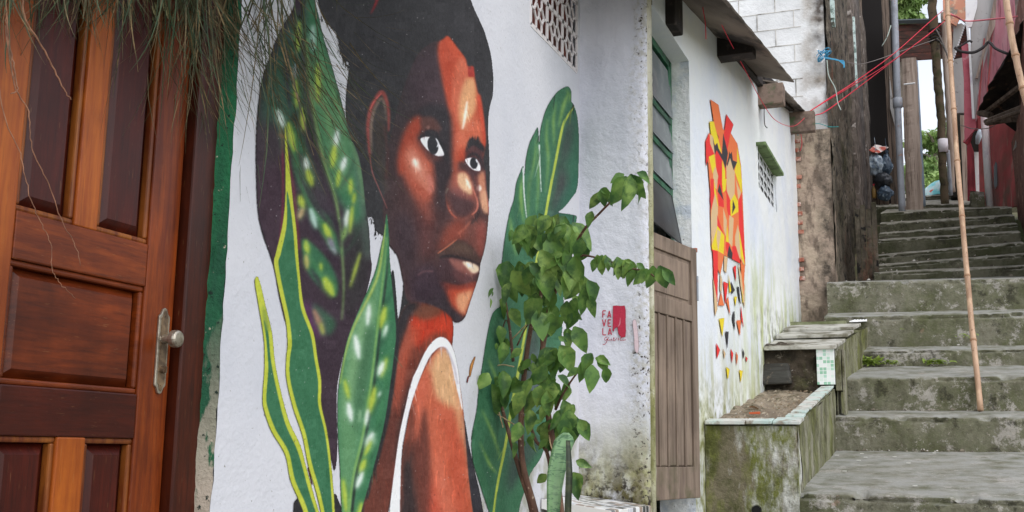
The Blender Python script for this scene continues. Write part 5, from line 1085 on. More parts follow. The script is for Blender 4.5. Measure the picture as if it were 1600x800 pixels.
shutter(1298, -30, 1303, 44, -.99, shutter_m, hC, 'pale green slatted shutter nearest the gable corner')
shutter(1333, 26, 1338.5, 138, -.96, shutter_m, hC, 'tall pale green slatted shutter in the middle of the side wall')
shutter(1356, 20, 1360, 106, -.93, shutter_m, hC, 'thin pale green slatted shutter beyond the rough pier')
shutter(1362, -20, 1378, 154, -.90, cream_m, hC, 'wide cream slatted shutter at the far end')

# ------------------------------------------------------------------ stepped planters along the white house
def rough_box(mb, x0, x1, y0, y1, z0f, z1f, amp=.012, s=7, nx=14, ny=24, nzv=20, top=True):
    """box whose tops follow z1f(y) (slope), with uneven faces"""
    f = lambda p, n: Vector(p)+Vector(n)*amp*nz(p[0], p[1], p[2], s)
    G = [[f((lerp(x0, x1, i/nx), y0, lerp(z0f, z1f(y0), j/nzv)), (0, -1, 0)) for j in range(nzv+1)] for i in range(nx+1)]; mb.grid(G)
    G = [[f((x1, lerp(y0, y1, i/ny), lerp(z0f, z1f(lerp(y0, y1, i/ny)), j/nzv)), (1, 0, 0)) for j in range(nzv+1)] for i in range(ny+1)]; mb.grid(G)
    G = [[f((x0, lerp(y0, y1, i/ny), lerp(z0f, z1f(lerp(y0, y1, i/ny)), j/nzv)), (1, 0, 0)) for j in range(nzv+1)] for i in range(ny+1)]; mb.grid(G)
    G = [[f((lerp(x0, x1, i/nx), y1, lerp(z0f, z1f(y1), j/nzv)), (0, 1, 0)) for j in range(nzv+1)] for i in range(nx+1)]; mb.grid(G)
    if top: G = [[f((lerp(x0, x1, i/nx), lerp(y0, y1, j/ny), z1f(lerp(y0, y1, j/ny))), (0, 0, 1)) for j in range(ny+1)] for i in range(nx+1)]; mb.grid(G)
yA0, yA1 = YP, pt(1303, 603, 'X', XP)[1]
zA0, zA1 = Z(1245, 662, yA0), pt(1303, 606, 'X', XP)[2]
topA = lambda y: lerp(zA0, zA1, (y-yA0)/(yA1-yA0))
pa = thing('planter', (-1.1, yA0, zA0-.5), 'lower mossy concrete planter with gravelly soil and pale tile rim beside the old door', 'planter', 'stepped concrete planters')
mb = MB(); rough_box(mb, XB+.004, XP, yA0, yA0+.13, -.75, lambda y: topA(y)-.015); o = mb.build('front_wall', planter_m, pa, smooth=True)
mb = MB(); rough_box(mb, XP-.11, XP+.005, yA0+.11, yA1+.02, -.75, lambda y: topA(y)-.012); mb.build('side_wall', planter_side, pa, smooth=True)
mb = MB(); nI, nJ = 30, 60
mb.grid([[(lerp(XB, XP-.09, i/nI), lerp(yA0+.1, yA1+.1, j/nJ), topA(lerp(yA0, yA1, j/nJ))-.032+.03*nz(i/9, j/9, 1, 1.5)+(.05*(1-i/nI))*.6) for j in range(nJ+1)] for i in range(nI+1)])
mb.build('soil', soil_m, pa, smooth=True)
for i in range(70):
    pass
mb = MB()
for i in range(220):
    x, y = random.uniform(XB+.03, XP-.14), random.uniform(yA0+.16, yA1-.05); z = topA(y)-.018; s_ = random.uniform(.003, .010)
    mb.hexa([(x-s_, y-s_, z), (x+s_, y-s_*.6, z), (x+s_*.8, y+s_, z), (x-s_*.7, y+s_, z)], [(x-s_*.5, y-s_*.5, z+s_), (x+s_*.6, y-s_*.4, z+s_*1.2), (x+s_*.5, y+s_*.6, z+s_), (x-s_*.4, y+s_*.5, z+s_*.8)])
tag(mb.build('pebbles', mat('pebbles', A(166, 156, 138), [dict(c=A(120, 104, 84), s=9, lo=.4, hi=.55)]), pa), kind='stuff')
mb = MB()  # cap slabs on the front rim and tile strips on the side rim
def slabq(x0, x1, y0, y1, th=.018, dz=0, skew=0, T_=None):
    T_ = T_ or topA
    mb.hexa([(x0, y0+skew, T_(y0)+dz-.003), (x1, y0, T_(y0)+dz-.003), (x1, y1, T_(y1)+dz-.003), (x0, y1+skew, T_(y1)+dz-.003)], [(x0, y0+skew, T_(y0)+dz+th), (x1, y0, T_(y0)+dz+th), (x1, y1, T_(y1)+dz+th), (x0, y1+skew, T_(y1)+dz+th)])
slabq(XB+.01, XB+.26, yA0-.03, yA0+.10, .02); slabq(XB+.265, XP-.15, yA0-.025, yA0+.11, .018, .003); slabq(XP-.145, XP+.02, yA0-.02, yA0+.2, .017, 0)
yy = yA0+.3
for l_ in (.16, .2, .55, .5, .45, .3):
    slabq(XP-.105, XP-.002+random.uniform(-.006, .006), yy, min(yy+l_, yA1), .014, random.uniform(0, .006), random.uniform(-.03, .03)); yy += l_+(.08 if l_ < .3 else .012)
    if yy > yA1-.1: break
mb.build('tile_rim', cap_m, pa, bevel=.003)
# second planter: dark rubble front, mosaic pier, slab cap, climbing
yB0, yB1 = yA1, 11.5
zB0 = pt(1270, 540, 'Y', yB0)[2]; zB1 = pt(1352, 509, 'Y', yB1)[2]
topB = lambda y: lerp(zB0, zB1, (y-yB0)/(yB1-yB0))
xpr = lambda y: lerp(XP, pt(1352, 509, 'Y', yB1)[0], (y-yB0)/(yB1-yB0))
pb = thing('planter', (-1.1, yB0, zB0-.5), 'higher concrete planter with dark rubble front, slab top and green mosaic corner', 'planter', 'stepped concrete planters')
mb = MB(); rough_box(mb, XB+.004, XP-.13, yB0+.05, yB0+.25, zA1-.3, lambda y: topB(y)-.02, amp=.05, s=5, nx=30, nzv=30); mb.build('rubble_front', dark_rock, pb, smooth=True)
mb = MB(); a = pt(1185, 602, 'Y', yB0); b_ = pt(1238, 600, 'Y', yB0); c_ = pt(1232, 570, 'Y', yB0); d_ = pt(1192, 568, 'Y', yB0)
mb.hexa([(a.x, yB0-.05, a.z), (b_.x, yB0-.05, b_.z), (c_.x, yB0-.0, c_.z+.015), (d_.x, yB0, d_.z)], [(a.x, yB0+.08, a.z), (b_.x, yB0+.08, b_.z), (c_.x, yB0+.08, c_.z+.02), (d_.x, yB0+.08, d_.z)])
mb.build('slate_slab', slate_m, pb, bevel=.02)
mb = MB(); m0 = pt(1277, 601, 'Y', yB0-.02); m1 = pt(1303, 543, 'Y', yB0-.02); mb.box(m0.x, m1.x, yB0-.02, yB0+.2, m0.z, m1.z); mb.build('mosaic_pier', tile_gr, pb, bevel=.003)
mb = MB(); mb.box(m1.x+.003, m1.x+.05, yB0-.01, yB0+.2, m0.z-.05, m1.z-.01); mb.box(m1.x+.055, m1.x+.075, yB0+.01, yB0+.2, m0.z-.25, m1.z-.01); mb.build('edge_strips', planter_side, pb, bevel=.004)
mb = MB(); n = 40; G = []
for off in (0,):
    G = [[(xpr(y)+.02+.012*nz(0, y, z, 6), y, z) for z in [lerp(-.3+.4*(y-yB0)/2, topB(y)-.01, j/24) for j in range(25)]] for y in [lerp(yB0+.02, yB1, i/n) for i in range(n+1)]]
    mb.grid(G)
G = [[(lerp(XB, xpr(y)+.02, j/12), y, topB(y)-.03) for j in range(13)] for y in [lerp(yB0+.02, yB1, i/n) for i in range(n+1)]]; mb.grid(G)
mb.build('side_wall', planter_side, pb, smooth=True)
mb = MB()
def slabT(y0, y1, x0, x1, dz0, th=.03): 
    mb.hexa([(x0, y0, topB(y0)+dz0-th), (x1, y0-.02, topB(y0)+dz0-th), (xpr(y1)+.02, y1, topB(y1)+dz0-th), (x0, y1, topB(y1)+dz0-th)], [(x0, y0, topB(y0)+dz0), (x1, y0-.02, topB(y0)+dz0), (xpr(y1)+.02, y1, topB(y1)+dz0), (x0, y1, topB(y1)+dz0)])
slabT(yB0-.03, yB0+.62, XB+.01, XP+.03, 0); slabT(yB0+.66, yB0+1.1, XB+.02, xpr(yB0+.66)+.02, .035); slabT(yB0+1.13, yB0+1.6, XB+.03, xpr(yB0+1.13)+.02, .06)
mb.build('cap_slabs', mat('cap_concrete', A(176, 174, 166), [dict(c=A(110, 106, 92), s=6, lo=.45, hi=.6), dict(c=A(150, 90, 80), s=3, lo=.66, hi=.7)], bump=[dict(s=30, k=.5)]), pb, bevel=.006)
# low upstand wall at the top end
a = pt(1225, 521, 'Y', 11.3); b_ = pt(1321, 501, 'Y', 11.3); pw = thing('low_wall', (a.x, 11.3, a.z), 'low greenish concrete upstand closing the planters in front of the bare column', 'wall')
mb = MB(); rough_box(mb, a.x, b_.x, 11.3, 11.42, a.z-.3, lambda y: b_.z, amp=.008, s=9); mb.build('upstand', mat('green_concrete', A(138, 140, 112), [dict(c=A(104, 110, 76), s=5, lo=.42, hi=.6), dict(c=A(206, 204, 196), s=4, lo=.6, hi=.68)], bump=[dict(s=20, k=.5)]), pw, smooth=True)
mb = MB(); a = pt(1328, 508, 'Y', 11.4); b_ = pt(1350, 500, 'Y', 11.4)
for k in range(5):
    t = k/5; x = lerp(a.x, b_.x, t); mb.add([(x, 11.3, a.z+.02), (x+.06, 11.32, a.z+.015+.02*random.random()), (x+.05, 11.5, a.z+.07), (x-.01, 11.48, a.z+.05)], [(0, 1, 2, 3)])
o = mb.build('crumpled_paper', mat('paper', A(226, 226, 226)), None); tag(o, 'crumpled white scrap lying at the top end of the planters', 'litter')
# drain pipe hole in the front wall
c_ = pt(1182, 797, 'Y', yA0-.01); mb = MB(); mb.tube([(c_.x, yA0-.015, c_.z), (c_.x, yA0+.06, c_.z)], .03, 16, cap=False); mb.tube([(c_.x, yA0-.018, c_.z), (c_.x, yA0-.014, c_.z)], .026, 16); mb.build('drain_hole', black_m, pa)

# ------------------------------------------------------------------ leaves
def leaf(mb, p, d, up, L, W, droop=.4, fold=.15, n=5, serr=0):
    d = Vector(d).normalized(); up = Vector(up); side = d.cross(up)
    if side.length < .05: side = d.cross(Vector((1, 0, 0)))
    side.normalize(); nn = side.cross(d).normalized(); c = Vector(p); V = []; a = 0
    for i in range(n+1):
        t = i/n; wv = W*.5*((t/.34)**.55 if t < .34 else ((1-t)/.66)**.72)
        if t == 0: wv = W*.06
        cup = fold*wv
        V += [c-side*wv+nn*cup*1.4, c-side*wv*.5+nn*cup*.4, c, c+side*wv*.5+nn*cup*.4, c+side*wv+nn*cup*1.4]
        a = droop*(i+1)/n; dd = (d*math.cos(a)-nn*math.sin(a)); c = c+dd*(L/n)
    mb.add(V, [(i*5+j, i*5+j+1, (i+1)*5+j+1, (i+1)*5+j) for i in range(n) for j in range(4)])
shrub = thing('leafy_shrub', pt(832, 830, 'Y', 4.35), 'tall leafy green shrub with bare woody stems in front of the painted banana leaf', 'shrub')
def P(u, v, y): return pt(u, v, 'Y', y)
stems = [([(838, 880, 4.35), (832, 800, 4.35), (812, 735, 4.37), (796, 680, 4.4), (780, 620, 4.42), (772, 575, 4.45)], [.014, .013, .011, .009, .007, .005]),
         ([(852, 880, 4.33), (836, 800, 4.35), (816, 720, 4.36), (815, 640, 4.37), (822, 560, 4.38), (835, 480, 4.4), (842, 430, 4.4)], [.016, .015, .013, .012, .011, .009, .006]),
         ([(870, 880, 4.33), (858, 720, 4.35), (838, 690, 4.35), (826, 660, 4.36), (806, 640, 4.38)], [.009, .008, .007, .006, .004]),
         ([(885, 880, 4.33), (872, 760, 4.33), (862, 680, 4.33), (850, 610, 4.34), (846, 560, 4.35), (855, 505, 4.36), (862, 450, 4.38), (868, 400, 4.38)], [.015, .014, .013, .012, .012, .011, .009, .007]),
         ([(836, 600, 4.36), (848, 540, 4.35), (842, 500, 4.35), (846, 450, 4.36)], [.011, .011, .010, .007]),
         ([(862, 470, 4.37), (888, 405, 4.3), (912, 360, 4.2), (935, 335, 4.15), (965, 305, 4.1), (980, 292, 4.08)], [.009, .007, .006, .005, .0045, .004]),
         ([(868, 420, 4.36), (905, 400, 4.25), (940, 405, 4.2), (980, 418, 4.1), (1010, 424, 4.05), (1022, 432, 4.02)], [.006, .005, .004, .004, .003, .003]),
         ([(868, 640, 4.33), (880, 615, 4.3), (900, 585, 4.25), (915, 572, 4.2)], [.006, .005, .004, .003]),
         ([(802, 565, 4.4), (796, 510, 4.4), (790, 470, 4.42)], [.007, .006, .004]), ([(772, 575, 4.45), (790, 500, 4.42), (800, 540, 4.4)], [.003, .003, .003]),
         ([(808, 540, 4.38), (820, 515, 4.38), (830, 500, 4.37)], [.004, .003, .003])]
mb = MB()
for Pn, r_ in stems:
    S_ = spline([P(*q) for q in Pn], 5); mb.tube(S_, list(np.interp(np.linspace(0, 1, len(S_)), np.linspace(0, 1, len(r_)), r_)), 8)
mb.build('stems', stem_m, shrub, smooth=True)
mb = MB()
for Pn in ([(758, 560, 4.44), (768, 572, 4.4), (785, 570, 4.38), (803, 573, 4.36)], [(768, 572, 4.42), (762, 600, 4.4), (772, 640, 4.38), (790, 655, 4.36), (812, 668, 4.34)], [(770, 570, 4.4), (776, 560, 4.4), (755, 552, 4.4)], [(782, 585, 4.39), (788, 620, 4.38), (780, 640, 4.37), (786, 668, 4.36)],
           [(774, 508, 4.42), (770, 530, 4.41), (776, 552, 4.41)], [(830, 500, 4.37), (812, 518, 4.37), (800, 530, 4.38)], [(875, 720, 4.3), (862, 700, 4.31), (858, 680, 4.32)], [(760, 468, 4.42), (768, 485, 4.41), (774, 500, 4.4)]):
    mb = MB(); mb.tube(spline([P(*q) for q in Pn], 5), .003, 6); mb.build('dry_twig', drystem_m, shrub, smooth=True)
lf = MB(); ly = MB(); view = Vector((0, -1, .1))
def put(u, v, y, ang, Lpx, wr=.62, mbx=None, droop=.5, tilt=None):
    """leaf hanging from (u,v) pointing at picture angle ang (deg, 0=right, 90=down)"""
    k = y*1.075/F; L = Lpx*k
    rt = Vector((RM[0][0], RM[1][0], RM[2][0])); dn = -Vector((RM[0][1], RM[1][1], RM[2][1])); fw = rt.cross(dn)
    d = rt*math.cos(R(ang))+dn*math.sin(R(ang))+fw*random.uniform(-.45, .25)
    upv = -fw+Vector((random.uniform(-.7, .7), random.uniform(-.4, .4), random.uniform(-.1, .9)))
    leaf(mbx or lf, P(u, v, y), d, upv, L, L*wr*random.uniform(.85, 1.15), droop*random.uniform(.5, 1.4), random.uniform(.05, .5))
# traced individual leaves
tr = [(985, 272, 4.08, 65, 48), (984, 274, 4.06, 95, 58), (990, 274, 4.08, 60, 50), (980, 276, 4.08, 120, 52), (975, 272, 4.1, 150, 26), (995, 270, 4.1, 30, 28), (940, 295, 4.13, 80, 30), (936, 300, 4.15, 110, 34), (945, 298, 4.15, 60, 28), (938, 296, 4.13, 20, 20),
      (1020, 415, 4.02, 95, 40), (1030, 415, 4.0, 70, 42), (1035, 420, 4.0, 50, 34), (1012, 420, 4.02, 130, 34), (925, 330, 4.15, 110, 28),
      (770, 462, 4.42, 170, 20), (785, 466, 4.4, 95, 38), (762, 466, 4.42, 130, 34), (798, 482, 4.4, 60, 34), (775, 590, 4.4, 90, 50), (760, 585, 4.44, 100, 40),
      (925, 552, 4.2, 120, 36), (935, 556, 4.2, 60, 30), (915, 560, 4.2, 100, 40), (925, 570, 4.18, 90, 44), (945, 572, 4.2, 80, 34), (905, 575, 4.22, 150, 24), (930, 560, 4.2, 20, 26),
      (868, 545, 4.3, 95, 44), (875, 540, 4.28, 60, 50), (860, 550, 4.3, 110, 40), (885, 520, 4.3, 80, 28), (880, 625, 4.3, 70, 44), (890, 640, 4.28, 95, 44), (878, 640, 4.3, 120, 38), (905, 655, 4.25, 60, 28),
      (900, 720, 4.2, 20, 26), (900, 745, 4.22, 90, 36), (895, 738, 4.22, 60, 32), (860, 640, 4.32, 170, 24), (825, 600, 4.36, 160, 34), (838, 605, 4.34, 40, 40), (830, 610, 4.34, 95, 44), (845, 575, 4.34, 100, 30), (815, 545, 4.36, 150, 24), (850, 660, 4.32, 90, 40), (862, 655, 4.32, 110, 44),
      (910, 430, 4.25, 85, 40), (918, 438, 4.22, 70, 42), (902, 440, 4.25, 110, 42), (912, 450, 4.22, 92, 44), (922, 462, 4.22, 85, 36), (840, 560, 4.34, 80, 34)]
for q in tr: put(*q[:4], q[4]*1.0)
# dense crown clusters
for (cu, cv, ru, rv, cnt, ls) in ((855, 352, 34, 12, 13, 44), (812, 376, 16, 18, 8, 46), (878, 372, 24, 22, 13, 46), (800, 428, 20, 24, 9, 48), (836, 420, 26, 34, 17, 46), (876, 430, 26, 34, 17, 46), (906, 395, 14, 26, 7, 46), (850, 476, 34, 26, 12, 44), (892, 498, 16, 34, 8, 38), (874, 560, 16, 24, 6, 40), (806, 610, 26, 30, 7, 36), (888, 662, 16, 26, 8, 36), (850, 650, 22, 30, 6, 34), (775, 600, 14, 20, 6, 44), (790, 540, 16, 30, 6, 34), (820, 690, 20, 24, 6, 32), (862, 600, 20, 26, 8, 38), (768, 470, 14, 10, 4, 34), (842, 590, 16, 24, 5, 36)):
    for i in range(cnt):
        t = random.random()*2*math.pi; rr = math.sqrt(random.random()); y = 4.36+random.uniform(-.2, .08); put(cu+ru*rr*math.cos(t), cv+rv*rr*math.sin(t)-10, y, random.gauss(92, 26), ls*random.choice((.4, .6, .85, 1.0, 1.15))*random.uniform(.9, 1.1), mbx=lf if random.random() < .85 else ly)
for i in range(34):
    t = random.random(); put(lerp(930, 1010, t)+random.uniform(-4, 4), lerp(398, 424, t)+random.uniform(-8, 6), 4.2-.15*t, random.gauss(95, 35), random.uniform(14, 26), mbx=lf if random.random() < .6 else ly)
for i in range(8): put(random.uniform(855, 880), random.uniform(350, 362), 4.25, random.uniform(-120, -60), 14, .3, ly)
for i in range(26):
    u, v = random.choice([(868, 560), (878, 520), (805, 600), (870, 610), (835, 640), (880, 600), (862, 590), (865, 700), (850, 735), (820, 560)]); put(u+random.uniform(-12, 12), v+random.uniform(-14, 14), 4.34, random.gauss(95, 30), random.uniform(16, 30), mbx=lf if random.random() < .8 else ly)
lf.build('foliage', leaf_m, shrub, smooth=True, fixn=False); ly.build('young_foliage', leaf_y, shrub, smooth=True, fixn=False)
# snake plant
sn = thing('snake_plant', P(868, 840, 4.15), 'two stiff banded sword leaves standing at the foot of the shrub', 'plant')
def blade(Ps, ws, tw, m, mbl='sword_leaf', lab=None):
    b = MB(); S_ = spline([P(*q) for q in Ps], 6); n = len(S_); V = []
    for i, p in enumerate(S_):
        w_ = float(np.interp(i/(n-1), np.linspace(0, 1, len(ws)), ws)); a = R(tw); s_ = Vector((math.cos(a), math.sin(a), 0)); f_ = Vector((-math.sin(a), math.cos(a), 0))
        V += [p-s_*w_-f_*w_*.3, p-s_*w_*.4-f_*w_*.02, p+f_*w_*.12, p+s_*w_*.4-f_*w_*.02, p+s_*w_-f_*w_*.3]+[p+s_*w_*.5+f_*.005, p-s_*w_*.5+f_*.005]
    b.add(V, [(i*7+j, i*7+(j+1) % 7, (i+1)*7+(j+1) % 7, (i+1)*7+j) for i in range(n-1) for j in range(7)]+[tuple(range(7)), tuple((n-1)*7+k for k in range(6, -1, -1))])
    o = b.build(mbl, m, sn, smooth=True)
    if lab: o['label'] = lab
blade([(862, 900, 4.12), (864, 800, 4.12), (868, 740, 4.14), (880, 690, 4.18), (884, 676, 4.19)], [.018, .026, .036, .042, .012], 32, snake_l, lab='broad pale green leaf with darker bands')
blade([(885, 900, 4.1), (886, 800, 4.1), (888, 740, 4.1), (887, 688, 4.12)], [.016, .018, .018, .010], 62, snake_d, lab='narrow dark leaf seen edge on')
pot = thing('plant_pot', P(862, 940, 4.25), 'clay pot holding the shrub and the sword leaves', 'pot')
pc = P(858, 860, 4.25); mb = MB(); zt = pc.z-.02
prof = [(.10, -.34), (.15, -.05), (.165, -.05), (.165, 0), (.145, 0), (.14, -.04)]
mb.grid([[(pc.x+r_*math.cos(t), pc.y+r_*math.sin(t), zt+h) for r_, h in prof] for t in np.linspace(0, 2*math.pi, 33)]); mb.build('rim_and_body', mat('clay', A(170, 100, 70)), pot, smooth=True)
mb = MB(); mb.tube([(pc.x, pc.y, zt-.06), (pc.x, pc.y, zt-.03)], .142, 24); mb.build('soil', soil_m, pot)

# ------------------------------------------------------------------ dry fringe hanging above the door and the mural
fr = thing('hanging_dry_grass', (-1.5, 2.4, 1.4), 'thick fringe of dry straw and aerial roots hanging over the door and painted leaves', 'hanging plant')
bl = MB(); bg_ = MB(); ZTH = max(P(300, -95, 2.2)[2], P(430, -95, 2.9)[2])
def strand(mbx, u, v, y, ang, Lpx, w0, curl):
    n = 9; k = y*1.06/F; p = P(u, v, y); rt = Vector((RM[0][0], RM[1][0], RM[2][0])); fw = Vector((0, 1, 0)); a = ang; pts_ = [p]; yj = random.uniform(-.25, .25); pts_ = [Vector((p.x+random.gauss(0, .03), p.y+random.gauss(0, .03), max(p.z+.02, ZTH+.12)))]+pts_
    for i in range(n):
        a += curl/n+random.gauss(0, 3.0); d = rt*math.cos(R(a))+Vector((0, 0, -1))*math.sin(R(a))+fw*yj*.5; p = p+d*(Lpx*k/n); pts_.append(p)
    tw = random.uniform(0, 3.1); s_ = Vector((math.cos(tw), math.sin(tw), 0)); V = []
    for i, q in enumerate(pts_):
        ww = w0*(1-max(0, i-1)/(n+.3))**.6; V += [q-s_*ww, q+s_*ww, q+Vector((-s_.y, s_.x, 0))*ww*.7]
    mbx.add(V, [(i*3+j, i*3+(j+1) % 3, i*3+3+(j+1) % 3, i*3+3+j) for i in range(n+1) for j in range(3)])
for (u0, u1, vt, cnt, l0, l1, spread, yc) in ((-20, 30, -40, 40, 40, 200, 16, 1.6), (40, 140, -50, 70, 60, 150, 20, 1.8), (100, 215, -50, 170, 60, 180, 24, 2.0), (200, 330, -60, 420, 90, 330, 22, 2.3), (280, 370, -60, 760, 110, 330, 18, 2.55), (350, 440, -70, 760, 130, 440, 12, 2.75), (385, 485, -80, 620, 130, 420, 11, 2.95), (455, 520, -70, 90, 60, 110, 22, 3.0)):
    for i in range(int(cnt*1.5)):
        u = random.uniform(u0, u1); L = random.uniform(l0, l1)*(1 if random.random() > .1 else 1.15); strand(bl if random.random() < .72 else bg_, u, vt, yc+random.gauss(0, .12), random.gauss(91, spread*.6), L*1.15, random.uniform(.0010, .0024)*(1.6 if yc > 2.5 else 1.15), random.gauss(0, 30))
bl.build('dry_blades', grass_dry, fr, fixn=False); bg_.build('green_blades', grass_grn, fr, fixn=False)
mb = MB()
for i in range(46):
    u = random.gauss(225, 22); v = random.uniform(-30, 12); leaf(mb, P(u, v, 2.2+random.gauss(0, .05)), (random.uniform(-.7, .7), random.uniform(-.3, .3), -1), (random.uniform(-1, 1), -1, .3), random.uniform(.03, .075), random.uniform(.006, .014), .5, .4)
mb.build('pale_leaves', pale_leaf, fr, fixn=False)
for nm, Pn, r_ in (('aerial_root', [(34, -20), (40, 30), (70, 80), (95, 130), (110, 155)], .0026), ('aerial_root', [(6, -20), (14, 60), (22, 110), (26, 140), (18, 146)], .0026), ('aerial_root', [(8, 40), (22, 130), (44, 175), (50, 230), (72, 280), (95, 340), (118, 385), (126, 415)], .0016),
                   ('aerial_root', [(-10, 90), (10, 190), (32, 240), (42, 290), (60, 340), (78, 380), (82, 420), (96, 445), (118, 466)], .0013), ('aerial_root', [(10, -10), (12, 50), (20, 110), (22, 138)], .0016)):
    mb = MB(); S_ = spline([pt(a, b_, 'X', -1.74) for a, b_ in Pn], 7); mb.tube([p+Vector((0, random.gauss(0, .0015), random.gauss(0, .001))) for p in S_], list(np.linspace(r_, r_*.45, len(S_))), 6); mb.build(nm, root_m, fr, smooth=True)
mb = MB()
for Pn in ([(288, -10, 2.5), (278, 15, 2.5), (266, 28, 2.5)], [(276, -10, 2.5), (282, 5, 2.5), (288, 30, 2.5)], [(388, -10, 2.8), (395, 60, 2.8), (396, 110, 2.8)]): mb.tube(spline([P(*q) for q in Pn], 5), .002, 5)
mb.build('reddish_stem', red_root, fr)
mb = MB()
for a in range(3): leaf(mb, P(492, 132, 2.95)+Vector((0, 0, .002*a)), (random.uniform(-.5, .6), 0, (-1, -.9, 1)[a]), (0, -1, .1), .045, .014, .4, .5)
mb.tube(sag(P(486, 20, 2.95), P(492, 132, 2.95), 8), .0007, 5)
o = mb.build('dangling_leaf', mat('curled_leaf', A(44, 62, 36)), fr, fixn=False)
# thatch eave, unseen above the frame, added to shade the door and carry the fringe
zth = max(P(300, -95, 2.2)[2], P(430, -95, 2.9)[2])
mb = MB(); G = []
for i in range(31):
    y = lerp(.6, 3.25, i/30); G.append([(XA+.01, y, zth+.55), (XA+.3, y, zth+.42+.03*nz(y, 0, 0, 3)), (XA+.62, y, zth+.2+.05*nz(y, 1, 0, 3)), (XA+.66, y, zth+.08+.05*nz(y, 2, 0, 4)), (XA+.4, y, zth+.14+.04*nz(y, 3, 0, 3)), (XA+.01, y, zth+.3)])
mb.grid(G); mb.build('shade_thatch', grass_dry, fr, smooth=True)
# lattice pole carrying the fringe (above the frame)
mb = MB(); mb.tube([(-1.35, .8, zth+.1), (-1.35, 3.2, zth+.1)], .02, 8); mb.build('support_pole', bamboo_m, fr)

# ------------------------------------------------------------------ bamboo poles
def bamboo(a, b_, r0, r1, lab, nk=7):
    a, b_ = Vector(a), Vector(b_); t = thing('bamboo_pole', a, lab, 'pole', 'bamboo poles'); mb = MB(); n = nk*6; P_ = []; rr = []
    bend = (b_-a).cross(Vector((0, 1, 0))).normalized()*.03
    for i in range(n+1):
        s_ = i/n; k = (s_*nk) % 1; P_.append(a.lerp(b_, s_)+bend*math.sin(s_*math.pi)+Vector((.004*nz(s_*9, 0, 0), 0, 0))); rr.append(lerp(r0, r1, s_)*(1.1 if (k < .02 or k > .98) else 1))
    mb.tube(P_, rr, 12); mb.build('culm', bamboo_m, t, smooth=True)
    for k in range(1, nk):
        mb = MB(); i = k*6; d = (P_[i+1]-P_[i-1]).normalized(); mb.tube([P_[i]-d*.012, P_[i]-d*.004, P_[i]+d*.004, P_[i]+d*.012], [rr[i]*1.0, rr[i]*1.14, rr[i]*1.14, rr[i]*1.0], 12); mb.build('node', knot_m, t, smooth=True)
    return P_
a = P(1532, 641, 9.85); b_ = P(1478, -40, 12.2)
bp_main = bamboo(a, b_, .023, .024, 'long thin bamboo pole standing on the lower steps and leaning back up the alley', 8)
bamboo(P(1612, 190, 8.6), P(1566, -60, 8.9), .024, .025, 'short stretch of pale bamboo pole crossing the top right corner', 5)

# ------------------------------------------------------------------ left side beyond the sooty wall
def planks(name, m, parent, x, u0, u1, v0, v1, k, jit=.02, y=None):
    mb = MB()
    if y is None:
        y0, y1 = pt(u0, 250, 'X', x)[1], pt(u1, 250, 'X', x)[1]; z0, z1 = pt((u0+u1)/2, v1, 'X', x)[2], pt((u0+u1)/2, v0, 'X', x)[2]
        for i in range(k): a_, b2 = lerp(y0, y1, i/k), lerp(y0, y1, (i+1)/k)-.012; mb.box(x-.03, x+random.uniform(-.01, .01), a_, b2, z0+random.uniform(-jit, jit), z1+random.uniform(-jit, jit))
    else:
        a0, a1 = pt(u0, (v0+v1)/2, 'Y', y), pt(u1, (v0+v1)/2, 'Y', y); z0, z1 = pt(u0, v1, 'Y', y)[2], pt(u0, v0, 'Y', y)[2]
        for i in range(k): a_, b2 = lerp(a0.x, a1.x, i/k), lerp(a0.x, a1.x, (i+1)/k)-.006; yj = random.uniform(-.012, .012); mb.box(a_, b2, y+yj, y+yj+.03, z0+random.uniform(-jit, jit), z1+random.uniform(-jit, jit))
    return mb.build(name, m, parent, bevel=.004)
hD = thing('plank_shack', (-1.0, ye1+.3, 2.5), 'grimy old plank shack beside the left edge of the upper stairs, dark opening above', 'shack')
yS = ye1+.15
planks('lower_planks', grime, hD, None, 1335, 1393, 300, 470, 6, y=yS)
planks('lower_planks', sootwall, hD, None, 1338, 1373, 322, 470, 4, y=13.72, jit=.05)
planks('upper_planks', grime, hD, None, 1335, 1352, -60, 300, 2, y=yS+.05)
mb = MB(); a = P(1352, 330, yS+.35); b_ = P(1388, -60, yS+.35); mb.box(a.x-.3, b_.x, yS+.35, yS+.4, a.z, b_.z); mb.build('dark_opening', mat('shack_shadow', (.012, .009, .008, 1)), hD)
planks('door_post', grime, hD, None, 1384, 1396, -60, 345, 2, y=yS-.02)
mb = MB(); p0 = P(1391, 140, yS-.06); p1 = P(1400, 190, yS-.06); mb.prism([P(1390, 118, yS-.05), P(1400, 190, yS-.05), P(1400, 205, yS-.05), P(1391, 170, yS-.05)], (0, -.02, 0)); mb.build('split_board', greyboard, hD)
def pole(name, lab, cat, Ps, r0, r1, m, sides=12, grp=None, extra=None, n=10, wob=.006):
    P_ = [P(*q) for q in Ps]; t = thing(name, P_[0], lab, cat, grp); S_ = spline(P_, n) if len(P_) > 2 else [P_[0].lerp(P_[1], i/n) for i in range(n+1)]
    S_ = [p+Vector((wob*nz(p.z, i, 0, 2), 0, 0)) for i, p in enumerate(S_)]
    mb = MB(); mb.tube(S_, list(np.linspace(r0, r1, len(S_))), sides); mb.build('shaft', m, t, smooth=True)
    if extra: extra(t, S_)
    return t
def sleeve(t, S_):
    mb = MB(); c_ = P(1402.5, 160, 16.6); mb.tube([c_+Vector((0, 0, -.09)), c_+Vector((0, 0, -.08)), c_+Vector((0, 0, .06)), c_+Vector((0, 0, .07))], [.055, .069, .069, .055], 12); mb.build('coupling', pipe_m, t, smooth=True)
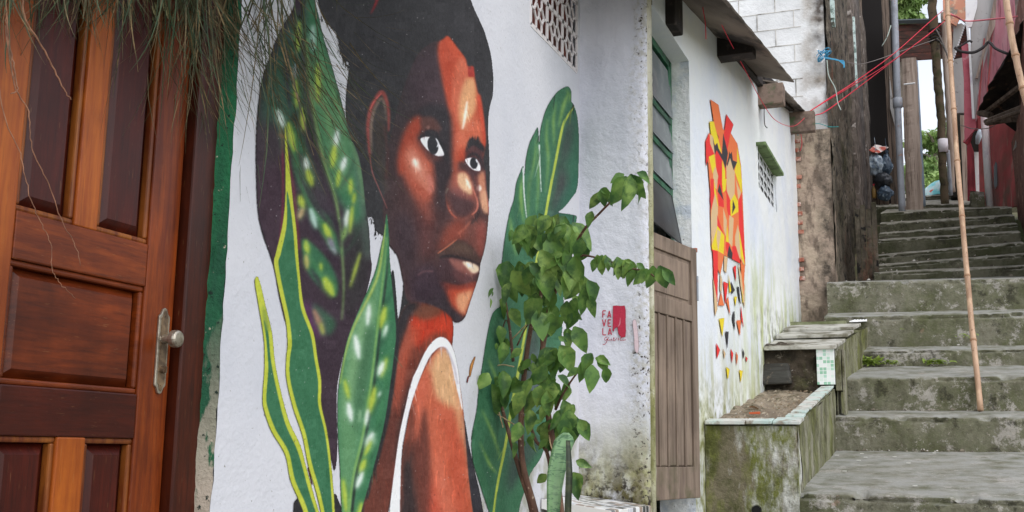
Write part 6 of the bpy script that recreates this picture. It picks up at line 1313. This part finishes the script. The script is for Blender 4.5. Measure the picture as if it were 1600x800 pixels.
pole('drain_pipe', 'pale grey vertical drain pipe with a coupling, against the plank shack', 'pipe', [(1410, 335, 16.6), (1404, 200, 16.6), (1399, 60, 16.6), (1395, -60, 16.6)], .05, .05, pipe_m, extra=sleeve, wob=.002)
def bracket(t, S_):
    mb = MB(); a_ = P(1412, 132, 17.1); b2 = P(1430, 130, 17.1); mb.tube([a_, b2], .014, 8); mb.build('metal_rod', whitepipe, t)
t = thing('timber_post', P(1427, 325, 17.4), 'broad weathered timber post standing left of the tree gap', 'post')
mb = MB(); G = []
for i in range(60):
    s_ = i/59; v = lerp(330, 92, s_); a_ = P(lerp(1416, 1409, s_), v, 17.3); b2 = P(lerp(1443, 1432, s_), v, 17.3); e = .012*nz(0, a_.z, 2, 4)
    G.append([(a_.x+e, 17.5, a_.z), (a_.x+e, 17.3, a_.z), (lerp(a_.x, b2.x, .3), 17.28+.012*nz(1, a_.z, 0, 8), a_.z), (lerp(a_.x, b2.x, .7), 17.29, a_.z), (b2.x+e, 17.3, a_.z), (b2.x+e, 17.5, a_.z)])
mb.grid(G); mb.build('timber', greyplank, t, smooth=False); bracket(t, None)
pole('drain_pipe', 'thin blue grey pipe on the right side of the broad timber post', 'pipe', [(1443, 322, 17.35), (1437, 220, 17.35), (1430, 95, 17.35)], .034, .036, mat('blue_grey_pipe', A(128, 142, 156)), wob=.002)
# utility pole with white band
def band(t, S_):
    mb = MB(); c_ = P(1473.5, 229, 18.3); mb.tube([c_+Vector((0, 0, -.10)), c_+Vector((0, 0, .12))], .078, 16); mb.build('white_band', mat('band_white', A(226, 220, 224)), t, smooth=True)
    mb = MB(); c_ = P(1460, 57, 18.3)
    for k in range(5): mb.tube([c_+Vector((.085*math.cos(q), .085*math.sin(q), -.1+.05*k+.012*math.sin(3*q))) for q in np.linspace(0, 6.4, 18)], .012, 5)
    mb.build('wire_lashing', cable_m, t)
pole('utility_pole', 'crooked wooden utility pole with a white painted band, in front of the tree gap', 'utility pole', [(1477, 322, 18.3), (1472, 240, 18.3), (1470, 180, 18.3), (1464, 110, 18.3), (1459, 40, 18.3), (1452, -60, 18.3)], .062, .072, bark_d, extra=band, wob=.02)
pole('thin_pipe', 'thin pale pipe just right of the utility pole', 'pipe', [(1486, 305, 18.6), (1481, 235, 18.6)], .03, .03, pipe_m, wob=.001)
pole('side_pole', 'slim grey wooden pole behind the leaning bamboo', 'pole', [(1487, 300, 19.0), (1484, 200, 19.0), (1478, 95, 19.0), (1474, 20, 19.0)], .06, .045, greyplank, wob=.02)
# rubbish bags hung on the shack
bgx = yS-.2
def bag(name, lab, u, v, ru, rv, m, seed, y=bgx, knot=True):
    c_ = P(u, v, y); k = y*1.06/F; bm = bmesh.new(); bmesh.ops.create_icosphere(bm, subdivisions=4, radius=1)
    for q in bm.verts:
        d = q.co.normalized(); f = 1+.22*mn.fractal(d*2+Vector((seed, 0, 0)), 1, 2, 3)+.10*mn.fractal(d*6+Vector((seed, 3, 0)), 1, 2, 3)
        z_ = d.z; pin = 1-.45*max(0, z_)**2
        q.co = Vector((d.x*ru*k*f*pin, d.y*ru*k*.8*f*pin, d.z*rv*k*f))
    me = bpy.data.meshes.new(name); bm.to_mesh(me); bm.free(); me.materials.append(m); me.polygons.foreach_set('use_smooth', [True]*len(me.polygons))
    t = thing(name, c_, lab, 'bag', 'rubbish bags hung on the plank shack'); o = bpy.data.objects.new('sack', me); C.objects.link(o); o.parent = t
    if knot:
        b = MB(); top = c_+Vector((0, 0, rv*k*.95)); b.tube([top-Vector((0, 0, .03)), top+Vector((.01, 0, .02)), top+Vector((.02, 0, .07))], [.03, .014, .03], 8); b.tube([top+Vector((.015, 0, .05)), top+Vector((0, .05, .3))], .004, 5); b.build('tied_neck', m, t)
bag('plastic_bag', 'plump pale grey plastic bag hanging on the shack', 1368, 257, 12, 17, bag_grey, 1); bag('plastic_bag', 'dark blue tied plastic bag to the right of the pale one', 1385, 258, 8, 16, bag_blue, 5)
bag('plastic_bag', 'dusty dark bag squeezed under the pale one', 1380, 280, 12, 12, bag_dark, 9, knot=False); bag('plastic_bag', 'lowest bag, dark blue and boxy', 1383, 302, 11, 11, bag_blue, 14, bgx-.03, knot=False)
t = thing('amber_bottle', P(1366, 310, bgx), 'amber plastic bottle hanging upright left of the lowest bag', 'bottle'); mb = MB(); c_ = P(1366, 310, bgx)
mb.tube([c_+Vector((0, 0, h)) for h in (0, .01, .14, .2, .22)], [.03, .036, .036, .016, .014], 12); mb.build('bottle_body', bottle_m, t, smooth=True); mb = MB(); mb.tube([c_+Vector((0, 0, .22)), c_+Vector((0, 0, .245))], .017, 10); mb.build('cap', red_wire, t)
t = thing('folded_sheet', P(1370, 232, bgx), 'red and white folded sheet lying across the top of the bags', 'sheet'); mb = MB()
A0, A1, B0, B1 = P(1357, 236, bgx-.08), P(1372, 240, bgx-.12), P(1368, 226, bgx+.25), P(1389, 231, bgx+.2)
mb.grid([[A0.lerp(A1, i/8).lerp(B0.lerp(B1, i/8), j/8)+Vector((0, 0, .02*nz(i, j, 0, .4))) for j in range(9)] for i in range(9)]); o = mb.build('cloth', sheet_red, t, smooth=True); md = o.modifiers.new('thickness', 'SOLIDIFY'); md.thickness = .01

# ------------------------------------------------------------------ bridge of boards overhead
t = thing('board_bridge', P(1430, 65, 16.9), 'dark reddish board panel spanning the alley overhead between the posts', 'bridge')
mb = MB()
for k in range(5):
    a_ = P(1402, lerp(38, 96, k/5), 18.8); b2 = P(1400, lerp(38, 96, (k+1)/5), 18.8); c_ = P(1497, lerp(34, 90, k/5), 19.2); d_ = P(1497, lerp(34, 90, (k+1)/5), 19.2)
    mb.hexa([a_, (b2.x, b2.y, b2.z+.006), (d_.x, d_.y, d_.z+.006), c_], [a_+Vector((0, .04, 0)), b2+Vector((0, .04, .006)), d_+Vector((0, .04, .006)), c_+Vector((0, .04, 0))])
mb.build('boards', dark_red, t); mb = MB(); a_ = P(1400, 34, 18.75); c_ = P(1462, 32, 18.95); mb.tube([a_, c_], .045, 4); mb.build('top_rail', mat('dark_metal', A(70, 76, 78)), t)

# ------------------------------------------------------------------ RIGHT SIDE
hR = thing('red_house', (.8, 17.2, 4.2), 'weathered red house at the head of the stairs on the right, with white downpipe', 'house')
def quad_px(mb, pl, th=.06):
    """polygon of (u,v,Y) points, given thickness away from the viewer"""
    Q = [P(*q) for q in pl]; mb.prism(Q, (0, th, 0)); return mb
def panel_px(name, m, pl, parent, th=.06, lab=None):
    mb = MB(); quad_px(mb, pl, th); o = mb.build(name, m, parent)
    if lab: o['label'] = lab
    return o
panel_px('red_wall', redw, [(1541, 326, 18.2), (1541, 190, 18.2), (1592, 150, 16.9), (1650, 150, 16.2), (1650, 330, 16.2), (1592, 322, 16.9)], hR, lab='faded red wall with peeling patches')
panel_px('red_wall', red_deep, [(1512, 322, 19.2), (1510, 150, 19.2), (1528, 130, 18.9), (1530, 322, 18.9)], hR, lab='deep crimson boards left of the downpipe')
panel_px('wall_strip', whitepipe, [(1526, 316, 18.6), (1522, 235, 18.6), (1529, 235, 18.6), (1533, 316, 18.6)], hR, lab='peeling white strip')
panel_px('wall_strip', redw, [(1531, 325, 18.5), (1528, 170, 18.5), (1541, 170, 18.4), (1544, 325, 18.4)], hR)
mb = MB(); mb.tube([P(1546.5, 325, 17.8), P(1538, 175, 17.8)], .056, 14); mb.build('downpipe', whitepipe, hR, smooth=True)
panel_px('small_window', mat('window_grey', A(112, 120, 124), rough=.3), [(1553, 259, 17.7), (1556, 252, 17.7), (1558, 256, 17.68), (1558.5, 289, 17.68), (1555, 295, 17.7), (1553, 288, 17.7)], hR, .02)
panel_px('gable_board', red_deep, [(1505, 221, 18.6), (1523, 183, 18.6), (1524, 200, 18.6), (1517, 222, 18.6), (1512, 226, 18.6)], hR, lab='crimson slanting fascia board')
panel_px('box_unit', darkhouse, [(1517, 222, 18.5), (1522, 200, 18.5), (1530, 208, 18.5), (1531, 236, 18.5), (1522, 236, 18.5)], hR)
mb = MB(); bx_ = P(1524, 215, 18.4); mb.tube([bx_+Vector((.02, -.05, -.12)), bx_+Vector((.05, -.05, 0)), bx_+Vector((.07, -.05, .12))], [.03, .05, .02], 8); mb.build('crumpled_bag', bag_grey, hR, smooth=True)
# upper storey: pink planks, grey board, orange planks
hU = thing('upper_storey', (.8, 17.0, 7), 'tall upper storey of faded pink planks, grey boards and orange panels above the red house', 'building')
panel_px('pink_boards', pinkw, [(1524, 190, 17.6), (1536, 70, 17.6), (1556, 20, 17.4), (1562, -60, 17.4), (1640, -60, 16.4), (1640, 120, 16.4), (1560, 160, 17.3), (1528, 182, 17.6)], hU, .06)
mb = MB()
for (u0, v0, u1, v1) in ((1538, 60, 1528, 185), (1552, 40, 1540, 176), (1568, 30, 1556, 150), (1580, 20, 1572, 120)): mb.tube([P(u0, v0, 17.45), P(u1, v1, 17.45)], .012, 5)
mb.build('plank_battens', redw, hU)
panel_px('grey_board', greyboard, [(1517, 90, 17.5), (1516, 40, 17.5), (1528, -60, 17.5), (1568, -60, 17.5), (1562, 10, 17.5), (1548, 60, 17.5), (1530, 130, 17.5), (1524, 185, 17.5), (1521, 180, 17.5)], hU, .04, 'leaning grey fibre board')
panel_px('edge_board', greyplank, [(1565, -60, 17.4), (1569, -60, 17.4), (1560, 30, 17.4), (1542, 70, 17.4), (1528, 122, 17.4), (1524, 122, 17.4), (1540, 62, 17.4)], hU, .05)
panel_px('white_board', whitepipe, [(1507, -60, 17.45), (1529, -60, 17.45), (1527, 10, 17.45), (1518, 42, 17.45), (1513, 42, 17.45), (1509, 30, 17.45)], hU, .04)
panel_px('white_post', whitepipe, [(1508, 30, 17.4), (1512, 30, 17.4), (1516, 66, 17.4), (1523, 185, 17.4), (1519, 185, 17.4), (1513, 68, 17.4)], hU, .05)
panel_px('pink_post', mat('pink_paint', A(206, 112, 124), [dict(c=A(188, 92, 106), s=3, lo=.45, hi=.6), dict(c=A(220, 160, 164), s=5, lo=.6, hi=.66)]), [(1502, 68, 17.6), (1514, 68, 17.6), (1521, 120, 17.6), (1525, 200, 17.6), (1507, 222, 17.6), (1506, 120, 17.6)], hU, .1)
panel_px('grey_board', greyboard, [(1488, 180, 18.2), (1490, 90, 18.2), (1508, 80, 18.2), (1508, 176, 18.2), (1498, 176, 18.2)], hU, .05)
panel_px('dark_gable', dark_red, [(1491, 91, 17.7), (1509, 38, 17.7), (1512, 66, 17.7), (1505, 88, 17.7)], hU, .05, 'dark triangular gable with white dotted trim')
mb = MB()
for i in range(15):
    c_ = P(lerp(1491, 1508.5, i/14), lerp(89, 36, i/14), 17.66); mb.box(c_.x-.012, c_.x+.012, c_.y-.01, c_.y, c_.z-.015, c_.z+.015)
mb.build('dotted_trim', whitepipe, hU)
panel_px('orange_boards', orange_b, [(1471, -60, 18.0), (1508, -60, 18.0), (1509, 36, 18.0), (1500, 28, 18.0), (1494, 40, 18.0), (1474, 30, 18.0)], hU, .05)
panel_px('grey_patch', greyboard, [(1488, 90, 18.1), (1490, 40, 18.1), (1502, 36, 18.1), (1508, 40, 18.1), (1497, 80, 18.1)], hU, .04)
panel_px('tin_sheet', mat('rusty_grey_tin', A(150, 136, 128), [dict(c=A(112, 96, 88), s=4, lo=.42, hi=.6), dict(c=A(176, 166, 160), s=9, lo=.55, hi=.65)]), [(1582, -60, 15.8), (1660, -60, 15.2), (1660, 60, 15.2), (1596, 52, 15.8), (1588, 40, 15.8)], hU, .03)
# ragged dark tin awning
aw = thing('tin_awning', P(1580, 120, 15.5), 'ragged dark rusted tin awning jutting out on the right above the stairs', 'awning')
edge = [(1600, 30), (1593, 38), (1592, 48), (1584, 58), (1586, 64), (1579, 74), (1575, 84), (1570, 92), (1568, 100), (1562, 108), (1556, 116), (1550, 126), (1543, 134), (1544, 142), (1536, 152), (1536, 158), (1530, 166), (1527, 178)]
mb = MB(); G = []
for i, (u, v) in enumerate(edge):
    s_ = i/(len(edge)-1); y = lerp(14.6, 16.6, s_); a_ = P(u, v, y); G.append([a_, a_+Vector((.25, .15, -.02+.01*(i % 2))), a_+Vector((.9, .5, -.55)), a_+Vector((1.9, .9, -1.1))])
mb.grid(G); o = mb.build('tin_roof', rust_m, aw); md = o.modifiers.new('thickness', 'SOLIDIFY'); md.thickness = .015
mb = MB()
for (a_, b2, r_) in (((1540, 190, 16.3), (1600, 166, 15.4), .035), ((1541, 193, 16.2), (1600, 172, 15.2), .03), ((1530, 176, 16.6), (1548, 180, 16.4), .05), ((1542, 174, 16.5), (1600, 130, 15.4), .04)): mb.tube([P(*a_), P(*b2)], r_, 6)
mb.build('rafters', grime, aw)
panel_px('broken_plank', grime, [(1540, 186, 16.2), (1575, 178, 16.0), (1602, 160, 15.6), (1602, 190, 15.6), (1582, 190, 16.0), (1542, 196, 16.2)], aw, .03, 'splintered plank under the tin')
panel_px('dark_underside', rust_m, [(1532, 176, 17.0), (1552, 122, 17.0), (1600, 40, 16.2), (1640, 40, 16.0), (1640, 180, 16.0), (1590, 165, 16.2), (1560, 176, 16.8), (1546, 182, 16.9)], aw, .03)
# brown rusty wall nearest on the right of the stairs
bw_ = thing('brown_wall', (.9, 15.5, 3), 'brown rust stained render wall at the right edge of the upper stairs', 'wall')
mb = MB(); G = []
for i in range(30):
    s_ = i/29; y = lerp(16.9, 11.8, s_); row = []
    for j in range(24):
        z = lerp(1.0, pt(1590, 222-40*0, 'Y', 16.9)[2], j/23); xb_ = lerp(pt(1587, 300, 'Y', 16.9)[0], 1.14, min(1, s_*1.0)); row.append((xb_+.02*nz(0, y, z, 3), y, z))
    G.append(row)
mb.grid(G); mb.box(1.2, 2.6, 11.9, 16.8, 1.0, 6.0); mb.build('render', brownw, bw_, smooth=True)
panel_px('grey_sheet', greyboard, [(1583, 235, 16.3), (1590, 206, 16.3), (1602, 190, 16.0), (1602, 214, 16.0)], bw_, .03)
# dark shack between pole and red house
dk_ = thing('dark_shack', P(1490, 290, 19.6), 'low dark green black shack behind the leaning bamboo', 'shack')
panel_px('front_wall', darkhouse, [(1486, 306, 19.6), (1484, 250, 19.6), (1488, 200, 19.6), (1496, 172, 19.6), (1510, 176, 19.6), (1512, 310, 19.6)], dk_, 1.5)
panel_px('side_post', greyplank, [(1506, 318, 19.4), (1500, 180, 19.4), (1508, 180, 19.4), (1514, 318, 19.4)], dk_, .1)
mb = MB()
for (u, v) in ((1490, 232), (1493, 240), (1491, 258)): c_ = P(u, v, 19.5); mb.box(c_.x-.03, c_.x+.03, 19.5, 19.52, c_.z-.03, c_.z+.03)
mb.build('pale_scraps', bag_grey, dk_)
# stone block by the head of the stairs
a = P(1526, 322, 17.6); mb = MB(); rough_box(mb, a.x-.08, a.x+.12, 17.6, 17.9, a.z-.1, lambda y: a.z+.22, amp=.03, s=6); tag(mb.build('stone_block', conc, None, smooth=True), 'rough stone block at the head of the stairs by the red boards', 'stone')
# turquoise tarp / umbrella
tp = thing('beach_umbrella', P(1460, 309, 21), 'turquoise and white umbrella with an orange spot, resting behind the top of the stairs', 'umbrella')
c_ = P(1476, 308, 21.3); rad = P(1476, 308, 21.3)[0]-P(1440, 308, 21.3)[0]; hh = P(1474, 281, 21.3)[2]-c_.z
mb = MB(); mb.grid([[(c_.x+rad*math.sin(p_)*math.cos(t_)*(1-.04*(k % 2)), c_.y+.8*rad*math.sin(p_)*math.sin(t_), c_.z+hh*math.cos(p_)) for k, t_ in enumerate(np.linspace(0, 2*math.pi, 25))] for p_ in np.linspace(.01, math.pi/2, 10)]); mb.build('canopy', tarp_m, tp, smooth=True)
mb = MB(); mb.tube([(c_.x, c_.y, c_.z-.25), (c_.x, c_.y, c_.z+hh+.05)], .02, 8); mb.build('shaft', pipe_m, tp)
# far timber wall below the umbrella
pe = thing('earth_bank', P(1465, 300, 24), 'low brown concrete bank below the umbrella at the top of the alley', 'bank')
mb = MB(); a = P(1436, 322, 23.0); rough_box(mb, a.x-.5, a.x+2.5, 23.0, 24.0, a.z-.6, lambda y: P(1450, 304, 23.0)[2], amp=.05, s=2); mb.build('bank_body', mat('bank', A(112, 96, 78), [dict(c=A(84, 78, 56), s=3, lo=.42, hi=.6)], bump=[dict(s=10, k=.8)]), pe, smooth=True)

# ------------------------------------------------------------------ trees beyond
def tree(name, u, v0, v1, y, rpx, lab, cnt, seed, grp='trees beyond the alley'):
    rnd = random.Random(seed); b0 = P(u, v0, y); k = y*1.06/F; top = P(u, v1, y); rad = rpx*k; t = thing(name, b0, lab, 'tree', grp)
    mb = MB(); mb.tube([b0-Vector((0, 0, 1.5)), b0.lerp(top, .35), b0.lerp(top, .8)], [.2, .14, .05], 8); limbs = []
    for i in range(9):
        q = b0.lerp(top, .2+.07*i); e = q+Vector((rnd.uniform(-1, 1)*rad*.8, rnd.uniform(-1, 1)*rad*.8, rnd.uniform(.1, .6)*rad)); mb.tube([q, q.lerp(e, .5)+Vector((0, 0, .1)), e], [.06, .04, .015], 5); limbs.append(e)
    mb.build('trunk', bark_m, t)
    mb = MB(); hgt = (top-b0).length; cl = []
    for i in range(46): cl.append((Vector((rnd.gauss(0, .5)*rad, rnd.gauss(0, .5)*rad, rnd.uniform(-.1, 1.0)*hgt)), rnd.uniform(.16, .34)*rad))
    for i in range(cnt):
        c_, r_ = rnd.choice(cl); p = b0+c_+Vector((rnd.gauss(0, 1), rnd.gauss(0, 1), rnd.gauss(0, .7)))*r_*.6; s_ = rnd.uniform(.07, .14)
        leaf(mb, p, (rnd.uniform(-1, 1), rnd.uniform(-1, 1), rnd.uniform(-.9, .3)), (rnd.uniform(-.5, .5), rnd.uniform(-.5, .5), 1), s_*1.6, s_, .5, .3, n=2)
    mb.build('crown', treeleaf, t, fixn=False); return t
tree('leafy_tree', 1462, 318, 205, 34, 34, 'bright green leafy tree seen through the gap at the top of the alley', 9000, 3)
tree('leafy_tree', 1450, 330, 262, 30, 30, 'lower bushy green tree in front of the taller one in the gap', 7000, 8)
tree('leafy_tree', 1412, 60, -30, 24, 26, 'pale grey green tree top above the board bridge', 3500, 12)

# ------------------------------------------------------------------ wires, ropes, cords
def wire(name, lab, cat, Ps, r_, m, grp=None):
    mb = MB(); mb.tube(spline([P(*q) for q in Ps], 8), r_, 6); tag(mb.build(name, m, None, smooth=True), lab, cat, grp)
gw = 'red wires strung across the alley'
wire('red_wire', 'uppermost of the three red wires from the gable corner to the utility pole', 'wire', [(1262, 176, 12.1), (1300, 151, 12.2), (1340, 125, 12.8), (1400, 81, 15.5), (1463, 25, 18.1), (1520, -22, 19)], .006, red_wire, gw)
wire('red_wire', 'middle one of the three red wires from the gable corner to the utility pole', 'wire', [(1262, 176, 12.05), (1296, 155, 12.18), (1330, 135, 12.7), (1390, 98, 15.2), (1458, 49, 18.1)], .005, red_wire, gw)
wire('red_wire', 'red wire, lowest of the three, starting under the gable corner', 'wire', [(1274, 180, 12.05), (1290, 174, 12.15), (1330, 145, 12.7), (1388, 101, 15.2), (1459, 47, 18.05), (1500, 12, 19)], .006, red_wire, gw)
wire('red_rope', 'red string hanging along the eave of the white house down to the corner', 'rope', [(1108, -20, 6.6), (1124, 30, 6.9), (1146, 75, 7.6), (1170, 120, 8.4), (1190, 158, 9.1), (1212, 188, 10.0), (1240, 197, 11.3), (1262, 180, 12.0)], .003, red_wire)
wire('red_rope', 'short loose red string end dangling from the roof edge', 'rope', [(1097, -20, 6.5), (1098, 10, 6.5), (1102, 35, 6.5), (1103, 61, 6.5)], .0028, red_wire)
wire('pink_wire', 'pale pink wire from the bamboo top to the white post and away to the right', 'wire', [(1480, 20, 12.1), (1494, 26, 12.6), (1512, 33, 17.3), (1560, 29, 16.0), (1620, 22, 15.0)], .011, pink_wire)
wire('black_cable', 'sagging black cable knotted below the grey board on the upper storey', 'cable', [(1492, 74, 17.2), (1500, 80, 17.2), (1520, 82, 17.2), (1535, 75, 17.2), (1545, 66, 17.2), (1556, 76, 16.9), (1574, 84, 16.6)], .022, cable_m)
wire('black_cable', 'thin dark cable tied to the white post', 'cable', [(1492, 76, 17.3), (1504, 70, 17.3), (1514, 64, 17.3), (1519, 66, 17.3)], .016, cable_m)
wire('grey_wire', 'thin grey wire crossing from the sooty wall to the drain pipe', 'wire', [(1322, 97, 13.8), (1345, 100, 14.4), (1375, 92, 15.6), (1402, 82, 16.6), (1460, 62, 18)], .005, grey_wire)
wire('grey_wire', 'faint grey wire from the utility pole down behind the bamboo', 'wire', [(1464, 60, 18.2), (1475, 75, 18.4), (1482, 92, 18.6)], .012, grey_wire)
wire('grey_wire', 'slack grey wire strands looping right of the utility pole', 'wire', [(1462, 45, 18.2), (1470, 60, 18.2), (1480, 86, 18.2), (1486, 110, 18.2)], .012, grey_wire)
wire('grey_wire', 'thin wire sagging below the crimson fascia board', 'wire', [(1500, 195, 17.2), (1520, 201, 17.2), (1545, 200, 16.6), (1562, 190, 16.4)], .006, grey_wire)
wire('bare_twig', 'pale bare twig curving in front of the drain pipe', 'twig', [(1378, 72, 15.6), (1386, 58, 15.6), (1392, 40, 15.7)], .008, pale_cord)
wire('pale_cord', 'pale cord hanging down the sooty wall from the blue rope', 'cord', [(1292, 94, 12.15), (1295, 118, 12.15), (1305, 138, 12.15), (1309, 160, 12.15), (1314, 172, 12.15)], .0055, pale_cord)
wire('teal_cord', 'bunch of teal cord snagged on the top of the bare column', 'cord', [(1247, 212, 12.15), (1245, 200, 12.15), (1250, 192, 12.1), (1262, 196, 12.1), (1278, 193, 12.1), (1296, 198, 12.2), (1310, 198, 12.18)], .004, teal_cord)
wire('red_rope', 'short red string loop hanging below the last roof beam', 'rope', [(1252, 190, 12.05), (1251, 205, 12.05), (1253, 225, 12.05), (1250, 236, 12.05)], .004, red_wire)
rp = thing('blue_rope', P(1285, 85, 12.4), 'tangled knot of frayed blue rope tied to the corner of the block gable', 'rope'); mb = MB(); rr = random.Random(4)
for i in range(8): c_ = P(1287+rr.uniform(-3, 3), 86+rr.uniform(-3, 3), 12.17); a_ = rr.uniform(.03, .075); ph = rr.uniform(0, 6); mb.tube([c_+Vector((a_*math.cos(q+ph), .03*math.sin(2*q), a_*.8*math.sin(q))) for q in np.linspace(0, rr.uniform(4, 6.2), 16)], .005, 5)
for i in range(4): mb.tube(spline([P(1288, 88+i, 12.17), P(1298, 92+rr.uniform(-1, 2), 12.17), P(1308, 94+rr.uniform(-2, 2), 12.18), P(1318, 97+rr.uniform(-4, 4), 12.18), P(1321+rr.uniform(-3, 0), 106, 12.18)], 5), .005, 5)
mb.build('strands', blue_rope, rp, smooth=True); mb = MB(); mb.tube(spline([P(1276, 77, 12.2), P(1283, 84, 12.17), P(1288, 92, 12.17), P(1284, 98, 12.17)], 5), .006, 5); mb.build('white_end', whitepipe, rp)
wire('black_twig', 'forked black twig hanging from the boxy beam end', 'twig', [(1194, 166, 9.4), (1194, 180, 9.4), (1195, 195, 9.4), (1199, 200, 9.4)], .004, cable_m)

# grit gathered where the treads meet the risers
gr_ = MB(); rg_ = random.Random(12)
for k, L_ in enumerate(lev+up[:7]):
    yf, zfl, zfr, yb, zbl, zbr, dr, xl, xr = L_
    for i in range(60 if k < 6 else 22):
        t = rg_.random()**1.3; x = lerp(xl+.03, min(xr, 1.7), t); back = abs(rg_.gauss(0, .035))+.01; y = yb-back; s_ = rg_.uniform(.003, .011) if rg_.random() < .9 else .02
        z = lerp(lerp(zfl, zfr, (x-xl)/(xr-xl)), lerp(zbl, zbr, (x-xl)/(xr-xl)), (y-yf)/(yb-yf))+.004
        gr_.hexa([(x-s_, y-s_, z), (x+s_, y-s_*.6, z), (x+s_*.8, y+s_, z), (x-s_*.7, y+s_, z)], [(x-s_*.5, y-s_*.5, z+s_*.9), (x+s_*.6, y-s_*.4, z+s_), (x+s_*.5, y+s_*.6, z+s_*.8), (x-s_*.4, y+s_*.5, z+s_*.7)])
tag(gr_.build('grit', mat('grit', A(120, 112, 98), [dict(c=A(70, 64, 52), s=6, lo=.42, hi=.55), dict(c=A(200, 196, 188), s=9, lo=.58, hi=.62)]), None), 'grit and crumbs gathered at the back of the treads', 'grit', kind='stuff')
# odds and ends in the lower planter
for (x, y, c_, nm, lb) in ((XB+.22, 7.55, A(196, 96, 60), 'tile_shard', 'orange tile shard lying on the planter soil'), (XB+.12, 7.9, A(150, 120, 90), 'dry_leaf', 'curled brown leaf on the planter soil near the wall')):
    b = MB(); z = topA(y)-.01
    if nm == 'tile_shard': b.hexa([(x-.035, y-.02, z), (x+.04, y-.03, z), (x+.03, y+.02, z), (x-.03, y+.03, z)], [(x-.035, y-.02, z+.012), (x+.04, y-.03, z+.016), (x+.03, y+.02, z+.012), (x-.03, y+.03, z+.012)])
    else: leaf(b, (x, y, z+.01), (1, .3, .1), (0, 0, 1), .09, .04, .6, .5)
    tag(b.build(nm, mat(nm, c_), None), lb, nm.replace('_', ' '))

# ------------------------------------------------------------------ weeds, litter, wall specks
def weed(u, v, y, n, s_, lab):
    p = P(u, v, y); mb = MB()
    for i in range(n): leaf(mb, p+Vector((random.gauss(0, s_*.5), random.gauss(0, .01), random.uniform(0, s_*.3))), (random.uniform(-1, 1), random.uniform(-1, .1), random.uniform(.0, 1)), (0, -.4, 1), random.uniform(.5, 1)*s_*.6, s_*.28, .7, .3, n=3)
    tag(mb.build('weed', weed_m, None, fixn=False), lab, 'weed', 'weeds growing on the steps')
weed(1356, 570, 11.1, 60, .15, 'leafiest weed tuft, in the left corner of the third step'); weed(1390, 570, 11.1, 26, .11, 'small weed in the crack right of the corner tuft'); weed(1460, 570, 11.1, 44, .12, 'weed tuft in the middle of the third step, by a pink fleck')
weed(1510, 528, 11.46, 14, .09, 'weed growing out of a riser just left of the bamboo pole'); weed(1408, 515, 11.46, 9, .04, 'tiny brownish weed on a riser left of the bamboo')
lt = MB()
for (u, v) in ((1308, 715), (1347, 711), (1281, 727), (1342, 724), (1320, 742), (1430, 760), (1271, 740), (1460, 708), (1353, 718), (1398, 716), (1420, 727)):
    y = 6.95+(770-v)/66*2.4; z = float(np.interp(y, [lev[0][0], lev[0][3]], [lerp(lev[0][1], lev[0][2], .3), lerp(lev[0][4], lev[0][5], .3)]))+.008; d = RM @ np.array([u-800, -(v-400), -F]); q = Vector(d*(y/d[1])); lt.box(q.x-.014, q.x+.012, y-.01, y+.012, z, z+.004)
tag(lt.build('paper_scraps', mat('scrap', A(214, 212, 206)), None), 'scattered pale flakes of paper and plaster on the smooth landing', 'litter', kind='stuff')
